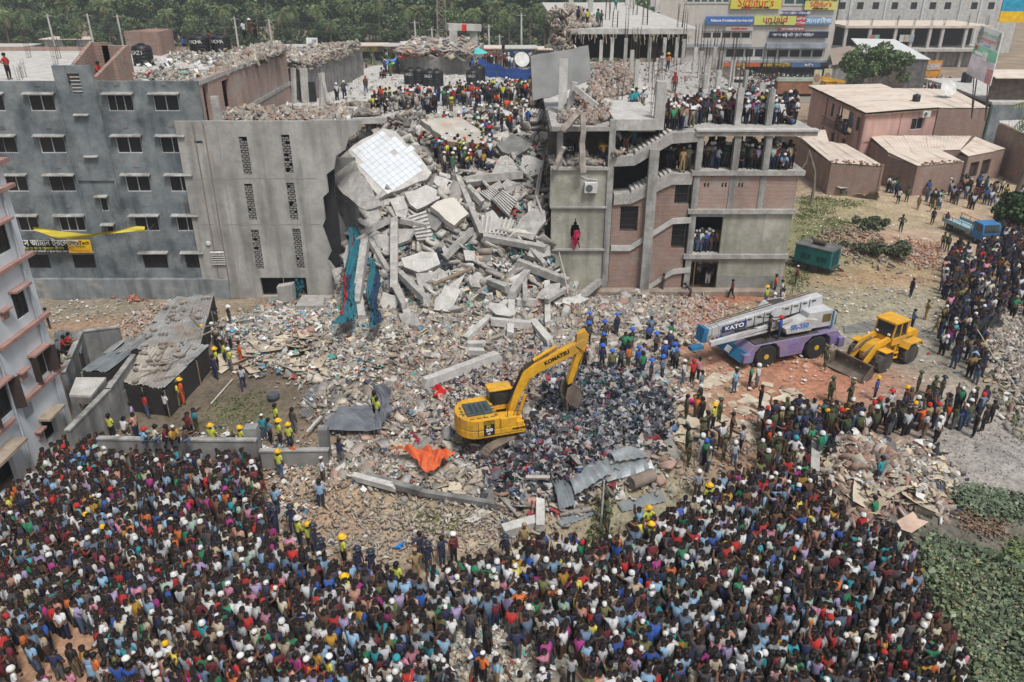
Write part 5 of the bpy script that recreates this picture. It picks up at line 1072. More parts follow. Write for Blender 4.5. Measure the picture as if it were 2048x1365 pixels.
for i,(px0,px1,yb,h,mt,sg_,lb) in enumerate([(-20,60,118,4,pl_yel,(.4,.3,.05),'yellowish roadside shop behind the grey block at its far end'),(95,190,100,4,whitep,None,'pale roadside shed roof seen over the grey block stair tower'),(560,612,114,3.5,conc_dark,None,'dark roadside kiosk behind the pancaked block'),
       (700,770,110,3.5,conc_dark,(.5,.4,.05),'grey roadside shop with yellow board behind the far billboard'),(775,830,112,3.6,concrete,(.4,.1,.1),'roadside shop with small red board'),(955,1005,122,4,concrete,(.45,.1,.1),'roadside shop with red board behind the parasol'),(1008,1070,122,4,conc_dark,(.04,.15,.4),'roadside shop with blue board near the satellite dish'),(1072,1125,120,3.6,conc_dark,None,'dark roadside shop next to the wrecked frame')]):
    a,b = T(px0,yb+14),T(px1,yb+14); t = thing('roadside_shop',lb,'shop',(0,0,0),0,'low roadside shops'); s = Seg((a.x,a.y),(b.x,a.y)); L = s.L; m = MB(); ho = [(L*(j+.1)/3,L*(j+.9)/3,.2,h*.62) for j in range(3)]; s.wall(m,0,h,.3,ho); mk('wall',m,mt,t)
    m = MB(); s.box(m,-.5,L+.5,h,h+.2,-6,1.2); mk('roof',m,roofdust if i % 2 else conc_light,t); m = MB(); s.box(m,0,L,.1,h-.1,-1.4,-1.3); mk('dark_backing',m,dark,t)
    if sg_: m = MB(); s.box(m,L*.15,L*.8,h*.66,h*.95,.02,.15); mk('signboard',m,M('sign_col%d' % i,sg_,bump=0),t); text(['দোকান','ফার্মেসী','ষ্টোর','টেলিকম'][i % 4],'lettering',s.P(L*.48,h*.8,.17),h*.22,wprint,t,(pi/2,0,0),.01)
bb_ = thing('small_billboard','small white printed billboard on posts beside the far road','billboard',T(628,125)); p = bb_.location; h = TY(628,76,p.y).z; h0 = TY(628,102,p.y).z
m = MB(); m.bx(-1.3,1.3,0,.15,h0-0,h); mk('panel',m,wprint,bb_); m = MB(); m.bx(-1,-.85,.16,.3,0,h0+1); m.bx(.85,1,.16,.3,0,h0+1); mk('post',m,steel,bb_); m = MB(); m.bx(-1.1,.2,-.03,-.005,h0+.4,h0+1.6); m.bx(.1,1.0,-.03,-.005,h0+1.8,h-.4); mk('print',m,M('faded_print',(.25,.3,.35),var=.5,scale=2),bb_)
dish = lambda lb,p,r,rz: (lambda t: (mk('dish',MB().lathe([(.02,0),(r*.5,r*.07),(r*.85,r*.2),(r,r*.3)],18,(0,0,r*1.2),Rz(rz) @ Rx(radians(62))),M('dish_white',(.6,.6,.57),bump=0),t),mk('mount',MB().tube([(0,0,0),(0,0,r*1.2)],.06,5),steel,t)))(thing('satellite_dish',lb,'satellite dish',p))
dish('round satellite dish on the deck edge near the tilted grey slab',T(1043,140,9.3),.95,.2)
dish('pale satellite dish on the rear roof of the pink house',T(1890,198,5.5),1.05,.1)
# ================================================================ street front with signs
SY = 165.0; s1 = thing('shop_building','long cream shop building with stacked advertising signs and grey shutters','building'); a,b = TY(1372,140,SY),TY(1655,140,SY); sA = Seg((a.x-6,SY),(b.x,SY)); L = sA.L; off = 6
def sx_(px): return TY(px,100,SY).x-a.x+off
def sz(py): return TY(1500,py,SY).z
cream = M('cream_wall',(.52,.49,.44),streak=.12,var=.06)
m = MB(); sA.wall(m,0,24,.4,[(sx_(1400),sx_(1500),sz(80),sz(62)),(sx_(1450),sx_(1530),sz(118),sz(95)),(sx_(1532),sx_(1650),sz(118),sz(97))]); mk('wall',m,cream,s1)
m = MB(); sA.box(m,0,L,.1,23,-4,-3.9); mk('dark_backing',m,M('glass_dark',(.05,.055,.06),rough=.3,bump=0),s1)
for x0,x1,y0,y1,nm in [(1362,1450,-12,8,6),(1552,1600,-12,12,2),(1400,1500,62,80,5),(1450,1530,95,118,4),(1532,1650,97,118,5)]:
    window(s1,sA,sx_(x0),sx_(x1),sz(y1),sz(y0),.4,nm,False,framew=.35,fm=cream,dep=-.06 if y0 < 0 else .2,pm=M('teal_glass',(.05,.1,.1),rough=.2,bump=0) if y0 < 0 else None)
m = MB(); sA.box(m,sx_(1530),sx_(1650),sz(97)+.05,sz(86),.02,1.0); sA.box(m,0,sx_(1500),sz(95)+.05,sz(88),.02,.8); sA.box(m,sx_(1440),L,sz(124),sz(119),.02,1.4); mk('awning',m,M('grey_awning',(.3,.33,.37),var=.3,scale=.6),s1)
m = MB(); sA.box(m,sx_(1490),L,.1,sz(133),.0,.06); mk('shutter',m,M('dark_shopfront',(.08,.07,.065),var=.4),s1)
def sign(px0,px1,py0,py1,colr,txts,nm,d=.5):
    x0,x1,z0,z1_ = sx_(px0),sx_(px1),sz(py1),sz(py0); m = MB(); sA.box(m,x0,x1,z0,z1_,d-.2,d); o = mk('signboard',m,M(nm,colr,bump=0,rough=.6,var=.05),s1)
    for (t,ux,uz,size,mt,axx) in txts: text(t,'lettering',sA.P(x0+(x1-x0)*ux,z0+(z1_-z0)*uz,d+.02),size*.72,mt,o,(pi/2,0,0),.015,axx,bold=.02)
YS = (.62,.58,.08)
sign(1450,1548,-4,18,YS,[("S@ifur's",.5,.55,3.0,red,.95),("একটি ভর্তি ও কোচিং সেন্টার",.5,.1,.6,blk,1)],'lemon_sign')
sign(1595,1657,-2,20,(.6,.57,.16),[("S@ifur's",.5,.5,1.7,red,1),("একটি ভর্তি কোচিং সেন্টার",.5,.9,.8,blk,1),("যোগাযোগ: ০১৭",.5,.1,.6,blk,1)],'pale_lemon_sign')
sign(1405,1498,33,49,(.05,.15,.42),[('Reliance Consultants Services Ltd.',.55,.5,.85,wprint,.95)],'blue_sign')
sign(1500,1582,32,50,(.55,.6,.15),[('un।aid',.5,.62,2.2,M('magenta_print',(.5,.02,.1),bump=0),1.2),('ভ র্তি কো চিং',.5,.15,.8,blk,1)],'lime_sign')
sign(1583,1600,33,51,(.55,.07,.08),[('মেডিকেল',.5,.72,.7,wprint,.9),('ভর্তি চলছে',.5,.25,.6,wprint,.9)],'red_sign')
sign(1602,1652,35,49,(.07,.3,.6),[('সানরাইজ',.5,.5,1.6,wprint,1.1)],'sky_sign')
sign(1552,1603,22,31,(.08,.08,.2),[('দি ঢাকা মার্কেন্টাইল কো-অপারেটিভ',.5,.5,.6,wprint,.9)],'indigo_sign')
sign(1552,1603,54,63,(.3,.12,.12),[('সাভার জেনারেল হাসপাতাল',.5,.5,.6,wprint,.9)],'maroon_sign')
sign(1533,1650,63,76,(.02,.025,.05),[('রান রঙ ফিটু পিঠ স্টোর লিমিটেড',.4,.45,.9,wprint,.9)],'night_sign')
sign(1445,1500,54,62,(.45,.42,.4),[('ইসলামী ব্যাংক',.5,.5,.7,red,1)],'red_white_sign')
sign(1440,1490,88,95,(.5,.48,.44),[('RESTAURANT',.5,.5,.8,M('brown_print',(.2,.08,.05),bump=0),1)],'beige_sign')
sign(1526,1580,124,133,(.12,.09,.02),[('O ডাচ বাংলা সুইটস',.5,.5,.95,M('gold_print',(.7,.5,.05),bump=0),1)],'gold_black_sign',1.6)
sign(1445,1520,124,132,(.5,.12,.03),[('হোটেল',.5,.5,.8,ylt,1)],'orange_shop_sign',1.5)
sign(1582,1640,125,133,(.08,.16,.3),[('টেলিকম',.6,.5,.7,wprint,1)],'blue_shop_sign',1.6)

s2 = thing('white_factory','long whitewashed building with a row of small dark windows at the top edge','building'); YB = 216.0; a = TY(1678,20,YB); b = TY(2015,20,YB); sB = Seg((a.x,YB),(b.x+3,YB)); ho = []
for px in (1683,1719,1750,1788,1826,1864,1894,1947,1981): x = TY(px,12,YB).x-a.x; ho.append((x-.9+.3,x+1.0,TY(px,19,YB).z,TY(px,5,YB).z))
m = MB(); sB.wall(m,0,26,.3,ho); mk('wall',m,M('whitewash',(.5,.5,.48),streak=.25),s2)
for h in ho: window(s2,sB,*h,.3,1,False,fm=M('dark_frame'),framew=.12)
m = MB()
for px in (1700,1770,1845,1920,1960): x = TY(px,12,YB).x-a.x; sB.box(m,x,x+.35,0,25,.01,.2)
mk('pilaster',m,whitep,s2)
s3 = thing('open_frame_market','unfinished open two level concrete frame with washing hung between its columns','building'); YM = 187.0
def mx(px,py=60): return TY(px,py,YM).x
def mz(py): return TY(1800,py,YM).z
zt_,zm = mz(52),mz(97)
A_,B_ = mx(1690),mx(1985)
m = MB(); m.bx(A_,B_,YM,YM+17,zt_-.5,zt_); mk('roof_slab',m,roofdust,s3); m = MB(); m.bx(A_,B_+1,YM-1,YM+10,zm-.6,zm); mk('floor_slab',m,conc_light,s3)
for px in (1692,1740,1791,1825,1860,1885,1932,1970): m = MB(); x = mx(px,75); m.bx(x-.3,x+.3,YM+.2,YM+.8,0,zt_-.51); mk('column',m,conc_light,s3); rebars(s3,x,YM+.5,zt_,RN.uniform(1.5,3),5,.4,.05,r=.03)
m = MB(); m.bx(A_+.5,B_-.5,YM+7,YM+7.2,.1,zt_-.6); mk('back_wall',m,dark,s3); m = MB(); m.bx(mx(1780),B_,YM+.9,YM+1.1,.1,zm-.7); mk('grey_wall',m,M('market_wall',(.3,.29,.27),streak=.5),s3)
for i,px in enumerate((1802,1812,1822,1743,1752)): m = MB(); m.bx(mx(px),mx(px)+1.0,YM-.1,YM-.05,mz(84),mz(70)); mk('washing',m,M('wash%d' % i,[(.5,.5,.5),(.45,.4,.3),(.3,.35,.45),(.4,.15,.12),(.2,.4,.35)][i]),s3)
for px in (1720,1810,1850,1905,1950): x = mx(px); 
s4 = thing('corner_house','pale house with shaded balconies standing at the top corner of the market','building'); m = MB(); x0 = mx(1990); sC = Seg((x0,128),(x0+22,128)); sC.wall(m,0,22,.3,[(2.2,6,11.4,13.6),(2.2,6,7.2,9.4)]); mk('wall',m,cream,s4); m = MB(); m.bx(x0+.5,x0+8,130,130.2,.1,21); mk('dark_backing',m,dark,s4); m = MB(); sC.box(m,2,8,10.4,10.9,.01,.8); sC.box(m,2,8,6.0,6.9,.01,.5); mk('balcony',m,M('mauve_band',(.3,.22,.25)),s4)
bh = thing('blue_billboard','tall blue and yellow advertising board at the top corner','billboard'); A1 = TY(2015,-30,126); A2_ = TY(2045,45,126); m = MB(); m.bx(A1.x,A1.x+4,126,126.2,A2_.z+1.5,A1.z); mk('panel',m,M('cyan_print',(.03,.3,.45),bump=0,var=.3),bh); m = MB(); m.bx(A1.x,A1.x+4,125.95,126.15,A2_.z,A2_.z+1.49); mk('yellow_strip',m,M('banner_yellow'),bh)

def lean(name,pts,lb,mt,ribs=0,th=.12,par=None,cat_='roof'):
    m = MB(); m.prism([Vector(p) for p in pts],(0,0,-th)); return mk(name,m,mt,par,**({} if par else dict(label=lb,cat=cat_)))
sh1 = thing('tin_hall','long shed with a bright pale sheet roof behind the spreading green tree','shed')
lean('roof',[T(1702,77,8),T(1790,79,8),T(1862,119,6.5),T(1735,113,6.5)][::-1],'',M('bright_tin',(.62,.63,.62),rough=.6,var=.05,wave=(1.2,(.55,.56,.55),'X')),par=sh1)
a,b = T(1735,113,6.5),T(1862,119,6.5); m = MB(); Seg((a.x+.2,a.y+.3),(b.x-.2,b.y+.3)).wall(m,0,6.3,.2); mk('wall',m,conc_dark,sh1)
sh2 = thing('brown_roof_shed','shed with a brown rusted roof beside the bright sheet roof','shed'); lean('roof',[T(1658,98,5.2),T(1700,92,5.6),T(1735,120,5),T(1665,130,4.6)][::-1],'',M('rust_roof',(.3,.24,.2),var=.2),par=sh2); a,b = T(1660,130,4.6),T(1735,122,4.8); m = MB(); Seg((a.x,a.y+.3),(b.x,b.y+.3)).wall(m,0,4.5,.2); mk('wall',m,MATS['market_wall'],sh2)
os_ = thing('orange_shop','orange fronted shop with a white printed banner beside the green tree','shop'); YO = T(1810,170).y; a,b = TY(1800,150,YO),TY(1880,150,YO); so = Seg((a.x,YO),(b.x,YO)); m = MB(); so.wall(m,0,TY(1840,122,YO).z,.3,[(.6,so.L*.3,.1,2.4)]); mk('wall',m,M('orange_wall',(.6,.27,.04)),os_)
m = MB(); so.box(m,.8,so.L-.3,TY(1840,140,YO).z,TY(1840,127,YO).z,.01,.1); mk('banner',m,M('printed_banner',(.5,.4,.36),var=.5,scale=3),os_); m = MB(); so.box(m,.1,so.L,.1,3,-1,-.9); mk('dark_backing',m,dark,os_)

tt = thing('street_tree','broad flat crowned green tree standing among the market sheds','tree',TY(1745,178,136)+Vector((0,0,0))); tt.location.z = 0; tt.scale = (.82,.82,.9); rs = np.random.RandomState(5); bl = [(rs.uniform(-5.5,5.5),rs.uniform(-2.5,2.5),rs.uniform(5.2,8.8),rs.uniform(1.1,1.9)) for _ in range(22)]; bl = [(x,y,z+1-.09*x*x*.5,r) for x,y,z,r in bl]
link('crown',leafmesh('crown',bl,6500,.34,[(.10,.15,.055),(.14,.19,.08),(.06,.1,.035)],(2,2,1),seed=3),tt); m = MB(); m.tube([(0,0,0),(.2,0,3.4),(.3,0,6)],[.35,.25,.15],7)
for bq in bl[:7]: m.tube([(.2,0,2.4),((bq[0])*.5,bq[1]*.5,3.8),bq[:3]],[.14,.1,.04],5)
mk('trunk',m,wood,tt)

bd = thing('tall_billboard','tall tilted white and green printed billboard propped on steel struts','billboard'); Yb = 88.0; Q = [TY(1962,50,Yb+2),TY(2006,66,Yb),TY(1980,172,Yb-.5),TY(1932,147,Yb+2)]
nrm = (Q[1]-Q[0]).cross(Q[3]-Q[0]).normalized(); nrm = nrm if nrm.y < 0 else -nrm
m = MB(); m.prism(Q,-nrm*.15); mk('panel',m,M('billboard_white',(.72,.76,.74),bump=0,var=.06),bd)
def onb(u,v,d=.02): return Q[0].lerp(Q[1],u).lerp(Q[3].lerp(Q[2],u),v)+nrm*d
def patch(nm,u0,u1,v0,v1,mt,d=.02): m = MB(); m.prism([onb(u0,v0,d),onb(u1,v0,d),onb(u1,v1,d),onb(u0,v1,d)],nrm*.01); mk(nm,m,mt,bd)
patch('print',0,1,.38,.58,M('green_print',(.22,.5,.34),bump=0,var=.3,scale=.5)); patch('print',0,1,.581,1,M('lilac_print',(.6,.55,.58),bump=0,var=.35,scale=.8)); patch('print',.75,1,.72,1,M('rose_print',(.5,.25,.25),bump=0,var=.3),.035)
patch('print',.1,.5,.5,.56,wprint,.035); patch('print',.42,.62,.45,.62,wprint,.04); patch('print',.04,.16,.4,.47,red,.035)
for u in (.12,.92):
    m = MB(); m.prism([onb(u+.1*cos(t)*(.5 if u > .5 else 1),.19+.17*sin(t),.02) for t in [2*pi*k/16 for k in range(16)]],nrm*.015); mk('portrait',m,M('portrait_grey',(.3,.28,.27),var=.4,scale=3,bump=0),bd)
rotb = Matrix(((Q[1]-Q[0]).normalized(),((Q[0]-Q[3]).normalized()),nrm)).transposed().to_euler()
text('জাতীয় কর্মসূচি','lettering',onb(.52,.13,.03),.33,M('green_print'),bd,rotb,.005); text('শুভেচ্ছা','lettering',onb(.5,.25,.03),.5,red,bd,rotb,.005); text('২০১৩','lettering',onb(.5,.34,.03),.33,blu,bd,rotb,.005)
for u in (.2,.8): m = MB(); p = onb(u,.3,-.2); m.tube([p,(p.x+2.6,p.y+3,5.5)],.07,4); m.tube([onb(u,.8,-.2),(p.x+2.6,p.y+3,5.5)],.06,4); mk('strut',m,rebar,bd)

gs = thing('green_shop','flat roofed shop with green wall under the tall billboard','building'); a,b,c4 = T(1900,172,5.5),T(1985,205,5.5),T(2048,175,5.5); m = MB(); m.prism([a,b,Vector((c4.x+8,b.y,5.5)),Vector((c4.x+8,a.y+8,5.5)),Vector((a.x,a.y+8,5.5))],(0,0,-.3)); mk('roof',m,conc_light,gs)
m = MB(); Seg((a.x,a.y),(b.x,b.y)).wall(m,0,5.19,.2,[(2,3.2,1.5,3.2)]); mk('wall',m,M('green_wall',(.05,.12,.08),streak=.3),gs); m = MB(); Seg((b.x,b.y),(c4.x+8,b.y)).wall(m,0,5.19,.2); mk('front_wall',m,pl_blue,gs); m = MB(); m.bx(b.x+.5,b.x+12,b.y+2,b.y+2.2,5.51,8.6); mk('rooftop_wall',m,M('dark_brick',(.16,.13,.11),var=.3),gs); m = MB(); m.prism([(b.x,b.y+.5,8.3),(b.x+12,b.y+.5,8.3),(b.x+12,b.y+4,8.9),(b.x,b.y+4,8.9)],(0,0,.08)); mk('rooftop_roof',m,roofdust,gs)
tank(1932,165,5.5,1.5,1.5,None,'black water tank on the flat roof directly below the tall billboard')
wb = thing('slatted_hoarding','dark slatted back of a hoarding standing behind the pink house roof','hoarding'); Yh = T(1800,195).y; a,b = TY(1765,172,Yh),TY(1838,172,Yh); zt2,zb2 = TY(1800,140,Yh).z,TY(1800,172,Yh).z
for k in range(22): m = MB() if k == 0 else m; m.bx(a.x+(b.x-a.x)*k/22+.03,a.x+(b.x-a.x)*(k+.8)/22,Yh,Yh+.05,zb2,zt2)
mk('slat_panel',m,M('brown_slats',(.13,.1,.08),var=.3),wb); m = MB(); m.bx(a.x-.1,b.x+.1,Yh-.08,Yh-.01,zt2-.1,zt2+.1); m.bx(a.x-.1,b.x+.1,Yh-.08,Yh-.01,zb2-.1,zb2+.1); m.tube([(a.x+.3,Yh-.1,zt2),(a.x+4,Yh-3,5)],.06,4); mk('frame',m,rebar,wb)

for i,(px,py,L_,h,colr,lb) in enumerate([(1548,186,4.2,1.7,(.5,.52,.55),'small silver car caught in the street crowd'),(1585,186,5,2.1,(.45,.46,.47),'pale van parked before the shops with sun glint'),(1615,187,4.6,2.0,(.2,.25,.22),'dark green van beside the pale van'),(1485,178,5,2.0,(.55,.53,.52),'white microbus half hidden by the deck columns')]):
    t = thing('parked_van',lb,'van',T(px,py),0,'vehicles in the far street'); m = MB(); m.add([(-L_/2,-.9,.4),(L_/2,-.9,.4),(L_/2,-.9,h*.55),(L_*.36,-.85,h),(-L_*.42,-.85,h),(-L_/2,-.9,h*.6)]+[(-L_/2,.9,.4),(L_/2,.9,.4),(L_/2,.9,h*.55),(L_*.36,.85,h),(-L_*.42,.85,h),(-L_/2,.9,h*.6)],[(0,1,2,3,4,5),(11,10,9,8,7,6)]+[((k+1) % 6,k,6+k,6+(k+1) % 6) for k in range(6)]); mk('body',m,M('van%d' % i,colr,rough=.4,bump=0),t)
    m = MB(); m.bx(-L_*.4,L_*.34,-.93,-.9,h*.62,h*.88); mk('side_window',m,darkw,t)
    for x in (-L_*.3,L_*.3): m = MB(); m.lathe([(.33,0),(.33,.2)],12,(x,-.75,.35),Rx(pi/2)); mk('wheel',m,rubber,t)
bs_ = thing('bus','green roofed bus standing behind the building deck near the posters','bus',T(1600,192),0); m = MB(); m.bx(-4.5,4.5,-1.2,1.2,.5,2.6); mk('body',m,M('bus_rust',(.3,.14,.08),var=.3),bs_); m = MB(); m.prism([(-4.6,-1.3,2.6),(4.6,-1.3,2.6),(4.3,-1.1,3.0),(-4.0,-1.1,3.0)],(0,2.4,0)); mk('roof',m,M('olive_roof',(.25,.28,.22)),bs_)
for x in (-3,3): m = MB(); m.lathe([(.5,0),(.5,.3)],12,(x,-1.0,.5),Rx(pi/2)); mk('wheel',m,rubber,bs_)
for i,(px0,px1,y0,y1,lb) in enumerate([(1625,1645,140,170,'poster board with two portrait pictures beside the yellow machine'),(1645,1665,138,165,'second poster board further behind with one portrait picture')]):
    Yp = 120+2*i; t = thing('poster_board',lb,'poster'); a,b = TY(px0,y1,Yp),TY(px1,y0,Yp); m = MB(); m.bx(a.x,b.x,Yp,Yp+.1,a.z,b.z); mk('panel',m,M('poster_tint',(.5,.5,.35),var=.3,scale=1.5),t)
    m = MB(); m.prism([((a.x+b.x)/2+.45*cos(q),Yp-.02,a.z+(b.z-a.z)*.45+.55*sin(q)) for q in [2*pi*k/12 for k in range(12)]],(0,.015,0)); mk('portrait',m,M('skin_print',(.35,.2,.14),bump=0),t); m = MB(); m.bx(a.x+.1,a.x+.2,Yp+.11,Yp+.2,0,a.z+1); mk('post',m,steel,t)
yc = thing('yellow_machine','yellow boom of a parked machine seen over the pink house ridge','machine',(0,0,0)); a,b = TY(1642,160,118),TY(1690,165,118); m = MB(); m.bx(a.x+.8,a.x+2.4,118,120,.5,a.z-.3); m.beam((a.x,118,a.z+.3),(b.x,118,b.z),.35,.35); mk('body',m,M('machine_yellow',(.66,.35,.025),rough=.55,var=.14,stain=(.36,.23,.09),st=(.52,.72),bump=.12,streak=.15,fine=(6,.1)),yc)
m = MB(); [m.lathe([(.6,0),(.6,.4)],12,(a.x+q,118.3,.6),Rx(pi/2)) for q in (1.0,2.2)]; mk('wheel',m,rubber,yc)
# ================================================================ pink house and sheds
ph = thing('pink_house','two storey pink house with white sheet roof and crowded balcony','building'); EZ = 6.2
c0,cl,cr = T(1733,228,EZ),T(1626,175,EZ),T(1876,216,EZ); g0 = (c0.x,c0.y); gl = (cl.x,cl.y); gr = (cr.x,cr.y)
sl_ = Seg(gl,g0); sr_ = Seg(g0,gr)
bL = sl_.L; bal = (bL*.55,bL*.82)
m = MB(); sl_.wall(m,0,EZ,.25,[(bL*.42,bL*.47,3.9,5.5),(bal[0],bal[1]-.0,3.2,5.6),(bL*.87,bL*.93,3.9,5.5),(bL*.5,bL*.56,.9,2.3),(bL*.7,bL*.76,.9,2.3)]); mk('side_wall',m,pinkp,ph)
wr = (sr_.L*.66,sr_.L*.83,3.9,5.2); m = MB(); sr_.wall(m,0,EZ-.1,.25,[wr]); mk('wall',m,pinkp,ph); window(ph,sr_,*wr,.25,2,False); [window(ph,sl_,*q,.25,1,False,bars=True) for q in [(bL*.42,bL*.47,3.9,5.5),(bL*.87,bL*.93,3.9,5.5),(bL*.5,bL*.56,.9,2.3),(bL*.7,bL*.76,.9,2.3)]]
m = MB(); sl_.box(m,bal[0],bal[1],3.1,5.7,-1.5,-1.4); mk('balcony_back',m,M('pale_blue_door',(.3,.42,.5),var=.3),ph); m = MB(); sl_.box(m,bal[0]-2.5,bal[1]+.3,2.9,3.1,0.003,1.1); mk('balcony_floor',m,terra,ph)
m = MB(); k = 26
for i in range(k+1): a = bal[0]-2.4+(bal[1]-bal[0]+2.6)*i/k; sl_.box(m,a,a+.03,3.1,4.0,1.03,1.06)
sl_.box(m,bal[0]-2.4,bal[1]+.2,4.0,4.06,1.02,1.07); mk('railing',m,rebar,ph)
for a in (bL*.33,bL*.95,bL*.62): m = MB(); sl_.box(m,a,a+.25,0,EZ-.15,.003,.12); mk('pilaster',m,terra,ph)
m = MB(); sr_.box(m,sr_.L*.49,sr_.L*.5,2.6,EZ-.15,.003,.05); sr_.box(m,0,sr_.L,2.95,3.1,.003,.06); mk('string_course',m,terra,ph)
rd = [T(1742,166,7.4)]; back = Vector((cr.x+1,cl.y+1,0))

e0,e1 = Vector((cl.x,cl.y,EZ+.2))-sl_.u*.6+sl_.n*.5,Vector((c0.x,c0.y,EZ+.2))+sl_.n*.5+sr_.n*.5; far = Vector((cr.x,cr.y,EZ+.15))+sr_.u*.4+sr_.n*.5
rg0 = T(1755,168,7.5); 
def sheetroof(par,A,B,C_,D,n,mt,wavy=.014,nm='roof_sheet',nv=1):
    "A-B eave, D-C ridge; n separate overlapping sheets"
    for i in range(n):
        u0,u1 = i/n,(i+1.04)/n; q = [A.lerp(B,u0),A.lerp(B,u1),D.lerp(C_,u1),D.lerp(C_,u0)]; mb = MB(); dz = .02*(i % 2)
        mb.grid(lambda u,v: q[0].lerp(q[1],u).lerp(q[3].lerp(q[2],u),v)+Vector((0,0,dz+wavy*sin(2*pi*3*u)+.02*sin(5*i+7*v))),12,2); mk(nm,mb,mt,par)
sheetroof(ph,e0,e1,far,T(1762,168,7.3),12,roofdust)
m = MB(); m.prism([Vector((q.x,q.y,EZ-.15)) for q in (e0,e1,far,T(1762,168,7.3))],(0,0,.1)); mk('roof_underside',m,wood,ph)
ab = thing('air_conditioner','small white air conditioner unit above the window of the pink house','air conditioner',sr_.P(sr_.L*.8,5.35,0),atan2(sr_.u.y,sr_.u.x)); m = MB(); m.box((0,-.3,.35),(1.2,.5,.7)); mk('casing',m,white_w,ab); m = MB(); m.lathe([(.24,0),(.24,.03)],14,(-.2,-.56,.35),Rx(pi/2)); mk('fan_grille',m,MATS['fan_dark'],ab)
tank(1831,206,6.4,.9,1.0,None,'small black water tank standing on the pink house roof edge')
def shed(lb,roofpts,zr,mt,ribs=7,wallm=brickm,doors=(),name='brick_shed',grp=None,slope=.35,debris=True):
    "roofpts: near-left, near-right, far-right, far-left in the picture"
    t = thing(name,lb,'shed',group=grp); q = [T(a,b,zr+(slope if i > 1 else 0)) for i,(a,b) in enumerate(roofpts)]; n = len(q)
    for i in range(n):
        a,b = q[i],q[(i+1) % n]; s = Seg((a.x,a.y),(b.x,b.y))
        if s.n.y > .3 and i == 2: continue
        m = MB(); s.wall(m,0,zr-.02,.2,[d[1:] for d in doors if d[0] == i]); mk('wall',m,wallm,t)
        for d in doors:
            if d[0] == i: m = MB(); s.box(m,d[1],d[2],d[3],d[4],-.3,-.25); mk('door' if d[3] < .5 else 'window',m,M('dark_shutter'),t)
    A,B,C_,D = [p+Vector((0,0,.1)) for p in q]; sheetroof(t,A,B,C_,D,ribs,mt)
    m = MB(); m.prism([p+Vector((0,0,-.05)) for p in q],(0,0,.06)); mk('roof_frame',m,wood,t)
    if debris:
        m = MB()
        for k in range(26): p = A.lerp(B,RN.random()).lerp(D.lerp(C_,RN.random()),abs(RN.gauss(0,.05))); m.box(p+Vector((0,0,.1)),(RN.uniform(.15,.45),.12,.1),Rz(RN.uniform(0,3)))
        mk('bricks_on_roof',m,brick1,t,kind='stuff')
    return t
shed('brick shed with wide dusty roof beside the bent leafless trunk',[(1663,328),(1768,335),(1690,290),(1602,278)],3.2,roofdust,8)
shed('smaller brick shed with roof hatch rings, adjoining the bent trunk and open floor',[(1602,279),(1660,296),(1650,262),(1560,262)],3.2,roofdust,5,debris=False)
shed('white sided shed with roof weighted by bricks in front of the pink house',[(1835,334),(1928,326),(1876,300),(1774,306)],3.0,roofdust,7,doors=())
shed('long brick shed with square roof hatch next to the pink house',[(1776,306),(1920,302),(1942,274),(1738,273)],3.1,roofdust,9,debris=False)
shed('brick shed with two dark windows at the end of the shed row',[(1937,315),(2010,300),(1950,276),(1920,304)],3.1,roofdust,4,doors=((0,.8,2.4,.8,2.4),(0,3.0,4.6,.8,2.4)),debris=False)
shed('brick building with long dusty roof behind the pink house wall',[(1878,218),(1978,218),(1905,180),(1770,178)],5.4,roofdust,9,debris=False)
shed('tall brick house beyond the shed row near the palm',[(2000,252),(2075,280),(2075,240),(1998,244)],5.0,conc_light,4,wallm=brickm,debris=False)
m = MB()
for k in range(4): a,b = T(1774+k*16,340+k*8),T(1786+k*16,346+k*8)
rl = thing('palm_tree','tall coconut palm leaning at the picture edge beside the brick house','palm tree',T(2022,415)); hh = 12.5
m = MB(); m.tube([(0,0,-.3),(.4,0,4),(.8,0,8),(.8,0,9)],[.26,.2,.17,.15],8); mk('trunk',m,M('palm_trunk'),rl); o = link('fronds',PV[1][0],rl); o.location = (.6,-.2,9-13)
bt = thing('bent_trunk','bare crooked trunk standing on the grass beside the brick shed','tree trunk',T(1620,412)); p = bt.location
m = MB(); m.tube([(0,0,-.2),(.1,0,1.8),(-.1,0,3.4),(-.6,.1,4.6),(-.9,.2,5.4)],[.16,.15,.14,.12,.08],7); m.tube([(-.9,.2,5.3),(-1.0,.2,4.2),(-1.6,.3,3.0)],.09,5); mk('trunk',m,M('grey_bark',(.2,.17,.14),var=.3),bt)
bu = thing('leafy_tree','dark green leafy tree behind the blue flatbed truck','tree',T(2035,470)); bl = [(RN.uniform(-2.2,3),RN.uniform(-1,2),RN.uniform(.8,2.8),RN.uniform(.7,1.2)) for _ in range(14)]; link('crown',leafmesh('crown',bl,3500,.25,[(.03,.06,.02),(.05,.09,.03)],(1,1),seed=9),bu); m = MB(); m.tube([(0,0,0),(0,0,2)],.15,6); mk('trunk',m,wood,bu)
for i,(px,py,r,lb) in enumerate([(1740,455,1.3,'greyish bush on the refuse mound'),(1700,500,.9,'low bush on the near side of the refuse mound'),(1775,512,1.5,'sprawling dusty bush below the refuse mound'),(1735,508,1.0,'small dusty bush in the middle of the refuse mound')]):
    t = thing('bush',lb,'bush',TS(px,py)); bl = [(RN.uniform(-r,r),RN.uniform(-r,r)*.6,RN.uniform(.1,.5)*r,r*RN.uniform(.25,.4)) for _ in range(9)]; link('foliage',leafmesh('foliage',bl,1300,.16,[(.10,.12,.06),(.07,.09,.05),(.15,.15,.1)],(2,2,1),seed=20+i),t)

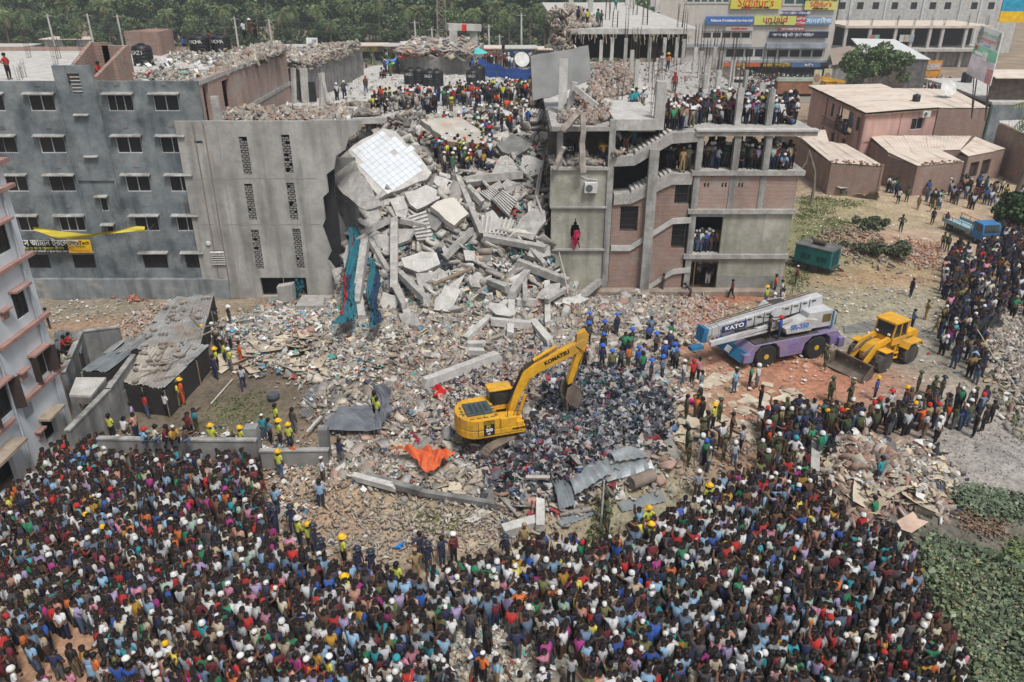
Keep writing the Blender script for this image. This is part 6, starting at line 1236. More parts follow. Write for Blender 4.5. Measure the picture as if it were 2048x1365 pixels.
m = MB(); Wp = [T(a,b) for a,b in [(1830,1000),(1900,985),(2120,1030),(2150,1500),(1700,1500),(1840,1300),(1850,1130),(1780,1040)]]; m.add([(p.x,p.y,-.62) for p in Wp],[tuple(range(8))]); mk('water',m,M('pond_water',(.035,.033,.028),rough=.12,bump=.1,spec=.5),kind='structure')
def leaves(poly,n,s,pal,w,lift,name,level=None,til=.7):
    x,y,z = surf_world(poly,n,level,.45); z = np.maximum(z,-.6); ss = RS.uniform(.6,1.3,n)*s; return sheets(np.stack([x,y,z+lift*RS.uniform(.2,1,n)],1),np.stack([ss,ss*.8,ss],1),rotm(n,RS,til),pick(RS,pal,w,n)*RS.uniform(.8,1.2,(n,1)),RS,.5,1)
HY = [(.12,.16,.095),(.15,.19,.12),(.085,.115,.07),(.2,.23,.16),(.06,.07,.045)]
R = [leaves([(1865,1085),(1960,1120),(2060,1190),(2060,1380),(1960,1380),(1890,1250),(1850,1150)],20000,.135,HY,(4,3,3,1.5,1),.35,''),leaves([(1850,1090),(1960,1110),(2060,1180),(2060,1380),(1960,1380),(1880,1250),(1830,1150)],1800,.2,[(.12,.16,.09),(.17,.2,.12),(.08,.1,.06)],(3,1,2),.5,'',til=1.2),leaves([(1850,1090),(2060,1180),(2060,1380),(1960,1380),(1880,1250)],2500,.1,[(.2,.25,.13),(.25,.2,.1),(.3,.3,.25)],(3,1,.3),.55,'',til=1.2),leaves([(1905,988),(1960,990),(2050,1005),(2050,1035),(1960,1030),(1915,1012)],3500,.13,HY,(4,3,3,1,1),.35,''),
     leaves([(2030,1100),(2060,1100),(2060,1150),(2020,1130)],500,.14,[(.15,.2,.07),(.1,.14,.06)],(1,1),.2,''),leaves([(1920,1015),(1990,1030),(2000,1065),(1930,1060)],1500,.1,[(.2,.13,.09),(.25,.18,.13)],(1,1),.2,'')]
V,Fq,C = cat(*R); link('water_hyacinth',np_mesh('water_hyacinth',V,Fq,M('leaf_scatter'),C),kind='stuff')
R = [leaves(poly,n,.1,[(.12,.16,.05),(.16,.19,.07),(.09,.12,.04)],(1,1,1),.15,'',til=1.5) for poly,n in [([(1600,395),(1680,400),(1760,400),(1660,430),(1600,440)],1700),([(1590,430),(1700,440),(1720,490),(1600,500)],1500),([(1575,500),(1620,540),(1600,600),(1570,600)],700),([(1190,1010),(1215,1000),(1210,1090),(1180,1090)],400),([(420,800),(540,790),(520,850),(430,850)],300),([(1990,760),(2060,760),(2060,900),(2030,860)],900),([(830,1030),(960,1040),(900,1070),(820,1060)],350),([(1920,375),(2010,390),(1960,400),(1920,395)],300)]]
V,Fq,C = cat(*R); link('grass',np_mesh('grass',V,Fq,M('leaf_scatter'),C),kind='stuff')
R = [rubble('a',[(1650,465),(1740,460),(1790,500),(1760,540),(1680,510)],1500,.06,.3,[(.3,.18,.13),(.35,.28,.22),(.2,.18,.15)],(2,2,1)),rubble('a',[(1800,480),(1870,490),(1880,540),(1810,530)],900,.05,.2,[(.42,.2,.12),(.35,.28,.22),(.4,.38,.34)],(2,1,1)),
     rubble('a',[(1960,640),(2050,600),(2050,880),(2000,760)],3500,.06,.35,GREY,(2,2,3,2,2,2,1,1)),rubble('a',[(1350,600),(1450,620),(1440,660),(1360,660)],1800,.08,.3,[(.42,.27,.2),(.35,.17,.12),(.4,.37,.33)],(3,2,2),hump=.5),
     rubble('a',[(265,590),(335,575),(335,590),(285,600)],420,.12,.28,[(.4,.17,.11)],(1,),hump=.8),rubble('a',[(260,640),(320,610),(310,680),(255,690)],500,.08,.25,[(.42,.3,.24),(.4,.35,.3)],(1,1)),rubble('a',[(900,1230),(1080,1240),(1080,1365),(900,1365)],1500,.04,.2,GREY,(2,2,3,1,3,1,.6,.6)),
     rubble('a',[(560,930),(660,940),(680,1040),(600,1080),(560,1000)],900,.05,.22,[(.4,.3,.22),(.36,.27,.2)],(1,1)),rubble('a',[(160,880),(600,860),(900,1100),(300,1050)],2500,.04,.15,GREY,(2,2,3,1,2,2,.3,.5)),rubble('a',[(1340,880),(1640,800),(1640,900),(1500,960),(1330,1000)],1500,.04,.2,GREY,(2,2,3,3,2,.5,.5,2)),
     rubble('a',[(1880,860),(2048,840),(2048,1000),(1880,970)],700,.02,.08,[(.33,.32,.3),(.28,.26,.24)],(1,1))]
V,Fq,C = cat(*R); link('loose_stones',np_mesh('loose_stones',V,Fq,attr,C),kind='stuff')
# ================================================================ vehicles
yel = M('machine_yellow')
ybl = M('black_paint',(.02,.02,.022),rough=.4,bump=0); glass = M('cab_glass',(.03,.035,.035),rough=.12,bump=0,spec=.6); track_m = M('muddy_steel',(.2,.16,.12),var=.35,rough=.9,stain=(.3,.25,.19))
chrome = M('chrome_rod',(.6,.6,.6),metal=.9,rough=.25,bump=0)
rustst = M('worn_steel',(.17,.135,.11),var=.35,stain=(.28,.19,.13),metal=.3,rough=.7)
def bev(o,w=.04,seg=2):
    md = o.modifiers.new('bevel','BEVEL'); md.width = w; md.segments = seg; md.limit_method = 'ANGLE'; return o
def wheel(par,c,r,w,tm,rm,lugs=0,ax='Y',rimr=.5):
    "axis along Y"
    m = MB(); R = Rx(pi/2); m.lathe([(r*rimr,0),(r*.93,0),(r,w*.15),(r,w*.85),(r*.93,w),(r*rimr,w)],24,(c[0],c[1]+w/2,c[2]),R)
    for k in range(lugs):
        a = 2*pi*k/lugs; m.box((c[0]+r*cos(a),c[1]+(w*.22 if k % 2 else -w*.22),c[2]+r*sin(a)),(.09,w*.5,.12),Ry(-a) @ Rz(.5 if k % 2 else -.5))
    t = mk('tyre',m,tm,par); m = MB(); m.lathe([(r*.1,-.06),(r*.2,-.06),(r*.22,w*.25),(r*rimr,w*.08),(r*rimr*1.02,0),(r*rimr*1.02,w),(0.05,w)],20,(c[0],c[1]+w/2-w,c[2]),Rx(pi/2) @ Matrix.Scale(-1,3) @ Ry(pi) if 0 else Rx(pi/2))
    m = MB(); m.lathe([(r*rimr*1.02,w*.98),(r*rimr*.9,w*.8),(r*.25,w*.86),(r*.22,w*1.02),(r*.05,w*1.04)],20,(c[0],c[1]+w/2,c[2]),R); mk('rim',m,rm,t)
    return t
ep = TS(978,892); ex = thing('excavator','yellow tracked excavator with its boom raised over the garment heap','excavator',(ep.x+.5,ep.y+.3,ep.z+.12),0,sc=.8)
def sub(nm,mb,mt,R=None,t=(0,0,0),par=ex,bv=0,**k):
    if R is not None: mb.xf(R,t)
    o = mk(nm,mb,mt,par,**k)
    return bev(o,bv) if bv else o
RT = Rz(radians(43)); RH = Rz(radians(17))
for s_ in (-1,1):
    m = MB(); P = []; r = .42; Lh = 1.75
    for k in range(9): a = pi/2-pi*k/8; P.append((Lh+r*cos(a),r+r*sin(a)))
    for k in range(9): a = -pi/2-pi*k/8; P.append((-Lh+r*cos(a),r+r*sin(a)))
    m.prism([(x*.93,s_*1.15-.2,.03+z*.93) for x,z in P],(0,.4,0)); sub('track_frame',m,rustst,RT)
    pts = P+[P[0]]; tot = sum(hypot(pts[i+1][0]-pts[i][0],pts[i+1][1]-pts[i][1]) for i in range(len(P))); n = 46; m = MB(); acc = 0; i = 0; ds = tot/n; d0 = 0
    for k in range(n):
        tgt = k*ds
        while True:
            sl = hypot(pts[i+1][0]-pts[i][0],pts[i+1][1]-pts[i][1])
            if d0+sl >= tgt or i >= len(P)-1: break
            d0 += sl; i += 1
        u = (tgt-d0)/sl; x = pts[i][0]+(pts[i+1][0]-pts[i][0])*u; z = pts[i][1]+(pts[i+1][1]-pts[i][1])*u; a = atan2(pts[i+1][1]-pts[i][1],pts[i+1][0]-pts[i][0])
        m.box((x,s_*1.15,z+.02),(ds*.9,.62,.05),Ry(-a)); m.box((x+.03*sin(a),s_*1.15,z+.02),(.03,.62,.1),Ry(-a))
    sub('track',m,track_m,RT)
    for x in (-1.2,-.6,0,.6,1.2): m = MB(); m.lathe([(.14,0),(.14,.5)],10,(x,s_*1.15+.25,.2),Rx(pi/2)); sub('roller',m,rustst,RT)
m = MB(); m.box((0,0,.75),(1.9,1.7,.35)); sub('undercarriage',m,rustst,RT); m = MB(); m.lathe([(.75,.9),(.75,1.12)],20); sub('slew_ring',m,rustst)

def ycurve(): 
    o = [(1.15,-1.32),(-1.6,-1.32)]+[(-1.6-1.05*sin(a),-1.32*cos(a)) for a in [pi*k/10 for k in range(1,10)]]+[(-1.6,1.32),(1.15,1.32)]; return o
m = MB(); m.prism([(x,y,1.14) for x,y in ycurve() if x > -1.3 or 1] [::-1],(0,0,.5)); sub('deck',m,yel,RH,bv=.05)
m = MB(); m.prism([(x,y,1.64) for x,y in [(-.35,-1.32)]+ycurve()[1:-1]+[(-.35,1.32)]][::-1],(0,0,.72)); sub('engine_housing',m,yel,RH,bv=.07)
m = MB(); m.box((.15,-.95,1.95),(1.0,.74,.62)); sub('fuel_tank',m,yel,RH,bv=.05); m = MB(); m.box((.85,-1.0,1.78),(.42,.64,.28)); sub('tool_box',m,yel,RH,bv=.03)
m = MB(); m.box((-1.35,-.1,2.42),(1.5,1.35,.14)); sub('engine_hood',m,M('grey_blue_hood',(.06,.085,.09),rough=.45,var=.2),RH,bv=.04)
m = MB()
for i in range(4):
    for j in range(8): m.box((-1.75+.28*i,-.55+.12*j,2.495),(.18,.05,.012))
sub('hood_vents',m,ybl,RH)
m = MB()
for i in range(4): m.box((-.48,-.95+.33*i,2.365),(.16,.22,.015))
for i in range(3): m.box((-2.28,-.5+.4*i,2.365),(.14,.26,.015))
for i in range(4): m.box((-1.9+.4*i,-1.08,2.365),(.28,.1,.015))
sub('deck_grilles',m,M('grille_brown',(.14,.10,.04)),RH,kind='stuff')
m = MB(); m.box((-.98,-1.335,1.78),(.62,.02,.95)); dcl = sub('black_panel',m,ybl,RH)
R_s = (pi/2,0,radians(17))
def ht(s,nm,p,size,mt,**k): q = RH @ Vector(p); return text(s,nm,q,size,mt,ex,R_s,.003,**k)
ht('200','lettering',(-.98,-1.35,1.66),.27,wprint,bold=.012); ht('PC','lettering',(-1.02,-1.35,1.9),.2,M('gold_print2',(.6,.4,.02),bump=0),bold=.01); ht('LC','lettering',(-1.0,-1.35,1.43),.14,wprint,bold=.008)
for i in range(3): m = MB(); m.box((-.98,-1.348,2.06+.07*i),(.6,.008,.02)); sub('stripe',m,M('gold_print2'),RH)
ht('KOMATSU','lettering',(.78,-1.35,1.5),.17,blk,bold=.008)
m = MB()
for x in (-1.62,-.3,.66): m.box((x,-1.328,1.8 if x < 0 else 1.6),(.02,.012,1.0 if x < .5 else .6))
m.box((-.3,-1.328,1.3),(2.6,.01,.02)); sub('panel_seam',m,ybl,RH)

m = MB(); v = [(-.45,.42,1.64),(1.15,.42,1.64),(1.15,1.32,1.64),(-.45,1.32,1.64),(-.45,.42,3.05),(.85,.42,3.05),(.85,1.32,3.05),(-.45,1.32,3.05)]
m.add(v,[(0,3,2,1),(4,5,6,7),(0,1,5,4),(1,2,6,5),(2,3,7,6),(3,0,4,7)]); cabo = sub('cab',m,ybl,RH,bv=.04)
m = MB(); m.box((.2,.87,3.1),(1.42,.96,.12)); sub('cab_roof',m,yel,RH,bv=.05)
m = MB(); m.add([(-.2,.412,2.1),(.75,.412,2.1),(.66,.412,2.9),(-.2,.412,2.9)],[(0,1,2,3)]); m.add([(1.152,.5,1.9),(1.152,1.24,1.9),(.9,1.24,2.95),(.9,.5,2.95)],[(0,1,2,3)]); m.add([(-.458,.5,2.3),(-.458,1.24,2.3),(-.458,1.24,2.95),(-.458,.5,2.95)],[(3,2,1,0)]); sub('cab_window',m,glass,RH)
m = MB(); m.box((.2,.37,2.0),(1.3,.06,.25)); sub('cab_side_panel',m,yel,RH)

def plate(nm,prof,y,w,mt,par=ex,bv=.02): m = MB(); m.prism([(x,y-w/2,z) for x,z in prof],(0,w,0)); return sub(nm,m,mt,RH,par=par,bv=bv)
BX = 0.0
bm = plate('boom',[(.35,1.55),(.75,1.55),(1.05,2.6),(1.75,3.85),(2.2,4.2),(4.6,5.15),(5.15,5.75),(5.0,6.0),(4.4,5.75),(3.2,5.3),(1.9,4.78),(1.3,4.35),(.8,3.2)],-.05,.42,yel,bv=.03)
st_ = plate('stick',[(4.55,6.35),(5.05,6.55),(5.3,6.2),(5.05,5.3),(4.35,3.2),(4.1,3.15),(4.1,3.4),(4.55,5.0)],-.05,.34,yel)
cyl = lambda nm,a,b,r,r2,f=.55: (sub(nm,MB().tube([a,Vector(a).lerp(Vector(b),f)],r,10),yel,RH),sub(nm+'_rod',MB().tube([Vector(a).lerp(Vector(b),f),b],r2,8),chrome,RH))
cyl('stick_cylinder',(2.0,-.05,5.0),(4.75,-.05,6.4),.11,.06,.5)
for y in (-.45,.35): cyl('boom_cylinder',(.95,y,1.6),(1.75,y,4.1),.1,.06,.6)
cyl('bucket_cylinder',(5.25,-.05,5.9),(4.6,-.05,3.4),.08,.05,.6)
bk = [(4.3,3.3),(3.95,3.1),(3.85,2.5),(4.1,2.0),(4.55,1.75),(4.75,1.8),(4.95,2.4),(4.75,2.95)]
m = MB()
for y in (-.55,.43): m.prism([(x,y,z) for x,z in bk],(0,.04,0))
for i in range(7):
    a,b = bk[(i+4) % 8],bk[(i+5) % 8]
    if i in (0,) or i == 3 or 1:
        if (i+4) % 8 in (0,1,2): continue
        m.prism([(a[0],-.55,a[1]),(b[0],-.55,b[1]),(b[0]-.04,-.55,b[1]-.03),(a[0]-.04,-.55,a[1]-.03)],(0,1.0,0))
for k in range(5): m.beam((3.95+.0,-.5+.23*k,2.25),(4.0,-.5+.23*k,1.7),.1,.06)
sub('bucket',m,rustst,RH); m = MB(); m.tube([(4.1,-.05,3.3),(4.6,-.05,3.1),(4.55,-.05,3.5)],.07,6); sub('bucket_linkage',m,rustst,RH)
m = MB()
for y in (-.2,-.1,0,.1): m.tube([(.5,y,2.6),(.95,y,3.6),(1.35,y,4.5),(2.1,y,5.0),(2.9,y,5.3)],.025,5)
m.tube([(4.5,-.25,5.6),(5.0,-.3,5.2),(4.7,-.27,4.4)],.03,5); m.tube([(.9,-.5,1.9),(1.25,-.9,1.5),(1.1,-.8,1.1)],.025,5); sub('hydraulic_hose',m,ybl,RH)

A_ = RH @ Vector((3.35,-.272,5.06)); e = text('KOMATSU','lettering',A_,.34,blk,ex,(0,0,0),.003,1.0,bold=.015); e.rotation_euler = (RH @ Ry(-radians(21.5)) @ Rx(pi/2)).to_euler()
m = MB(); m.tube([(-2.6,-1.0,2.4),(-2.6,-1.0,2.75),(-1.2,-1.15,2.75),(-1.2,-1.15,2.4)],.02,5); m.tube([(.1,-1.28,2.3),(.1,-1.28,2.9)],.02,5); m.tube([(.5,-1.2,1.9),(.5,-1.2,2.6),(1.0,-1.2,2.5),(1.0,-1.2,1.7)],.02,5); sub('handrail',m,ybl,RH)
# ---------------- crane
w1,w2 = T(1530,737),T(1630,718); hd = atan2((w2-w1).y,(w2-w1).x)
cr = thing('mobile_crane','white and purple mobile crane truck with its boom lowered flat','crane',w1,hd)
pur = M('purple_paint',(.215,.175,.31),rough=.65,var=.15,stain=(.24,.18,.2),st=(.5,.7),bump=.05,fine=(5,.12)); cwh = M('crane_white',(.52,.53,.54),rough=.5,var=.08,stain=(.36,.34,.3),st=(.5,.75),bump=.05,streak=.2,fine=(5,.1)); cblue = M('crane_blue',(.025,.15,.29),rough=.55,bump=0,var=.2); dirty = M('greasy_dark',(.06,.055,.05),var=.4); ylr = M('rim_yellow',(.6,.36,.03),var=.15)
WB = (w2-w1).length
for x in (0,WB):
    for y in (.3,2.25): wheel(cr,(x,y,.74),.74,.55,rubber,ylr,20,rimr=.52)
m = MB(); m.prism([(-1.6,0,1.0),(-1.0,0,1.62),(WB+1.3,0,1.72),(WB+1.7,0,1.3),(WB+1.55,0,.75),(WB+.95,0,.75),(WB+.9,0,1.3),(WB+.5,0,1.58),(WB-.5,0,1.58),(WB-.95,0,1.2),(WB-1.1,0,.55),(.95,0,.55),(.85,0,1.2),(.5,0,1.56),(-.5,0,1.56),(-.85,0,1.2),(-.95,0,.55),(-1.35,0,.5)][::-1],(0,2.55,0)); bev(mk('carrier',m,pur,cr),.03)
m = MB(); m.bx(-.9,WB+1.2,.1,2.45,1.63,1.7); mk('deck_plate',m,dirty,cr)
m = MB(); m.prism([(-1.95,.02,.75),(-1.6,.02,1.35),(-1.45,.02,1.3),(-1.7,.02,.65)][::-1],(0,2.5,0)); mk('front_bumper',m,cblue,cr); m = MB(); m.prism([(-1.99,1.0,.9),(-1.78,1.0,1.2),(-1.76,1.0,1.2),(-1.97,1.0,.9)][::-1],(0,.5,0)); mk('white_plate',m,wprint,cr)
m = MB()
for i in range(3): m.bx(1.5,2.1,-.015,-.002,.75+.25*i,.92+.25*i)
mk('side_locker',MB().bx(2.25,WB-1.2,-.015,-.002,.7,1.4),M('dark_purple',(.2,.14,.33),bump=0),cr); mk('side_locker',MB().bx(WB+1.0,WB+1.45,-.015,-.002,.9,1.4),M('dark_purple'),cr); mk('side_step',m,M('dark_purple',(.2,.14,.33),bump=0),cr)
for s_ in (-.2,2.3):
    for bb4 in (((-1.5,s_+.2,.95),(.5,.4,.5)),((WB+1.6,s_+.2,.95),(.4,.45,.6))): mk('outrigger',MB().box(*bb4),pur,cr)
m = MB(); m.lathe([(.9,1.7),(.9,1.95)],20,(WB*.62,1.3,0)); mk('slew_ring',m,dirty,cr)
m = MB(); m.prism([(1.3,.1,1.95),(WB-.6,.1,1.95),(WB-.2,.1,2.6),(WB-1.0,.1,2.75),(1.1,.1,2.35)][::-1],(0,.9,0)); bev(mk('superstructure',m,cwh,cr),.03)
m = MB(); m.prism([(WB-1.0,.25,1.95),(WB+1.2,.25,1.95),(WB+1.3,.25,2.8),(WB+.9,.25,3.05),(WB-.8,.25,3.05)][::-1],(0,2.0,0)); bev(mk('engine_cover',m,cwh,cr),.05); m = MB(); m.box((WB+.55,.24,2.55),(.6,.02,.5)); mk('cooling_grille',m,MATS['grille_brown'],cr); m = MB(); m.tube([(WB+1.25,.4,2.0),(WB+1.25,.4,2.9)],.14,8); mk('exhaust',m,dirty,cr); m = MB(); m.box((WB+1.0,.23,2.4),(.13,.03,1.1)); mk('blue_post',m,cblue,cr)
m = MB(); m.prism([(.5,1.75,1.75),(2.6,1.75,1.75),(2.6,1.75,3.2),(1.2,1.75,3.2),(.6,1.75,2.6)][::-1],(0,.85,0)); bev(mk('cab',m,cwh,cr),.04); m = MB(); m.prism([(1.3,1.9,3.21),(2.4,1.9,3.21),(2.4,2.45,3.21),(1.3,2.45,3.21)],(0,0,.02)); m.add([(.9,1.74,2.4),(2.3,1.74,2.4),(2.3,1.74,3.05),(1.25,1.74,3.05)],[(0,1,2,3)]); mk('cab_window',m,glass,cr)

tip = Vector((-3.9,1.0,2.55)); root = Vector((WB+.7,1.3,3.35)); dv = (tip-root)
for i,(t0,t1,w_,h_) in enumerate([(0,.90,.58,.66),(.88,.95,.5,.56),(.94,.985,.42,.48)]): m = MB(); m.beam(root+dv*t0,root+dv*t1,w_,h_); bev(mk('boom_section',m,cwh,cr),.03)
m = MB(); m.beam(root+dv*.3+Vector((0,-.62,-.45)),root+dv*.99+Vector((0,-.62,-.45)),.22,.2); m.beam(root+dv*.3+Vector((0,-.62,-.8)),root+dv*.99+Vector((0,-.62,-.55)),.2,.12); mk('fly_jib',m,cwh,cr)
m = MB(); m.prism([tip+Vector((-.3,-.3,-.5)),tip+Vector((.05,-.3,-.55)),tip+Vector((.15,-.3,.3)),tip+Vector((-.15,-.3,.36))][::-1],(0,.7,0)); mk('boom_head',m,cblue,cr); m = MB(); m.box(tip+Vector((-.65,-.35,-.7)),(.8,.4,.2)); mk('hook_block',m,cblue,cr)
m = MB(); m.tube([root+dv*.1+Vector((0,-.1,.65)),root+dv*.97+Vector((0,-.1,.5))],.03,5); m.tube([root+dv*.1+Vector((0,.1,.65)),root+dv*.97+Vector((0,.1,.5))],.03,5); mk('hoist_rope',m,rebar,cr); m = MB(); m.tube([Vector((1.5,1.3,2.1)),root+dv*.55+Vector((0,0,-.4))],.17,10); mk('luffing_cylinder',m,chrome,cr); m = MB(); m.lathe([(.35,0),(.35,.8)],14,(1.0,1.9,2.2),Rx(pi/2)); mk('winch_drum',m,ylr,cr); m = MB(); m.lathe([(.42,0),(.42,.06)],18,root+dv*.42+Vector((0,-.4,.1)),Rx(pi/2)); mk('hose_reel',m,cwh,cr)
m = MB()
for i in range(9):
    q0 = root+dv*(.12+.08*i); m.box(q0+Vector((0,-.3,0)),(.05,.03,.62)); m.box(q0+Vector((.3,-.31,.2)),(.3,.02,.08))
for t0,t1,o1,o2 in ((.35,.6,(0,-.62,-.2),(0,-.62,.3)),(.6,.9,(0,-.66,-.35),(0,-.5,.1))): m.tube([root+dv*t0+Vector(o1),root+dv*t1+Vector(o2)],.03,5)
mk('boom_fittings',m,dirty,cr,kind='stuff')
text('SR-350','lettering',(WB-1.5,.085,2.35),.45,blu,cr,(pi/2,0,0),.004,bold=.012); q = root+dv*.78+Vector((0,-.42,.05)); m = MB(); m.beam(q-dv.normalized()*.85,q+dv.normalized()*.85,.02,.42); mk('name_plate',m,M('navy_plate',(.02,.04,.15),bump=0),cr)
tx = text('KATO','lettering',q+Vector((0,-.03,0)),.36,wprint,cr,(0,0,0),.004,1.3,bold=.012); tx.rotation_euler = (Ry(atan2(dv.z,dv.x)+pi if dv.x > 0 else -atan2(-dv.z,-dv.x)) @ Rx(pi/2)).to_euler()
# ---------------- wheel loader (faces the camera-left side)
f1,f2 = T(1772,766),T(1815,738); hd = atan2((f1-f2).y,(f1-f2).x)+.15; lo = thing('wheel_loader','yellow wheel loader with wide bucket lowered to the ground','wheel loader',Vector((22.3,42.9,0)),radians(-150),sc=.88)

for x in (-1.35,1.35):
    for y in (-1.0,1.0):
        wheel(lo,(x,y*1.0,.72),.74,.52,dusty_rub,yel if 0 else M('dusty_rim',(.2,.15,.08),var=.3),22,rimr=.5)
def lp(nm,prof,y0,y1,mt,bv=.04): m = MB(); m.prism([(x,y0,z) for x,z in prof][::-1],(0,y1-y0,0)); o = mk(nm,m,mt,lo); return bev(o,bv) if bv else o
lp('rear_body',[(-2.6,.8),(-2.6,1.9),(-2.3,2.15),(-.6,2.2),(-.3,1.6),(-.3,.8)],-.62,.62,yel); lp('front_frame',[(-.2,.7),(-.2,1.5),(.5,1.75),(1.6,1.7),(2.0,1.2),(1.9,.6)],-.42,.42,yel)
lp('cab_base',[(-1.1,1.5),(-1.1,2.05),(.35,2.05),(.35,1.5)],-.75,.75,yel); lp('cab',[(-1.05,2.06),(.38,2.06),(.22,3.05),(-1.0,3.05)],-.68,.68,glass,.02); lp('cab_roof',[(-1.15,3.06),(.4,3.06),(.38,3.22),(-1.1,3.22)],-.8,.8,yel)
for x,x2 in ((-1.06,-1.02),(.36,.2),(-.4,-.4)):
    for y in (-.69,.69): m = MB(); m.beam((x,y,2.06),(x2,y,3.06),.09,.09); mk('cab_pillar',m,yel,lo)
for y0,y1 in ((-1.4,-.72),(.72,1.4)):
    lp('fender',[(-2.25,1.35),(-1.95,1.72),(-.75,1.72),(-.5,1.35),(-.55,1.3),(-.8,1.64),(-1.9,1.64),(-2.2,1.3)],y0,y1,yel,0); lp('fender',[(.75,1.5),(.95,1.62),(1.75,1.62),(1.75,1.56),(1.0,1.56),(.8,1.45)],y0,y1,yel,0)
for y in (-.55,.55):
    m = MB(); m.prism([(.2,y-.09,1.9),(.6,y-.09,2.2),(1.6,y-.09,2.0),(2.7,y-.09,.85),(2.9,y-.09,.55),(2.6,y-.09,.5),(1.5,y-.09,1.5),(.6,y-.09,1.8)][::-1],(0,.18,0)); mk('lift_arm',m,yel,lo); m = MB(); m.tube([(.7,y*.6,1.2),(2.0,y*.9,1.45)],.09,8); mk('lift_cylinder',m,chrome,lo); m = MB(); m.beam((1.0,y*.7,1.9),(2.75,y*.7,1.3),.1,.16); mk('tilt_link',m,rustst,lo)
bw_ = 1.5; m = MB(); prof = [(2.9,.95),(2.75,.5),(2.95,.1),(3.3,.02),(3.85,.05),(3.85,.09),(3.3,.08),(3.02,.16),(2.84,.5),(2.98,.92)]
m.prism([(x,-bw_,z) for x,z in prof][::-1],(0,2*bw_,0))
for y in (-bw_,bw_-.05): m.prism([(2.9,y,.95),(2.75,y,.5),(2.95,y,.1),(3.85,y,.05),(3.75,y,.3),(3.1,y,.98)][::-1],(0,.05,0))
mk('bucket',m,rustst,lo); m = MB(); m.box((2.93,0,.97),(.12,2*bw_,.07)); mk('bucket_rim',m,rustst,lo)
for y in (-.45,.45): m = MB(); m.box((.45,y,2.3),(.1,.16,.12)); mk('headlight',m,wprint,lo)
m = MB(); m.tube([(-1.9,.2,2.1),(-1.9,.2,2.9)],.06,6); mk('exhaust',m,dirty,lo); m = MB()
for i in range(6): m.box((-1.9+.2*i,.63,1.5),(.08,.02,.6))
mk('side_grille',m,MATS['grille_brown'],lo); m = MB(); m.tube([(-.4,.78,1.2),(-.4,.82,.6),(0,.82,.6),(0,.78,1.2)],.03,5); m.bx(-.4,0,.75,.9,.58,.62); m.bx(-.4,0,.75,.9,.95,.99); mk('ladder',m,yel,lo)
# ---------------- blue flatbed truck
tr = thing('flatbed_truck','blue flatbed truck with empty bed waiting beside the police crowd','truck',T(1937,474),radians(-80),sc=.84); tb = M('truck_blue',(.035,.17,.38),rough=.45,var=.1,bump=.05); tlb = M('bed_pale_blue',(.25,.38,.42),var=.2)
def tp_(nm,bxs,mt,bv=0):
    m = MB()
    for b in bxs: m.bx(*b)
    o = mk(nm,m,mt,tr); return bev(o,bv) if bv else o
m = MB(); m.prism([(1.4,-1,.55),(2.9,-1,.55),(2.95,-1,1.3),(2.7,-1,2.2),(1.4,-1,2.25)][::-1],(0,2.0,0)); bev(mk('cab',m,tb,tr),.06)
m = MB(); m.add([(2.965,-.88,1.35),(2.965,.88,1.35),(2.745,.8,2.1),(2.745,-.8,2.1)],[(0,1,2,3)]); mk('windscreen',m,glass,tr); tp_('front_grille',[(2.93,2.99,-.9,.9,.6,1.1)],dirty); tp_('front_bumper',[(2.9,3.08,-1.0,1.0,.4,.6)],steel)
for y in (-1.01,1.0): tp_('side_window',[(1.85,2.6,y-.0,y+.01,1.4,2.05)],glass)
for y in (-.75,.75): tp_('headlight',[(2.96,3.01,y-.12,y+.12,.75,.95)],wprint)
tp_('chassis',[(-3,1.5,-.5,.5,.55,.75)],dirty); tp_('bed',[(-3.1,1.3,-1.05,1.05,.85,.98)],tlb)
for y in (-1.07,1.05): tp_('side_board',[(-3.1,1.3,y-.03,y+.03,.86,1.25)],tlb)
for y in (-1.05,1.05): m = MB(); [m.tube([(x,y,1.2),(x,y,1.65)],.03,5) for x in (-3,-1.6,-.2,1.2)]; m.tube([(-3,y,1.62),(1.2,y,1.62)],.03,5); mk('side_rail',m,M('rail_maroon',(.2,.06,.05)),tr)
m = MB(); [m.tube([(1.2,y,.9),(1.2,y,2.0)],.04,5) for y in (-.9,0,.9)]; m.tube([(1.2,-.9,2),(1.2,.9,2)],.04,5); mk('head_rail',m,MATS['rail_maroon'],tr)
for x in (-2.0,2.1):
    for y in (-.85,.85): wheel(tr,(x,y,.42),.42,.26,rubber,steel,rimr=.5)
# ---------------- generator trailer
a,b = T(1580,535),T(1662,556); gn = thing('generator_trailer','teal generator trailer with twin wheels parked on the grass','trailer',(a+b)/2,atan2((b-a).y,(b-a).x)); tl = M('teal_paint',(.015,.15,.145),rough=.5,var=.2,streak=.2,bump=.05)
def gp(nm,b,mt,bv=0): m = MB(); m.bx(*b); o = mk(nm,m,mt,gn); return bev(o,bv) if bv else o
gp('casing',(-1.45,1.45,-.1,1.6,.65,2.0),tl,.03); gp('roof',(-1.5,1.5,-.15,1.65,2.001,2.08),M('generator_roof',(.13,.13,.13),var=.3)); gp('chassis',(-1.6,1.6,0,1.5,.5,.64),dirty)
for x in (-.9,.35): gp('louvre',(x,x+.75,-.12,-.1,1.05,1.45),M('dark_teal',(.01,.05,.05),bump=0))
gp('end_door',(1.451,1.47,.2,1.3,.8,1.85),M('dark_teal'))
for x in (-1.0,-.45,.1,.65,1.2): gp('casing_rib',(x,x+.04,-.125,-.101,.7,1.95),tl)
m = MB(); m.lathe([(.2,0),(.2,.95)],12,(-.4,.7,2.3),Ry(pi/2)); m.tube([(-.4,.7,2.3),(-.6,.7,2.5),(-.6,.7,2.65)],.05,6); mk('silencer',m,M('burnt_steel',(.08,.06,.045),var=.3),gn)
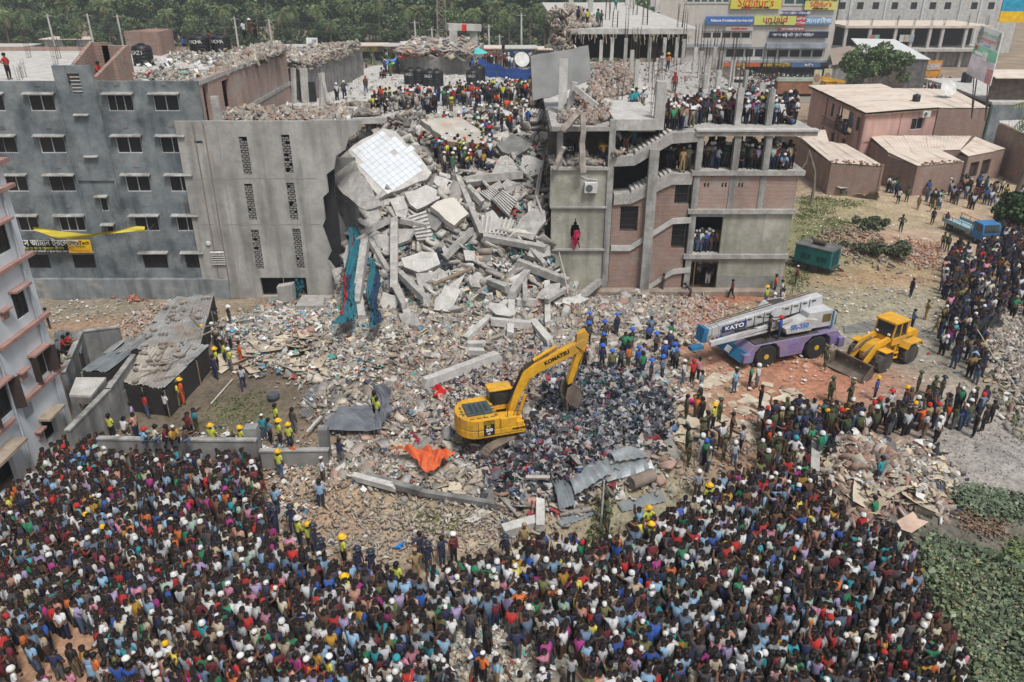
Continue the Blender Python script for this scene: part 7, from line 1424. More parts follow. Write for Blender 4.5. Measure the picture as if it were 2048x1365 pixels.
for x in (-.5,.45): 
    for y in (.0,1.5): wheel(gn,(x-.25,y,.36),.36,.22,rubber,dirty,rimr=.5)
m = MB(); m.beam((1.5,.3,.5),(2.2,.8,.45),.1,.1); m.beam((1.5,1.2,.5),(2.2,.8,.45),.1,.1); m.beam((-1.5,.7,.55),(-2.4,.7,.6),.12,.1); mk('drawbar',m,dirty,gn)

ct = thing('rickshaw_cart','small green cart under a pale sheet beside the brick shed','cart',T(1690,390),.3); m = MB(); m.box((0,0,.5),(1.6,.9,.4)); mk('tray',m,M('cart_green',(.05,.1,.06)),ct); m = MB(); m.prism([(-1.2,-.6,.9),(1.0,-.5,.8),(1.0,.5,.8),(-1.2,.5,.9)],(0,0,.05)); mk('cover_sheet',m,conc_light,ct)
for y in (-.5,.5): m = MB(); m.lathe([(.35,0),(.35,.05)],14,(0,y,.35),Rx(pi/2)); mk('wheel',m,rubber,ct)
cloth('bamboo_mat',[(1690,372),(1765,385),(1760,398),(1695,388)],M('bamboo_mat',(.33,.26,.19),var=.2),'buckled woven mat fallen against the foot of the brick shed','mat',amp=.5,nu=10,nv=5,fr=4)
# ================================================================ left sheds and boundary walls
tg = lambda a,b,z: T(a,b,z)
def roofsheets(nm,quad,n,mt,lb,cat_='shed roof',wavy=.03,z=None,scr=True):
    t = thing('lean_to_shed',lb,'shed'); A,B,C_,D = quad
    for i in range(n):
        for j in range(2):
            u0,u1,v0,v1 = i/n,(i+1.06)/n,j*.5,j*.5+.53; f = lambda u,v: A.lerp(B,u).lerp(D.lerp(C_,u),v)+Vector((0,0,.03*((i+j) % 2)+RN.uniform(-.01,.01))); mb = MB(); jx = RN.uniform(-.05,.05)
            mb.grid(lambda u,v: f(u0+(u1-u0)*u,v0+(v1-v0)*v)+Vector((jx,0,wavy*sin(2*pi*4*u)+.06*sin(3*i+5*u+4*v))),16,2); mk('roof_sheet',mb,mt if RN.random() < .7 else tin_r,t)
    s = [(D,A),(A,B),(B,C_)]
    for a,b in s: m = MB(); g = Seg((a.x,a.y),(b.x,b.y)); m.prism([(a.x,a.y,0),(b.x,b.y,0),(b.x,b.y,b.z-.1),(a.x,a.y,a.z-.1)],-g.n*.1); mk('wall',m,MATS['market_wall'] if a is D else M('painted_shade_wall',(.035,.032,.03)),t)  # front and right sides: near-black sheets painted as shade under an open roof
    if scr:
        for k in range(5):
            q = A.lerp(B,k/2) if k < 3 else B.lerp(C_,(k-2)/3); mk('post',MB().tube([(q.x+.15*(1 if k > 3 else 0),q.y-.12,0),(q.x+.15*(1 if k > 3 else 0),q.y-.12,q.z-.05)],.035,5),wood,t)
        m = MB()
        for k in range(int(n*5)): p = A.lerp(B,RN.random()).lerp(D.lerp(C_,RN.random()),RN.random()); m.box(p+Vector((0,0,.12)),(RN.uniform(.2,.5),RN.uniform(.12,.3),.1),Rz(RN.uniform(0,3)))
        for k in range(n*2): p = A.lerp(B,RN.random()).lerp(D.lerp(C_,RN.random()),RN.random()); a = RN.uniform(0,3); L = RN.uniform(.8,2); m.tube([p+Vector((0,0,.15)),p+Vector((L*cos(a),L*sin(a),.16))],.03,4)
        mk('roof_litter',m,M('roof_scrap',(.27,.235,.2),var=.4),t,kind='stuff')
    return t
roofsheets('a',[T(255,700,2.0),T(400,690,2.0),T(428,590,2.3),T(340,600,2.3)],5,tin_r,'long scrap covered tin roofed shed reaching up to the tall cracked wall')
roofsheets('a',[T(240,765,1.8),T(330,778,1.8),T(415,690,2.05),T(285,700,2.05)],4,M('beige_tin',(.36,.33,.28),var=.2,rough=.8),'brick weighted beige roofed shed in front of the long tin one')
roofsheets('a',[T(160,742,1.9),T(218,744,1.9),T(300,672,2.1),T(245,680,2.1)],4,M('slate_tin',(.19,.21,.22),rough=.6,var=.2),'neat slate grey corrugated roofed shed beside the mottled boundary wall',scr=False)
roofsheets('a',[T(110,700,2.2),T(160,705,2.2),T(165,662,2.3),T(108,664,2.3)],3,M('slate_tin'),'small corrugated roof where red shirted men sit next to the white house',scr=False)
t = thing('flat_roof_hut','small hut with flat sandy concrete roof behind the boundary wall','hut'); q = [T(138,790,2.0),T(182,792,2.0),T(212,755,2.0),T(152,755,2.0)]; m = MB(); m.prism(q,(0,0,-.12)); mk('roof',m,conc_light,t); m = MB(); Seg((q[0].x,q[0].y),(q[1].x,q[1].y)).wall(m,0,1.87,.15,[(.4,.9,.9,1.5)]); Seg((q[1].x,q[1].y),(q[2].x,q[2].y)).wall(m,0,1.87,.15); mk('wall',m,conc_dark,t)
mot = M('mottled_wall',(.26,.26,.25),streak=.6,stain=(.13,.13,.125),st=(.45,.65),var=.25)
def bwall(lb,pts,z,th=.2,mt=mot,cols=False):
    t = thing('boundary_wall',lb,'wall')
    for a,b in zip(pts[:-1],pts[1:]): s = Seg((a.x,a.y),(b.x,b.y)); m = MB(); s.box(m,0,s.L,-.3,z,-th,0); mk('wall_panel',m,mt,t); m = MB(); s.box(m,-.05,s.L+.05,z+.001,z+.08,-th-.04,.04); mk('coping',m,conc_pill,t)
    return t
bwall('mottled wall running from the white house up beside the slate roofed shed',[T(140,862,2.3),T(220,780,2.3),T(270,712,2.3)],2.3)
bwall('mottled high wall between small corrugated roof and slate grey shed',[T(130,745,2.6),T(165,665,2.6),T(238,656,2.6)],2.6)
bwall('grey boundary wall with people climbing over it above the dense crowd',[T(195,880,1.9),T(300,882,1.9),T(510,884,1.9)],1.9,mt=M('dim_wall',(.24,.23,.22),streak=.4,var=.2))
bwall('lower grey boundary wall ending in a pillar by the rubble',[T(520,905,1.3),T(655,903,1.3)],1.3,mt=MATS['dim_wall'])
p = T(515,940); m = MB(); m.bx(p.x-.3,p.x+.3,p.y-.2,p.y+.3,0,2.4); mk('wall_pillar',m,mot,label='square pillar between the high and the lower boundary walls',cat='pillar'); p = T(655,935); m = MB(); m.bx(p.x-.22,p.x+.22,p.y-.2,p.y+.25,0,2.2); mk('wall_pillar',m,mot,label='end pillar of the lower boundary wall beside the rubble',cat='pillar')
m = MB(); a,b = T(662,940),T(790,940); m.bx(a.x,b.x,a.y,a.y+.25,0,.35); mk('kerb_wall',m,conc_light,label='very low kerb wall continuing from the end pillar into the rubble',cat='kerb')
m = MB(); q = [T(205,835),T(250,840),T(250,790),T(210,795)]; z=1.3; m.bx(q[0].x,q[1].x,q[0].y,q[0].y+1.6,0,1.4); mk('concrete_bin',m,mot,label='pale round cornered cistern under the beige shed roof edge',cat='cistern')

for i,(pts,lb) in enumerate([([(600,830),(622,770),(645,772),(618,838)],'bundle of thin rods lying on the mud near the grey sheeting'),([(1690,655),(1740,640),(1800,655),(1690,665)],'flattened railing lying behind the wheel loader'),([(1830,668),(1900,640),(2048,660),(1900,690)],'mangled railings lying beyond the wheel loader'),([(600,800),(640,760),(650,775),(620,812)],'second bundle of rods beside the first on the mud')]):
    P4 = [TS(*q,.15) for q in pts]; m = MB()
    for k in range(9): m.tube([P4[0].lerp(P4[3],k/8),P4[1].lerp(P4[2],k/8)],.02,4)
    if i in (1,2): [m.tube([P4[0].lerp(P4[1],k/4),P4[3].lerp(P4[2],k/4)],.03,4) for k in range(5)]
    mk('rod_bundle',m,steel,label=lb,cat='metal rods')
cloth('tarpaulin',[(1945,645),(1998,640),(2012,650),(1965,672)],M('black_sheet',(.02,.022,.024),rough=.5),'black sheet propped up over the refuse at the picture edge',amp=.35,lift=1.2)
cloth('net',[(1830,900),(1870,890),(1895,910),(1850,918)],MATS['black_sheet'],'black net heaped on the sandy bank by the brick heap','net',amp=.15)
cloth('plastic_sheet',[(1640,890),(1665,880),(1680,905),(1650,912)],MATS['black_sheet'],'crumpled black plastic on the heap by the square post','plastic sheet',lift=.5,amp=.25)
for i,(a,b) in enumerate([((1955,660),(1990,720)),((2008,740),(2048,800))]): m = MB(); m.tube([TS(*a,1.5),TS(*b,1.3)],.025,5); mk('bamboo_pole',m,M('cane',(.5,.47,.4)),label=['thin pale pole propping the black sheet','thin rope strung down the bank at the picture edge'][i],cat='pole')
for a,b,lb in [((422,808),(465,760),'pale bamboo cane lying on the mud by a yellow helmeted man'),((1262,860),(1264,900),None)]:
    if lb: m = MB(); m.tube([TS(*a,.1),TS(*b,.1)],.04,5); mk('bamboo_pole',m,MATS['cane'],label=lb,cat='pole')
bk_ = thing('bucket','dark round pot lying on the mud near the boundary wall','pot',TS(548,802)); m = MB(); m.lathe([(.25,0),(.35,.25),(.3,.4)],14); mk('bowl',m,M('dark_pot',(.08,.09,.11)),bk_)

m = MB(); m.bx(-620,620,-60,620,-2.2,31); hzm = bpy.data.materials.new('haze'); hzm.use_nodes = True; hn = hzm.node_tree; hn.nodes.clear(); vo = hn.nodes.new('ShaderNodeVolumePrincipled'); vo.inputs['Density'].default_value = .00045; vo.inputs['Color'].default_value = (.9,.95,1,1); ou = hn.nodes.new('ShaderNodeOutputMaterial'); hn.links.new(vo.outputs[0],ou.inputs['Volume'])
mk('haze',m,hzm,kind='stuff')
# ================================================================ people
def skinbody(J,E,root=0,sub=0):
    "J: name -> (pos, radius); E: list of name pairs"
    names = list(J); me = bpy.data.meshes.new('b'); me.from_pydata([J[n][0] for n in names],[(names.index(a),names.index(b)) for a,b in E],[])
    o = bpy.data.objects.new('b',me); COL.objects.link(o); o.modifiers.new('s','SKIN')
    if not me.skin_vertices: bpy.context.view_layer.update()
    for i,n in enumerate(names):
        sv = me.skin_vertices[0].data[i]; r = J[n][1]; sv.radius = r if isinstance(r,tuple) else (r,r); sv.use_root = (i == 0)
    if sub: md = o.modifiers.new('u','SUBSURF'); md.levels = sub
    bpy.context.view_layer.update(); r = bpy.data.meshes.new_from_object(o.evaluated_get(bpy.context.evaluated_depsgraph_get())); bpy.data.objects.remove(o)

    def mid(n): return 0 if n in ('chest','belly','shl','shr','neckb') else 1 if n in ('pel','hl','hr','kl','kr') else 3 if n[0] in 'at' and n[1:] in ('kl','kr','ol','or') else 2
    bones = [(Vector(J[a][0]),Vector(J[b][0]),a,b) for a,b in E]
    for p in r.polygons:
        c = p.center; best = (9,0)
        for a,b,na,nb in bones:
            ab = b-a; t = max(0,min(1,(c-a).dot(ab)/max(ab.length_squared,1e-6))); d = (c-(a+ab*t)).length
            ra = J[na][1]; rb_ = J[nb][1]; ra = ra if not isinstance(ra,tuple) else ra[0]; rb_ = rb_ if not isinstance(rb_,tuple) else rb_[0]; d -= (ra*(1-t)+rb_*t)*.9
            if d < best[0]:
                key = (na,nb)
                if nb.startswith('sh') or nb in ('chest','belly') : m_ = 0
                elif nb.startswith('el'): m_ = 0 if t < .75 else 2
                elif nb in ('neck',): m_ = 2 if t > .4 else 0
                elif nb.startswith('wr') or nb.startswith('ha') or nb.startswith('head') or nb[:3] in ('nos','ear'): m_ = 2
                elif nb.startswith('to'): m_ = 3
                else: m_ = 1
                best = (d,m_)
        p.material_index = best[1]; p.use_smooth = True
    return r
def pose(arml,armr,hipz=.86,lean=0.0,kl=(0,0),kr=(0,0),squat=False):
    J = {}; P_ = lambda x,y,z: Vector((x,y,z))
    base = P_(0,0,hipz+.05); up = Vector((0,-sin(lean),cos(lean)))
    J['pel'] = (base,.135); J['belly'] = (base+up*.16,.13); J['chest'] = (base+up*.36,.15); J['neck'] = (base+up*.52,.06); J['head1'] = (base+up*.6+P_(0,-.01,0),.085); J['head2'] = (base+up*.72+P_(0,-.015,0),.09)
    J['nose'] = (base+up*.655+P_(0,-.125,0),.022); J['earl'] = (base+up*.67+P_(-.105,.01,0),.02); J['earr'] = (base+up*.67+P_(.105,.01,0),.02); J['headm'] = (base+up*.66+P_(0,-.012,0),.09)
    for s,q,kk,arm in (('l',-1,kl,arml),('r',1,kr,armr)):
        sh = base+up*.42+P_(q*.155,0,0); J['sh'+s] = (sh,.075); e,w = arm
        el = sh+P_(q*e[0],e[1],e[2]); wr = el+P_(q*w[0],w[1],w[2]); J['el'+s] = (el,.052); J['wr'+s] = (wr,.036); d = (wr-el).normalized(); J['ha'+s] = (wr+d*.1,.04)
        hp = base+P_(q*.085,0,-.08); J['h'+s] = (hp,.105)
        if squat: kn = P_(q*.18,-.28,.42); an = P_(q*.16,-.1,.08)
        else: kn = P_(q*.1,kk[0],hipz*.53); an = P_(q*.11+.0,kk[1],.09)
        J['k'+s] = (kn,.07); J['a'+s] = (an,.05); J['to'+s] = (an+P_(q*.02,-.13,-.045),.042)
    E_ = [('pel','belly'),('belly','chest'),('chest','neck'),('neck','head1'),('head1','headm'),('headm','head2'),('headm','nose'),('headm','earl'),('headm','earr')]
    for s in 'lr': E_ += [('chest','sh'+s),('sh'+s,'el'+s),('el'+s,'wr'+s),('wr'+s,'ha'+s),('pel','h'+s),('h'+s,'k'+s),('k'+s,'a'+s),('a'+s,'to'+s)]
    return J,E_
DOWN = ((.06,.02,-.26),(.02,-.05,-.24)); HIP = ((.2,.06,-.2),(-.16,-.1,-.12)); UP = ((.12,-.04,.2),(-.04,-.06,.26)); FOLD = ((.06,-.02,-.25),(-.2,-.16,.05)); PT = ((.1,-.18,-.06),(.04,-.25,.08)); BACK = ((.06,.1,-.24),(-.12,.1,-.12)); HEAD = ((.16,-.08,.12),(-.16,-.06,.14)); FWD = ((.04,-.14,-.22),(-.03,-.22,.02))
POSES = [('standing with arms down',pose(DOWN,DOWN,kl=(-.01,.03),kr=(.0,-.04))),('with hands on hips',pose(HIP,HIP,kr=(-.04,.02))),('with arms folded',pose(FOLD,FOLD,kl=(-.02,.02))),('pointing ahead',pose(DOWN,PT,kl=(-.03,-.02))),
         ('in mid stride',pose(((.05,.12,-.24),(.0,.06,-.24)),((.05,-.12,-.24),(0,-.14,-.2)),kl=(-.18,-.2),kr=(.04,.26))),('with hands behind back',pose(BACK,BACK)),('with one arm raised',pose(DOWN,UP)),('shading the eyes',pose(DOWN,HEAD)),
         ('bending forward',pose(FWD,FWD,lean=.9,kl=(-.05,.05),kr=(0,.1))),('squatting',pose(FWD,FWD,hipz=.3,lean=.25,squat=True)),('holding something in both hands',pose(FWD,FWD))]
NP = len(POSES); HI = []; LO = []; HEADP = []
for nm,(J,E_) in POSES:
    HI.append(skinbody(J,E_,sub=1)); LO.append(skinbody(J,E_,sub=0)); HEADP.append((Vector(J['head1'][0])+Vector(J['head2'][0]))/2+Vector((0,0,.01)))

def dome(r,z0,z1,n=10,k=4,sx=1,sy=1.12,dz=0):
    m = MB(); pr = [(r*cos(a),r*sin(a)) for a in [z0+(z1-z0)*i/k for i in range(k+1)]]; m.lathe([(x,z+dz) for x,z in pr],n); m.v = [(x*sx,y*sy+.008,z) for x,y,z in m.v]; return m
HW = {'hair': dome(.118,-.25,1.5,dz=.012),'cap': dome(.122,.35,1.2,12,2,dz=.02),'helmet': dome(.15,-.05,1.5,14,5,dz=.03),'scarf': dome(.14,-.9,1.5,12,6,dz=.0),'turban': dome(.145,.0,1.4,12,3,dz=.03)}
HW['hair'].add([(-.1,.03,.03),(.1,.03,.03),(.095,.12,-.07),(-.095,.12,-.07)],[(0,1,2,3)])
h = HW['helmet']; h.lathe([(.15,0),(.2,-.012),(.2,.0),(.15,.02)],14,(0,-.015,.03))
for q in HW.values():
    pass
pm = lambda n,c,**k: M('cloth_'+n,c,rough=.9,var=k.pop('var',.12),scale=9,bump=0,**k)
SH = {'white': (.56,.57,.58),'pale grey': (.36,.38,.4),'black': (.018,.018,.02),'dark grey': (.06,.062,.068),'navy': (.022,.03,.075),'royal blue': (.03,.09,.34),'sky blue': (.22,.36,.5),'turquoise': (.03,.27,.32),'maroon': (.13,.02,.03),'red': (.42,.03,.03),'orange': (.55,.15,.04),'mustard': (.42,.24,.04),'yellow': (.6,.52,.08),'green': (.03,.2,.1),'olive': (.14,.15,.06),'pink': (.48,.2,.28),'magenta': (.32,.04,.19),'lilac': (.31,.26,.42),'brown': (.11,.06,.04),'beige': (.42,.35,.26),'mint': (.33,.46,.38),'peach': (.5,.27,.2),'steel blue': (.12,.18,.26),'cream': (.5,.47,.36)}
SHW = dict(white=20,black=15,navy=9,maroon=6,red=5,green=4,olive=2,orange=2.2,mustard=1.6,yellow=1.2,pink=3,magenta=2.5,lilac=4,brown=6,beige=5,mint=2.5,peach=2.5,turquoise=3,cream=5); SHW.update({'pale grey': 7,'dark grey': 12,'royal blue': 3.5,'sky blue': 9,'steel blue': 6})
TR = {'black': (.016,.016,.018),'navy': (.03,.038,.07),'denim': (.08,.12,.2),'khaki': (.2,.16,.1),'grey': (.13,.135,.14),'brown': (.08,.055,.04),'white': (.5,.5,.5)}
TRW = dict(black=8,navy=6,denim=6,khaki=2,grey=4,brown=3,white=.7)
SK = [M('skin_a',(.13,.068,.042),rough=.6,bump=0),M('skin_b',(.18,.095,.06),rough=.6,bump=0),M('skin_c',(.09,.048,.032),rough=.6,bump=0)]
SKC = [(.13,.068,.042),(.18,.095,.06),(.09,.048,.032)]; hairm = M('black_hair',(.008,.007,.007),rough=.6,bump=0); shoe = M('shoe_dark',(.03,.025,.022),bump=0)
smat = {k: pm('shirt_'+k.replace(' ','_'),v) for k,v in SH.items()}; tmat = {k: pm('trousers_'+k,v) for k,v in TR.items()}
smat['striped white and navy'] = pm('striped',(.5,.5,.52),wave=(5,(.04,.05,.12))); smat['checked'] = pm('checked',(.4,.42,.45),wave=(7,(.12,.15,.2),'X')); smat['striped red'] = pm('striped_red',(.45,.42,.4),wave=(5,(.3,.04,.05)))
smat['camouflage'] = pm('camouflage',(.075,.10,.05),camo_=(.03,.035,.02)); tmat['camouflage'] = smat['camouflage']; smat['khaki uniform'] = pm('khaki',(.32,.23,.11)); tmat['khaki uniform'] = smat['khaki uniform']; smat['navy uniform'] = pm('navy_uniform',(.02,.026,.055),camo_=(.035,.045,.09)); tmat['navy uniform'] = smat['navy uniform']
smat['fluorescent yellow vest'] = pm('vest',(.46,.50,.07)); smat['bright orange overall'] = pm('overall',(.62,.09,.02)); tmat['orange'] = smat['bright orange overall']; smat['bare back'] = SK[0]
hwm = {'helmet yellow': M('helmet_yellow',(.72,.42,.02),rough=.4,bump=0),'helmet red': M('helmet_red',(.5,.03,.02),rough=.4,bump=0),'helmet blue': M('helmet_blue',(.03,.12,.5),rough=.4,bump=0),'helmet white': M('helmet_white',(.65,.65,.63),rough=.4,bump=0),'helmet black': M('helmet_dark',(.03,.035,.05),rough=.3,bump=0),'cap white': M('cap_white',(.62,.62,.6),bump=0),'scarf white': M('cap_white'),'scarf red': smat['red'],'scarf blue': smat['turquoise'],'turban white': M('cap_white'),'turban camouflage': smat['camouflage'],'cap khaki': smat['khaki uniform'],'hair': hairm,'scarf green': smat['green'],'scarf pink': smat['magenta'],'cap navy': smat['navy'],'turban khaki': smat['khaki uniform']}
hwname = {'hair': 'dark hair','cap white': 'white prayer cap','scarf white': 'white head cloth','turban white': 'white wrapped cap','helmet yellow': 'yellow helmet','helmet red': 'red helmet','helmet blue': 'blue helmet','helmet white': 'white helmet','helmet black': 'black helmet','scarf red': 'red head scarf','scarf blue': 'turquoise head cloth','turban camouflage': 'camouflage cap','cap khaki': 'khaki cap','scarf green': 'green head scarf','scarf pink': 'magenta head scarf','cap navy': 'navy cap','turban khaki': 'khaki cap'}
HWM = {}
def hwmesh(key):
    if key not in HWM:
        HWM[key] = HW[key.split()[0]].mesh(key.split()[0],hwm[key]); HWM[key].polygons.foreach_set('use_smooth',[True]*len(HWM[key].polygons))
    return HWM[key]
for me in HI:
    for _ in range(4): me.materials.append(None)
LUNGI = MB(); LUNGI.lathe([(.2,.16),(.185,.45),(.17,.75),(.155,.98)],12); LUNGI.v = [(x*1.05+.012*sin(9*x),y*.85,z) for x,y,z in LUNGI.v]; KURTA = MB(); KURTA.lathe([(.23,.42),(.195,.7),(.17,.98),(.16,1.1)],12); KURTA.v = [(x,y*.85,z) for x,y,z in KURTA.v]
LG = {}
FM = MB()
for q_ in (-1,1): FM.box((q_*.036,-.098,.01),(.026,.012,.012),mi=0); FM.box((q_*.036,-.1,.032),(.034,.01,.007),mi=1)
FM.box((0,-.092,-.055),(.045,.012,.01),mi=2); FACE = FM.mesh('face',[M('eye_white',(.35,.33,.3),bump=0),hairm,M('lips',(.14,.05,.04),bump=0)])
PCOUNT = [0]; USEDL = {}
def person(p,rz,pz,shirt,trou,head,where,scl=.96,garment=None,group='bystanders in the crowd',label=None,extra=''):
    o = link('person',HI[pz],None,None,'person',group); o.location = p; o.rotation_euler = (0,0,rz); s_ = scl*RN.uniform(.95,1.05); o.scale = (s_*RN.uniform(.93,1.08),s_,s_)
    mats = [smat[shirt],tmat[trou],RN.choice(SK),shoe if RN.random() < .7 else RN.choice(SK)]
    for i,m in enumerate(mats): o.material_slots[i].link = 'OBJECT'; o.material_slots[i].material = m
    h = link('hair' if head == 'hair' else head.split()[0],hwmesh(head),o); h.location = HEADP[pz]; fc = link('face',FACE,o); fc.location = HEADP[pz]
    if garment and pz not in (8,9,4):
        k = (garment,shirt if garment == 'kurta' else trou)
        if k not in LG: LG[k] = (KURTA if garment == 'kurta' else LUNGI).mesh(garment,smat[shirt] if garment == 'kurta' else pm('lungi_'+trou,tuple(min(1,c*1.3+.03) for c in TR.get(trou,(.2,.2,.2))),wave=(3,(.2,.2,.22))))
        link('long_shirt' if garment == 'kurta' else 'lungi',LG[k],o,smooth=True)
    legs = ('' if garment == 'kurta' and 0 else (trou+' '+('lungi' if garment == 'lungi' else 'trousers')))
    if trou == shirt: legs = ''
    top = shirt if any(w in shirt for w in ('uniform','vest','overall','camouflage','bare')) else shirt+(' long shirt' if garment == 'kurta' else ' shirt')
    hn = hwname[head]
    def L(a,b,c): return ' '.join(('person in %s%s%s%s %s' % (a,(' and '+b if b else ''),(' with '+hn if head != 'hair' else ''),(' '+c if c else ''),where)).split())
    cands = [L(top,'',''),L(top,legs,''),L(top,'',POSES[pz][0]),L(top,legs,POSES[pz][0])]
    lb = label
    if not lb:
        for c_ in cands:
            if c_ not in USEDL and c_ and 4 <= len(c_.split()) <= 16: lb = c_; break
        else:
            lb = None
    if lb is None: cands[1] = cands[1] if len(cands[1].split()) < 13 else cands[0]; NEED.append((o,cands[1],where)); lb = cands[1]
    USEDL[lb] = o; o['label'] = lb; PCOUNT[0] += 1; return o
NEED = []
def wch(d,rn=RN): return rn.choices(list(d),list(d.values()))[0]
def rnd_person(p,rz,where,scl=.96,poses=(0,0,0,1,2,5,5,7,10,6),**kw):
    for _ in range(30):
        sh_ = wch(SHW) if RN.random() > .15 else RN.choice(['striped white and navy','checked','striped red']); tr_ = wch(TRW); hd_ = wch({'hair': 85,'cap white': 5,'scarf white': 2,'scarf red': .7,'scarf blue': .7,'cap navy': 1,'turban white': 2}); ga = wch({None: 8,'lungi': 1,'kurta': .9}); pz = RN.choice(poses)
        key = ' '.join(('person in %s shirt%s %s' % (sh_,(' with '+hwname[hd_]) if hd_ != 'hair' else '',where)).split())
        if key not in USEDL or RN.random() < .05: break
    return person(p,rz,pz,sh_,tr_,hd_,where,scl,ga,**kw)
# ---- low cost crowd as one object
def lowarr(i):
    me = LO[i]; V = np.zeros(len(me.vertices)*3); me.vertices.foreach_get('co',V); V = V.reshape(-1,3); Q = []; Mi = []
    for p in me.polygons:
        v = list(p.vertices)
        if len(v) == 3: v = v+[v[2]]
        if len(v) == 4: Q.append(v); Mi.append(p.material_index)
        else:
            for k in range(1,len(v)-2,2): Q.append([v[0],v[k],v[k+1],v[k+2]]); Mi.append(p.material_index)
    return V,np.array(Q),np.array(Mi)
hd = dome(.125,-.35,1.45,7,2,dz=.012); HV = np.array(hd.v); HQ = np.array([f for f in hd.f if len(f) == 4])
LOA = [lowarr(i) for i in range(NP)]
def crowd(name,pts,label_grp,shirts=None,trous=None,heads=None,scl=.87,poses=(0,0,1,2,5,7,10,6,3)):
    VV = []; QQ = []; CC = []; k = 0
    sh_ = shirts or SHW; tr_ = trous or TRW; hdw = heads or {'hair': 91,'cap white': 4,'scarf white': 2,'scarf red': .5,'helmet yellow': .1}
    HC = {'hair': (.012,.01,.01),'cap white': (.62,.62,.6),'scarf white': (.6,.6,.58),'scarf red': (.42,.03,.03),'helmet yellow': (.72,.42,.02),'helmet red': (.5,.03,.02),'helmet blue': (.03,.12,.5),'helmet black': (.03,.035,.05),'turban camouflage': (.06,.07,.04),'cap khaki': (.3,.22,.1)}
    SC_ = dict(SH,**{'camouflage': (.06,.08,.04),'navy uniform': (.022,.03,.065),'khaki uniform': (.3,.22,.1),'vest': (.46,.5,.07),'overall': (.62,.09,.02)}); TC = dict(TR,**SC_)
    for (x,y,z,rz) in pts:
        i = RN.choice(poses); V,Q,Mi = LOA[i]; s = scl*RN.uniform(.92,1.06); c,s_ = cos(rz),sin(rz); R = np.array([[c,-s_,0],[s_,c,0],[0,0,1]])*s; wx = RN.uniform(.95,1.1)
        sn = wch(sh_); tn = wch(tr_) if not isinstance(tr_,str) else sn; hh = wch(hdw); cols = np.array([SC_[sn],TC[tn],RN.choice(SKC),(.03,.025,.022)])*RN.uniform(.6,1.08)
        hp = np.array(HEADP[i]); hs = 1.12 if 'helmet' in hh or 'scarf' in hh else 1.0
        VV.append((V*[wx,1,1]) @ R.T+[x,y,z]); QQ.append(Q+k); CC.append(cols[Mi]); k += len(V)
        VV.append((HV*hs+hp) @ R.T+[x,y,z]); QQ.append(HQ+k); CC.append(np.tile(HC[hh],(len(HQ),1))); k += len(HV)
    V = np.concatenate(VV); Q = np.concatenate(QQ); C = np.concatenate(CC)
    Q = np.where(Q[:,3:4] == Q[:,2:3],np.stack([Q[:,0],Q[:,1],Q[:,2],Q[:,2]],1),Q); tri = Q[:,3] == Q[:,2]
    me = bpy.data.meshes.new(name); me.vertices.add(len(V)); me.vertices.foreach_set('co',V.astype(np.float32).ravel()); n4,n3 = int((~tri).sum()),int(tri.sum())
    li = np.concatenate([Q[~tri].ravel(),Q[tri][:,:3].ravel()]).astype(np.int32); me.loops.add(len(li)); me.loops.foreach_set('vertex_index',li); me.polygons.add(n4+n3)
    me.polygons.foreach_set('loop_start',np.concatenate([np.arange(n4)*4,n4*4+np.arange(n3)*3]).astype(np.int32)); me.polygons.foreach_set('use_smooth',np.ones(n4+n3,bool)); me.materials.append(M('crowd_cloth',attr='Col',var=.15,scale=9,bump=0)); me.update(calc_edges=True)
    Cc = np.concatenate([np.repeat(C[~tri],4,0),np.repeat(C[tri],3,0)]); ca = me.color_attributes.new('Col','FLOAT_COLOR','CORNER'); ca.data.foreach_set('color',np.concatenate([Cc,np.ones((len(Cc),1))],1).astype(np.float32).ravel())
    return link(name,me,kind='stuff')
def fill(poly,sp,level=None,jit=.32,face=None,excl=(),fn=None,drop=0.0):
    W_ = [T(a,b,level or 0) for a,b in poly]; P2 = [(p.x,p.y) for p in W_]; xs = [p[0] for p in P2]; ys = [p[1] for p in P2]; out = []; y = min(ys); r = 0
    E2 = [[(T(a,b,level or 0).x,T(a,b,level or 0).y) for a,b in e] for e in excl]
    while y < max(ys):
        x = min(xs)+(.5*sp if r % 2 else 0)
        while x < max(xs):
            a,b = x+RN.gauss(0,jit*sp),y+RN.gauss(0,jit*sp)
            if inpoly(a,b,P2) and not any(inpoly(a,b,e) for e in E2) and RN.random() >= drop:
                tgt = face or (0,48); rz = atan2(tgt[1]-b,tgt[0]-a)+pi/2+RN.gauss(0,.45); out.append((a,b,(level if level is not None else hz(a,b)),rz))
            x += sp
        y += sp*.86; r += 1
    return out
# ------------------------------------------------ main crowd
MAIN = [(20,1030),(110,935),(175,905),(300,935),(505,940),(522,1000),(530,1085),(610,1140),(700,1185),(830,1195),(960,1165),(1070,1125),(1200,1125),(1260,1120),(1320,1070),(1400,1030),(1480,985),(1560,985),(1640,1010),(1665,1060),(1720,1090),(1800,1120),(1835,1150),(1835,1220),(1880,1290),(1920,1380),(1950,1470),(-140,1470),(-140,1200)]
EX = [[(925,1250),(985,1262),(1075,1300),(1090,1480),(900,1480),(905,1330)],[(1092,1330),(1150,1330),(1195,1480),(1090,1480)],[(40,1330),(190,1370),(200,1460),(-20,1460)],[(110,1275),(180,1290),(210,1350),(120,1350)]]
pts = fill(MAIN,.42,excl=EX)
pts += [q for q in fill([(925,1250),(985,1262),(1075,1300),(1090,1480),(900,1480),(905,1330)],1.1)]+fill([(1092,1300),(1150,1330),(1195,1480),(1090,1480)],1.2)+fill([(0,1300),(200,1370),(200,1470),(-60,1470)],.95)
pts = [q for q in pts if px_of(q[0],q[1],1.5)[1] < 1372 and -20 < px_of(q[0],q[1],1)[0] < 2070]
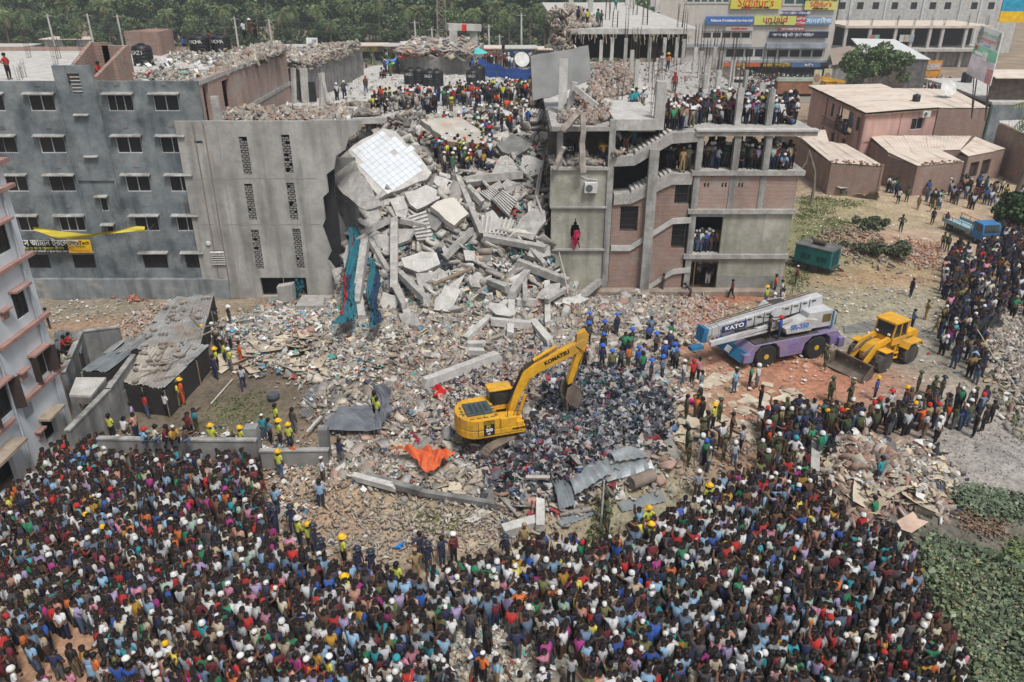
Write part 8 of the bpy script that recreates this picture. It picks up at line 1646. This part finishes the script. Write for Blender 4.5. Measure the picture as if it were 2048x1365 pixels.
pts.sort(key=lambda q: q[1])
NI = 138; ind = [q for q in pts if px_of(q[0],q[1],.9)[1] < 1360][:NI]; indset = set(ind); rest = [q for q in pts if q not in indset]
def where(px):
    for lim,s in ((130,'by the red earth corner'),(260,'beside the red earth gap'),(420,'second stretch past the red earth'),(560,'third stretch past the red earth'),(700,'midway to the littered clearing'),(800,'approaching the littered clearing'),(900,'edging the littered clearing'),(1090,'inside the littered clearing'),(1200,'beside the puddled gap'),(1330,'just past the puddled gap'),(1460,'midway from gap to pond'),(1600,'two stretches from the pond'),(1750,'approaching the pond'),(1900,'beside the pond plants'),(3000,'at the pond edge')):
        if px < lim: return s
for x,y,z,rz in ind: rnd_person(Vector((x,y,z)),rz,where(px_of(x,y,0)[0]),.88)
crowd('crowd',[q for q in rest],'')

def P3(px,py,level=None): 
    p = T(px,py,level) if level is not None else TS(px,py); return p
def face_to(p,tx=0,ty=50): return atan2(ty-p.y,tx-p.x)+pi/2
SPEC = []
def spec(group,L,level=None,scl=.9,tgt=(-1,56)):
    for it in L:
        px,py,pz,sh_,tr_,hd_,lb = it[:7]; p = P3(px,py,level); rz = face_to(p,*tgt)+RN.gauss(0,.35) if len(it) < 8 else it[7]
        person(p,rz,pz,sh_,tr_,hd_,'',scl,None,group,label=lb)
V_ = 'fluorescent yellow vest'; CM = 'camouflage'; KH = 'khaki uniform'; NV = 'navy uniform'; OV = 'bright orange overall'
spec('yellow vested rescue volunteers',[(752,838,0,V_,'black','hair','rear one of two yellow vested men standing on the rubble by the grey sheeting'),(757,846,0,V_,'black','hair','front one of two yellow vested men standing on the rubble by the grey sheeting'),
 (193,868,0,V_,'navy','helmet yellow','tallest yellow helmeted volunteer next to the mottled wall corner'),(178,882,0,V_,'navy','helmet yellow','yellow helmeted volunteer nearest the white house'),(199,893,0,V_,'denim','helmet yellow','yellow helmeted volunteer just behind the boundary wall by the white house'),(228,880,2,V_,'black','hair','bare headed yellow vested man with folded arms near the beige shed'),
 (430,905,3,V_,'grey','helmet yellow','yellow helmeted volunteer pointing behind the boundary wall'),(487,905,0,V_,'grey','helmet yellow','volunteer in yellow vest leaning by the wall pillar'),(556,862,0,V_,'black','hair','yellow vested man walking on the mud above the low wall'),(563,895,0,V_,'navy','helmet yellow','yellow helmeted volunteer behind the lower wall, nearer the pillar'),(582,898,0,V_,'navy','helmet yellow','yellow helmeted volunteer behind the lower wall, second from the pillar'),
 (563,958,0,V_,'denim','helmet yellow','yellow helmeted volunteer in front of the lower wall'),(436,745,0,V_,'black','helmet yellow','yellow helmeted volunteer by the long tin shed watching the rubble'),(452,730,0,V_,'navy','hair','bare headed yellow vested volunteer facing the rubble by the long shed'),(463,745,2,V_,'grey','scarf white','yellow vested volunteer with white head cloth by the long shed'),(358,800,0,V_,'khaki','helmet yellow','yellow vested volunteer at the mouth of the beige roofed shed'),(360,815,0,V_,'khaki','turban camouflage','yellow vested man in dark cap before the beige roofed shed'),
 (602,1095,0,V_,'navy','helmet white','white helmeted volunteer in yellow at the crowd edge below the low wall'),(622,1105,1,V_,'navy','helmet yellow','yellow helmeted volunteer at the crowd edge next to riot police'),(690,1135,0,V_,'black','helmet yellow','yellow helmeted volunteer between riot police above the crowd'),(695,1215,0,V_,'black','helmet yellow','yellow helmeted volunteer sunk among the crowd below the riot police'),(797,1190,0,V_,'black','hair','volunteer in long fluorescent jacket at the front of the crowd'),
 (1293,1072,1,V_,'black','helmet yellow','yellow helmeted volunteer standing behind the flat tin sheet'),(1297,1105,0,V_,'black','helmet yellow','yellow helmeted volunteer closest to the crowd near the tin sheet'),(1412,1030,0,V_,'black','helmet yellow','yellow helmeted volunteer beside the flow of people at the crowd neck'),(1424,862,0,V_,'black','helmet yellow','yellow helmeted volunteer walking among soldiers beside the garment heap'),(1530,612,0,V_,'denim','helmet yellow','yellow helmeted volunteer at the corner of the plaster building')])
spec('orange clad rescue workers',[(483,728,0,OV,'orange','hair','man in bright orange overall beside the group by the long tin shed'),(367,810,0,OV,'orange','helmet yellow','worker in bright orange overall at the beige shed mouth'),(297,838,0,'red','denim','hair','man in red orange shirt and jeans before the beige roofed shed'),(1548,590,0,OV,'black','hair','man in orange top at the foot of the plaster wall corner')])
spec('people near the sheds and wall',[(337,835,2,'white','black','hair','man in white shirt in front of the beige roofed shed'),(272,858,1,'lilac','denim','hair','man in lilac checked shirt and jeans hands on hips near the sheds'),(250,870,9,'white','brown','hair','man in white squatting near the pale cistern'),(488,780,4,'pale grey','navy','hair','man striding across the muddy yard with a cane nearby'),(462,655,1,'black','denim','helmet white','white helmeted man in black shirt at the foot of the tall wall'),
 (422,655,8,'steel blue','navy','hair','man bending at the top end of the long tin shed'),(440,718,0,'black','black','hair','man in black among the group by the long shed'),(450,700,0,'mint','grey','hair','man in mint shirt among the group by the long shed'),(463,702,0,'checked','black','scarf white','man in checked shirt and white head cloth by the long shed'),(430,690,0,'cream','brown','turban white','man in cream shirt under the end of the long shed'),(410,695,0,'red','brown','helmet yellow','yellow helmeted man in red under the shed end'),(433,760,0,'navy','navy','hair','man in navy shirt at the muddy edge by the long shed'),(376,775,0,'magenta','denim','hair','man in striped purple shirt below the long shed edge'),
 (100,658,1,NV,NV,'hair','policeman in dark blue standing on bare ground behind the white house'),(648,972,2,'white','olive' if 0 else 'brown','cap white','man in white shirt and cap with shoulder bag below the end pillar'),(683,932,10,'navy','grey','hair','man in dark vest photographing on the low kerb wall'),(590,935,0,'orange','brown','hair','man in orange shirt in front of the lower wall'),(543,890,0,'steel blue','black','hair','man in dark shirt close behind the wall pillar'),(530,880,0,'turquoise','denim','cap white','man in blue with white cap behind the wall pillar'),(590,868,0,'dark grey','grey','hair','dark shirted man carrying a ladder rack above the low wall'),(525,975,0,'black','black','hair','man in black leaning on the wall pillar'),(644,1018,0,'sky blue','navy','hair','policeman in light blue shirt in front of the crowd edge'),(556,1030,0,'sky blue','navy','hair','policeman in light blue shirt facing the dense crowd'),(528,1010,0,'maroon','khaki','hair','man in maroon shirt at the open corner of the crowd')])
spec('riot police holding back the crowd',[(588,1070,0,NV,NV,'helmet black','riot policeman furthest up the open ground beside the crowd'),(545,1065,0,NV,NV,'helmet black','riot policeman at the side of the crowd, first of a pair'),(556,1078,5,NV,NV,'helmet black','riot policeman at the side of the crowd, second of a pair'),(632,1110,0,NV,NV,'helmet black','riot policeman crouching near a white helmeted volunteer'),(648,1138,2,NV,NV,'helmet black','riot policeman near the middle of the police line'),(720,1155,0,NV,NV,'helmet black','riot policeman alone before the rubble edge'),(746,1160,5,NV,NV,'helmet black','riot policeman right of the lone one by the rubble edge'),(858,1145,0,NV,NV,'helmet black','riot policeman with dark helmet by the bareheaded officer'),(842,1128,1,NV,NV,'hair','bareheaded police officer hands on hips above the crowd'),(885,1135,3,NV,NV,'hair','policeman with a shield facing the crowd'),(908,1128,0,'maroon','black','turban white','man in maroon shirt with white headband before the crowd'),(833,1160,1,KH,KH,'cap khaki','khaki uniformed policeman at the front of the crowd'),(1010,1130,4,NV,NV,'helmet black','riot policeman pushing into the crowd near the squared beam'),(1048,1110,3,KH,KH,'cap khaki','khaki uniformed policeman beside the squared beam')],tgt=(0,20))
spec('blue helmeted rescuers',[(px,py,pz,sh_,'navy','helmet blue',lb) for px,py,pz,sh_,lb in [(1178,672,0,'dark grey','blue helmeted rescuer highest on the rubble above the excavator boom tip'),(1176,695,0,'dark grey','blue helmeted rescuer just below the highest one near the boom tip'),(1208,688,4,'dark grey','blue helmeted rescuer stepping over white litter near the boom tip'),(1205,715,0,'black','blue helmeted rescuer in the middle of the boom tip group'),(1203,742,0,'navy','blue helmeted rescuer in the line below the boom tip group'),(1222,750,0,'olive','blue helmeted rescuer in olive beside the line of rescuers'),(1232,675,0,'navy','blue helmeted rescuer in front of the brick chips heap'),(1300,770,0,'navy','blue helmeted rescuer at the near end of the crane side group'),(1323,762,2,'steel blue','blue helmeted rescuer with folded arms by the crane side group'),(1345,735,0,'sky blue','blue helmeted rescuer in light shirt towards the crane'),(1275,742,0,'royal blue','blue helmeted rescuer in bright blue in the crane side group'),(1262,705,0,'navy','blue helmeted rescuer on the far side of the crane side group'),(1310,715,5,'dark grey','blue helmeted rescuer with hands behind back near the crane hook')]])
spec('crane side helpers',[(1168,745,0,'black','black','helmet red','red helmeted man in black below the excavator boom'),(1383,770,3,'red','black','scarf red','man all in red pointing in front of the crane'),(1340,690,0,'green','green' if 0 else 'black','hair','man in green shirt at the crane boom end'),(1255,740,0,'orange','brown','hair','man in orange among the crane side group'),(1283,755,0,'green','navy','hair','man in green among the crane side group'),(1240,745,1,'dark grey','black','hair','man in dark grey with hands on hips in the crane side group'),(1365,770,0,'white','denim','turban white','man in white with wrapped head in the crane side group'),(1395,765,2,'pink','black','hair','man in pink shirt in front of the crane'),(1400,790,0,'steel blue','white','hair','man in blue grey shirt and pale shorts before the cardboard'),(1467,788,0,'sky blue','denim','hair','man in light blue shirt and jeans standing alone on cardboard'),(1498,778,1,'green','black','hair','man in green shirt beside a white shirted man before the crane'),(1512,778,0,'white','dark' if 0 else 'grey','scarf white','man in white shirt and white head cloth before the crane'),(1518,820,7,'black','black','hair','black clad man stretching an arm in front of the red hats'),(1533,690,0,'dark grey','black','hair','dark shirted man standing on the crane deck'),(1554,688,10,'royal blue','navy','helmet red','red capped man in blue overalls standing on the crane deck')])
for o_ in COL.objects[-4:]:
    pass
for lbk in ('dark shirted man standing on the crane deck','red capped man in blue overalls standing on the crane deck'):
    o = USEDL[lbk]; q = TY(1533 if 'dark' in lbk else 1554,695,w1.y+.45); o.location = (q.x,q.y,1.72)
spec('soldiers in camouflage',[(px,py,pz,CM,CM,hd_,lb) for px,py,pz,hd_,lb in [(1370,845,0,'hair','soldier nearest the garment heap, striding with rifle arm down'),(1648,738,4,'turban camouflage','soldier walking beside the loader bucket'),(1658,805,0,'turban camouflage','soldier in front of the red helmets, first of the pair'),(1696,815,5,'turban camouflage','soldier in front of the red helmets, second of the pair'),(1372,910,0,'hair','soldier at the lone corner below the garment heap'),(1375,935,1,'turban camouflage','soldier with hands on hips above the drum and tin sheets'),(1436,850,0,'turban camouflage','soldier right behind the yellow helmeted volunteer'),(1402,895,2,'turban camouflage','soldier with folded arms amid the loose group'),(1445,925,0,'turban camouflage','soldier on the inner side of the loose group'),(1832,790,0,'turban camouflage','soldier beside the loader rear wheel'),(1862,800,3,'turban camouflage','soldier pointing behind the loader'),(1878,800,0,'helmet black','soldier under dark helmet behind the loader'),(1800,465,1,'hair','soldier standing alone near the bushes and refuse mound'),(1883,500,0,'turban camouflage','soldier of a pair walking away from the truck front'),(1892,505,4,'turban camouflage','second soldier of the pair by the truck front'),(1912,510,4,'hair','soldier striding alone below the truck'),(1812,405,0,'hair','soldier crossing the sandy lane by the white sided shed'),(1206,1022,0,'hair','rearmost of three soldiers in file beside the slender pale post'),(1209,1052,5,'hair','middle one of three soldiers in file beside the slender post'),(1213,1082,0,'turban camouflage','nearest of three soldiers in file beside the slender post')]],tgt=(30,20))
spec('loose onlookers by the machines',[(1400,850,0,'black','black','hair','man in black between soldiers and cardboard'),(1410,878,0,'black','black','hair','man in black behind the yellow vested walker'),(1460,880,5,'brown','brown','hair','man in brown shirt with hands behind back at the group edge'),(1465,935,0,'pale grey','denim','scarf white','man with white head cloth and jeans in the loose group'),(1400,925,2,'pale grey','white','scarf white','white hooded man with folded arms in the loose group'),(1418,925,0,NV,NV,'hair','policeman in dark blue inside the loose group'),(1392,1000,0,'checked','brown','turban white','man in blue checked shirt on the grass strip before the crowd'),(1583,930,1,'white','khaki','scarf blue','person with turquoise head cloth and hands on hips by the red earth'),(1535,945,5,'brown','black','hair','man in brown shirt facing the red hats from the crowd side'),(1565,968,0,'orange','brown','hair','man in orange shirt left of the square post'),(1608,955,10,'maroon','black','hair','man in maroon taking pictures beside the square post'),(1593,955,0,'cream','white','cap white','man in long cream robe beside the man taking pictures'),(1752,975,2,'turquoise','navy','hair','boy in turquoise shirt standing on the cardboard and brick heap'),(1748,1035,9,'green','black','hair','man in green shirt squatting below the brick heap'),(1560,600,0,'white','denim','hair','man in white shirt among the group at the plaster corner'),(1545,625,4,'pale grey','black','scarf white','hooded man hurrying along behind the crane'),(1562,620,0,'cream','brown','hair','pale shirted man close behind the crane'),(1462,598,4,'maroon','black','hair','man in maroon walking along the plinth of the plaster wall'),(1380,600,8,'dark grey','brown','hair','man in dark clothes bending at the gated doorway'),(1325,588,0,CM,'grey','hair','man in dark camouflage top before the brick stair wall'),(1590,572,5,'maroon','brown','cap white','man in long maroon robe beside the generator trailer'),(1612,712,0,'beige','black','hair','man in light shirt climbing beside the loader cab'),(1822,660,5,'steel blue','navy','hair','man in steel blue standing behind the loader'),(1748,800,0,'royal blue','navy','helmet yellow','yellow helmeted man in royal blue near the loader wheel'),(1805,820,0,'red','black','helmet yellow','yellow helmeted man in red below the loader'),(1775,830,0,'white','black','helmet red','red helmeted man in white shirt below the loader'),(1890,455,0,'dark grey','brown','cap white','man in dark shirt and cap walking towards the truck'),(1863,450,0,'navy','black','hair','policeman in black walking up the lane before the truck'),(1835,420,0,KH,KH,'cap khaki','khaki policeman crossing the sandy lane'),(1865,425,4,KH,KH,'hair','khaki policeman striding beside the first one in the lane'),(1795,408,5,'white','black','hair','man in white shirt and black trousers in the sandy lane'),(1820,575 + 20,0,NV,NV,'hair','policeman standing apart before the dark blue crowd'),(1850,640,1,KH,KH,'cap khaki','khaki policeman at the near end of the roadside crowd'),(1870,672,4,KH,KH,'cap khaki','khaki policeman stepping away behind the loader'),(1960,740,0,KH,KH,'turban khaki','khaki policeman by the slender pale pole'),(1948,765,5,KH,KH,'turban khaki','khaki policeman with hands behind back near the bank'),(1250 + 727,850,1,'black','black','hair','armed policeman in black hands on hips on the grey bank'),(1962,865,0,'black','black','turban camouflage','armed policeman in black beside the one with hands on hips'),(1945,875,0,'black','black','hair','third armed policeman in black on the grey bank'),(1868,890,5,'white','black','turban white','man in white shirt and black trousers alone on the grey bank'),(1930,850,0,'red','black','turban white','man in bright red near the armed policemen on the bank')])
pz_ = T(0,0)
spec('lone figures on the upper lot',[(20,160,1,'red','black','hair','young man in red and white jersey standing on the grey block roof edge'),(198,158,9,'red','black','hair','red shirted man squatting on the grey block roof'),(221,158,9,'black','black','hair','dark clothed man squatting next to the red shirted one on the roof'),(422,100,0,'maroon','grey','hair','man in maroon between the two black tanks on the roof'),(348,100,9,'white','navy','hair','man in white squatting by the brick roof room'),(369,98,9,'royal blue','navy','hair','man in blue squatting by the brick roof room')],level=GR,scl=1,tgt=(0,70))
spec('watchers on the block roof rubble',[(490,83,0,'white','black','hair','man in white and green shirt standing first on the roof rubble'),(503,82,0,'maroon','maroon' if 0 else 'brown','turban white','man in maroon standing in the middle on the roof rubble'),(512,80,1,'black','black','hair','man in black standing last on the roof rubble')],level=GR+.9,scl=1,tgt=(0,70))
spec('people on the small corrugated roof',[(128,705,9,'red','black','hair','red shirted man sitting highest on the small corrugated roof'),(138,700,9,'red','brown','hair','second red shirted man on the small corrugated roof'),(128,735,9,'cream','brown','hair','cream shirted man sitting low on the small corrugated roof')],level=2.25,scl=.9)

spec('people climbing over the boundary wall',[(288,892,9,'sky blue','navy','scarf red','man in turquoise with red head cloth leaning over the boundary wall'),(310,888,9,'cream','denim','hair','man in cream sitting on top of the boundary wall'),(332,888,9,'maroon','black','hair','man in maroon sitting on top of the boundary wall'),(350,888,9,'mustard','black','cap white','man with white cap sitting on top of the boundary wall'),(370,890,9,'brown','denim','hair','brown shirted man climbing off the boundary wall')],level=1.95,scl=.9,tgt=(0,30))
N_IND = PCOUNT[0]
# ------------------------------------------------ groups on structures and distant, as one mass each
def line(a,b,n,level,sp=.25,jit=.3,tgt=(0,40)):
    out = []
    for i in range(n):
        t = RN.random(); p = T(a[0]+(b[0]-a[0])*t,a[1]+(b[1]-a[1])*t+RN.uniform(-jit,jit)*8,level); out.append((p.x,p.y,level,atan2(tgt[1]-p.y,tgt[0]-p.x)+pi/2+RN.gauss(0,.6)))
    return out
DK_P = line((1330,246),(1390,248),16,z4+.0)+line((1395,246),(1600,248),46,z4+.0,jit=.25)+line((1395,226),(1590,232),30,z4,jit=.6)+line((1340,232),(1400,240),8,z4)
crowd('roof_onlookers',DK_P,'',scl=1.0,poses=(0,0,1,2,5,7,10,9,9),shirts=dict(SHW,white=45),heads={'hair': 55,'cap white': 25,'scarf white': 18,'scarf red': 2})
F3 = [(x,y,z3,RN.gauss(0,.5)) for x,y in [(RN.uniform(BAY[0]+.3,xR-.2),RN.choice([RY+.3,RY+.6,RY+.7,RY+1.4,RY+2.3])+RN.uniform(0,.4)) for _ in range(88)]]
crowd('open_floor_onlookers',F3,'',scl=1.0,poses=(0,0,1,2,5,7,10,9),heads={'hair': 55,'cap white': 22,'scarf white': 20})
F1_ = [(X(px,490),RY+RN.uniform(.2,1.0),z1,RN.gauss(0,.4)) for px in (1394,1400,1407,1414,1420,1427,1434,1438,1412,1424,1403)]+[(X(px,570),RY+RN.uniform(.6,2),.35,RN.gauss(0,.4)) for px in (1395,1403,1418,1424,1388)]+[(X(px,450),RY+.9,bw_z,0) for px,bw_z in ((1244,Z(463)),(1250,Z(463)),(1354,Z(409)),(1359,Z(409)),(1347,Z(497)),(1352,Z(497)))]
crowd('doorway_onlookers',F1_,'',scl=.98,poses=(0,2,10,7),heads={'hair': 35,'cap white': 30,'scarf white': 30})
ST_ = [(X(px,330),RY+RN.uniform(.5,2.5),Z(347),RN.gauss(0,.4)) for px in (1345,1350,1356,1362,1370,1376,1381,1348,1365,1372)]+[(X(px,300),RY+RN.uniform(.8,2.5),Z(312),RN.gauss(0,.5)) for px in (1235,1242,1248,1254,1258,1275)]+[(X(1207,320),RY+1.2,l3,.2)]+[(X(px,250),RY+RN.uniform(.4,1.6),zf(3,X(px,250))+.1,RN.gauss(0,.5)) for px in (1325,1330,1338,1345,1352,1360,1366,1374,1382,1390,1349,1368)]
crowd('stair_onlookers',ST_,'',scl=1.0,poses=(0,0,1,2,5,7,10),heads={'hair': 60,'cap white': 20,'scarf white': 18})
spec('police on the open stair',[(1365,343,0,KH,KH,'cap khaki','khaki policeman standing on the open stair landing'),(1208,330,1,'mustard','navy','hair','man in orange shirt in the open storey beside the black tank')],level=0,scl=1)
o = USEDL['khaki policeman standing on the open stair landing']; o.location = (X(1365,343),RY+.2,Z(347)); o.rotation_euler = (0,0,0); o = USEDL['man in orange shirt in the open storey beside the black tank']; o.location = (X(1208,330),RY+.6,l3); o.rotation_euler = (0,0,0)
spec('figures on the wide upper deck',[(1323,142,2,'white','white','hair','man in white standing on the bare deck among the columns'),(1335,142,1,'orange','navy','helmet yellow','man in orange striped vest on the bare deck among the columns'),(1348,186,0,'red','red' if 0 else 'brown','scarf red','woman in red veil standing above the roof onlookers'),(1262,224,0,'turquoise','turquoise' if 0 else 'navy','turban white','man in teal robe near the roof column'),(1270,224,0,'turquoise','brown','hair','second man in teal robe near the roof column'),(1284,224,1,'pale grey','khaki','turban white','man in pale grey shirt beside the roof column'),(1277,115,0,V_,'khaki','hair','yellow vested man in shade under the upper roof slab')],level=z4,scl=1,tgt=(0,30))
spec('figures on the uppermost slab',[(1156,49,0,'navy','black','hair','first man in a row on the uppermost slab near its broken corner'),(1166,52,0,'beige','black','hair','second man in the row on the uppermost slab'),(1174,52,0,V_,'black','hair','yellow vested man in the row on the uppermost slab'),(1195,55,0,'green','grey','hair','green shirted man of the pair on the uppermost slab'),(1202,55,2,'dark grey','black','hair','dark shirted man of the pair on the uppermost slab'),(1231,20,0,'turquoise','navy','hair','lone man in turquoise far back on the uppermost slab')],level=15.0,scl=1.1,tgt=(0,30))
RES = {'vest': 8,'overall': 6,'white': 22,'navy': 6,'black': 5,'pale grey': 7,'sky blue': 5,'green': 3,'red': 4,'brown': 4,'maroon': 3,'royal blue': 3,'beige': 4,'dark grey': 5,'khaki uniform': 3}; RH_ = {'hair': 50,'scarf white': 14,'cap white': 12,'helmet yellow': 6,'helmet red': 4}
D1 = fill([(745,228),(750,208),(850,200),(900,204),(905,224),(860,230)],.85,9.3,.4,drop=.25,face=(-2,60))+fill([(870,206),(900,195),(1060,188),(1070,198),(1000,208),(930,218)],.8,9.3,.4,drop=.2,face=(0,60))+fill([(930,200),(1090,175),(1095,225),(960,240)],1.5,8.3,.4,drop=.35)+fill([(640,215),(700,165),(780,150),(800,190),(700,200)],3.2,9.3,.4,drop=.3)+fill([(745,150),(780,140),(800,148),(760,160)],1.5,9.3)+fill([(940,140),(1060,125),(1062,135),(945,150)],1.4,9.3)+fill([(1060,178),(1100,170),(1110,200),(1070,205)],1.2,9.3)
crowd('deck_rescuers',D1,'',scl=1.0,shirts=RES,heads=RH_,poses=(0,1,2,3,4,5,8,10,9))
D2 = [(p.x,p.y,hz(p.x,p.y)+.25,RN.uniform(-2,2)) for p in [TS(a,b) for a,b in scatter_px([(870,330),(880,290),(920,270),(980,290),(985,335),(950,350),(900,350)],75)+scatter_px([(880,262),(1060,230),(1080,260),(960,290),(900,280)],34)]]
crowd('pile_rescuers',D2,'',scl=1.0,shirts=dict(RES,white=22),heads={'hair': 40,'scarf white': 26,'cap white': 14,'helmet red': 6},poses=(0,1,2,3,5,8,10,0))
spec('rescuers standing on the pile',[(907,352,0,'green','green' if 0 else 'grey','turban white','man in green overall standing on the lip of the collapse pile'),(937,350,1,'yellow','black','turban white','man in yellow shirt and white headband on the lip of the pile'),(967,345,4,'mustard','black','hair','man in tan shirt stepping down at the edge of the pile group'),(890,348,0,'cream','black','turban white','man in cream shirt at the lower corner of the pile group'),(838,300,8,'red','brown','helmet red','red helmeted man bending beside the black cable on the pile')],scl=1)

TRX = [[(1870,420),(1995,425),(2000,510),(1870,510)]]
R1 = fill([(1885,640),(1880,560),(1900,520),(1990,470),(2080,440),(2080,650),(2000,640),(1960,700),(1985,790),(1900,740),(1870,700)],.8,None,.4,drop=.15,face=(10,30),excl=TRX)
crowd('roadside_police_crowd',R1,'',scl=.95,shirts=dict({k: v*.45 for k,v in SHW.items()},**{'navy uniform': 55,'khaki uniform': 6}),heads={'hair': 80,'cap white': 6,'cap khaki': 5,'helmet black': 6,'scarf white': 3})
R2 = fill([(1770,405),(1765,360),(1800,350),(1830,395)],1.5,None,.4,drop=.3)+fill([(1835,395),(1950,365),(2040,390),(2060,460),(1990,480),(1940,420),(1860,420)],1.3,None,.4,drop=.22,face=(30,50),excl=TRX)+fill([(1895,470),(1985,440),(2060,470),(2060,520),(1960,500)],1.2,None,.4,drop=.2,excl=TRX)
crowd('lane_crowd',R2,'',scl=.95)
R3 = fill([(1490,950),(1500,880),(1560,850),(1640,855),(1760,850),(1800,825),(1960,815),(1990,845),(1900,880),(1850,905),(1760,905),(1660,935),(1600,975),(1520,985)],.62,None,.35,drop=.18,face=(8,52),excl=[[(1575,940),(1600,935),(1600,965),(1560,975)]])
crowd('machine_side_crowd',R3,'',scl=.92,shirts={'camouflage': 22,'navy': 10,'navy uniform': 10,'black': 10,'royal blue': 5,'white': 12,'overall': 5,'red': 3,'green': 3,'khaki uniform': 6,'pale grey': 6,'steel blue': 6,'vest': 2,'brown': 5,'turquoise': 3},heads={'hair': 60,'cap white': 6,'scarf white': 8,'helmet red': 6,'helmet yellow': 3.5,'turban camouflage': 12})
R4 = fill([(1370,845),(1420,830),(1480,870),(1480,960),(1420,985),(1370,960)],1.5,None,.4,drop=.35)+fill([(1220,760),(1250,690),(1330,690),(1380,770),(1300,785)],1.25,None,.4,drop=.25,face=(5,50))+fill([(1215,1120),(1240,1090),(1330,1060),(1400,1030),(1340,1110),(1260,1130)],.9,None,.4,drop=.25)
crowd('loose_helpers',R4,'',scl=.9,shirts=dict(SHW,camouflage=12,navy=10,black=14),heads={'hair': 60,'cap white': 8,'helmet red': 4,'helmet blue': 8,'scarf white': 8})
R5 = fill([(225,885),(250,870),(300,868),(420,868),(505,872),(500,884),(240,888)],.95,None,.4,drop=.4)+fill([(60,985),(160,930),(500,932),(500,945),(160,950)],.5,None)+fill([(250,840),(330,780),(400,730),(415,745),(350,810),(290,850)],.8,None,.4,drop=.2)
crowd('wall_side_people',R5,'',scl=.9)

R6 = fill([(1490,186),(1490,160),(1550,152),(1660,155),(1650,172),(1600,183),(1520,200)],.95,None,.4,face=(20,60))+fill([(1660,160),(1900,168),(1900,190),(1700,180)],1.6,None)+fill([(1000,128),(1130,122),(1130,132),(1000,138)],1.8,None)+fill([(560,135),(700,128),(760,150),(600,140)],1.9,None,drop=.2)+fill([(930,125),(1000,125),(1000,132),(930,132)],1.8)
crowd('street_crowd',R6,'',scl=1.0,poses=(0,5,2),shirts=dict(SHW,white=30,pink=6,peach=6))
BL = [tuple(sl_.P(a,3.1,.5))+(atan2(sl_.n.y,sl_.n.x)+pi/2,) for a in [bal[0]+(bal[1]-bal[0])*(.25+.7*RN.random()) for _ in range(16)]]
crowd('balcony_onlookers',BL,'',scl=1.0,poses=(0,2,10),heads={'hair': 1})

if NEED:
    pool = [(o_,o_['label']) for o_ in COL.objects if o_.get('category') == 'person']
    for o_,base,wh_ in NEED:
        for suffix in (' nearest the camera',' second row',' third row',' one row further back',' at the side of its row',' partly hidden',' close behind another'):
            c_ = base+','+suffix
            if c_ not in USEDL: o_['label'] = c_; USEDL[c_] = o_; break
print('PEOPLE',PCOUNT[0],'need',len(NEED),'crowd',len(rest),len(R1),len(R3),len(D1))
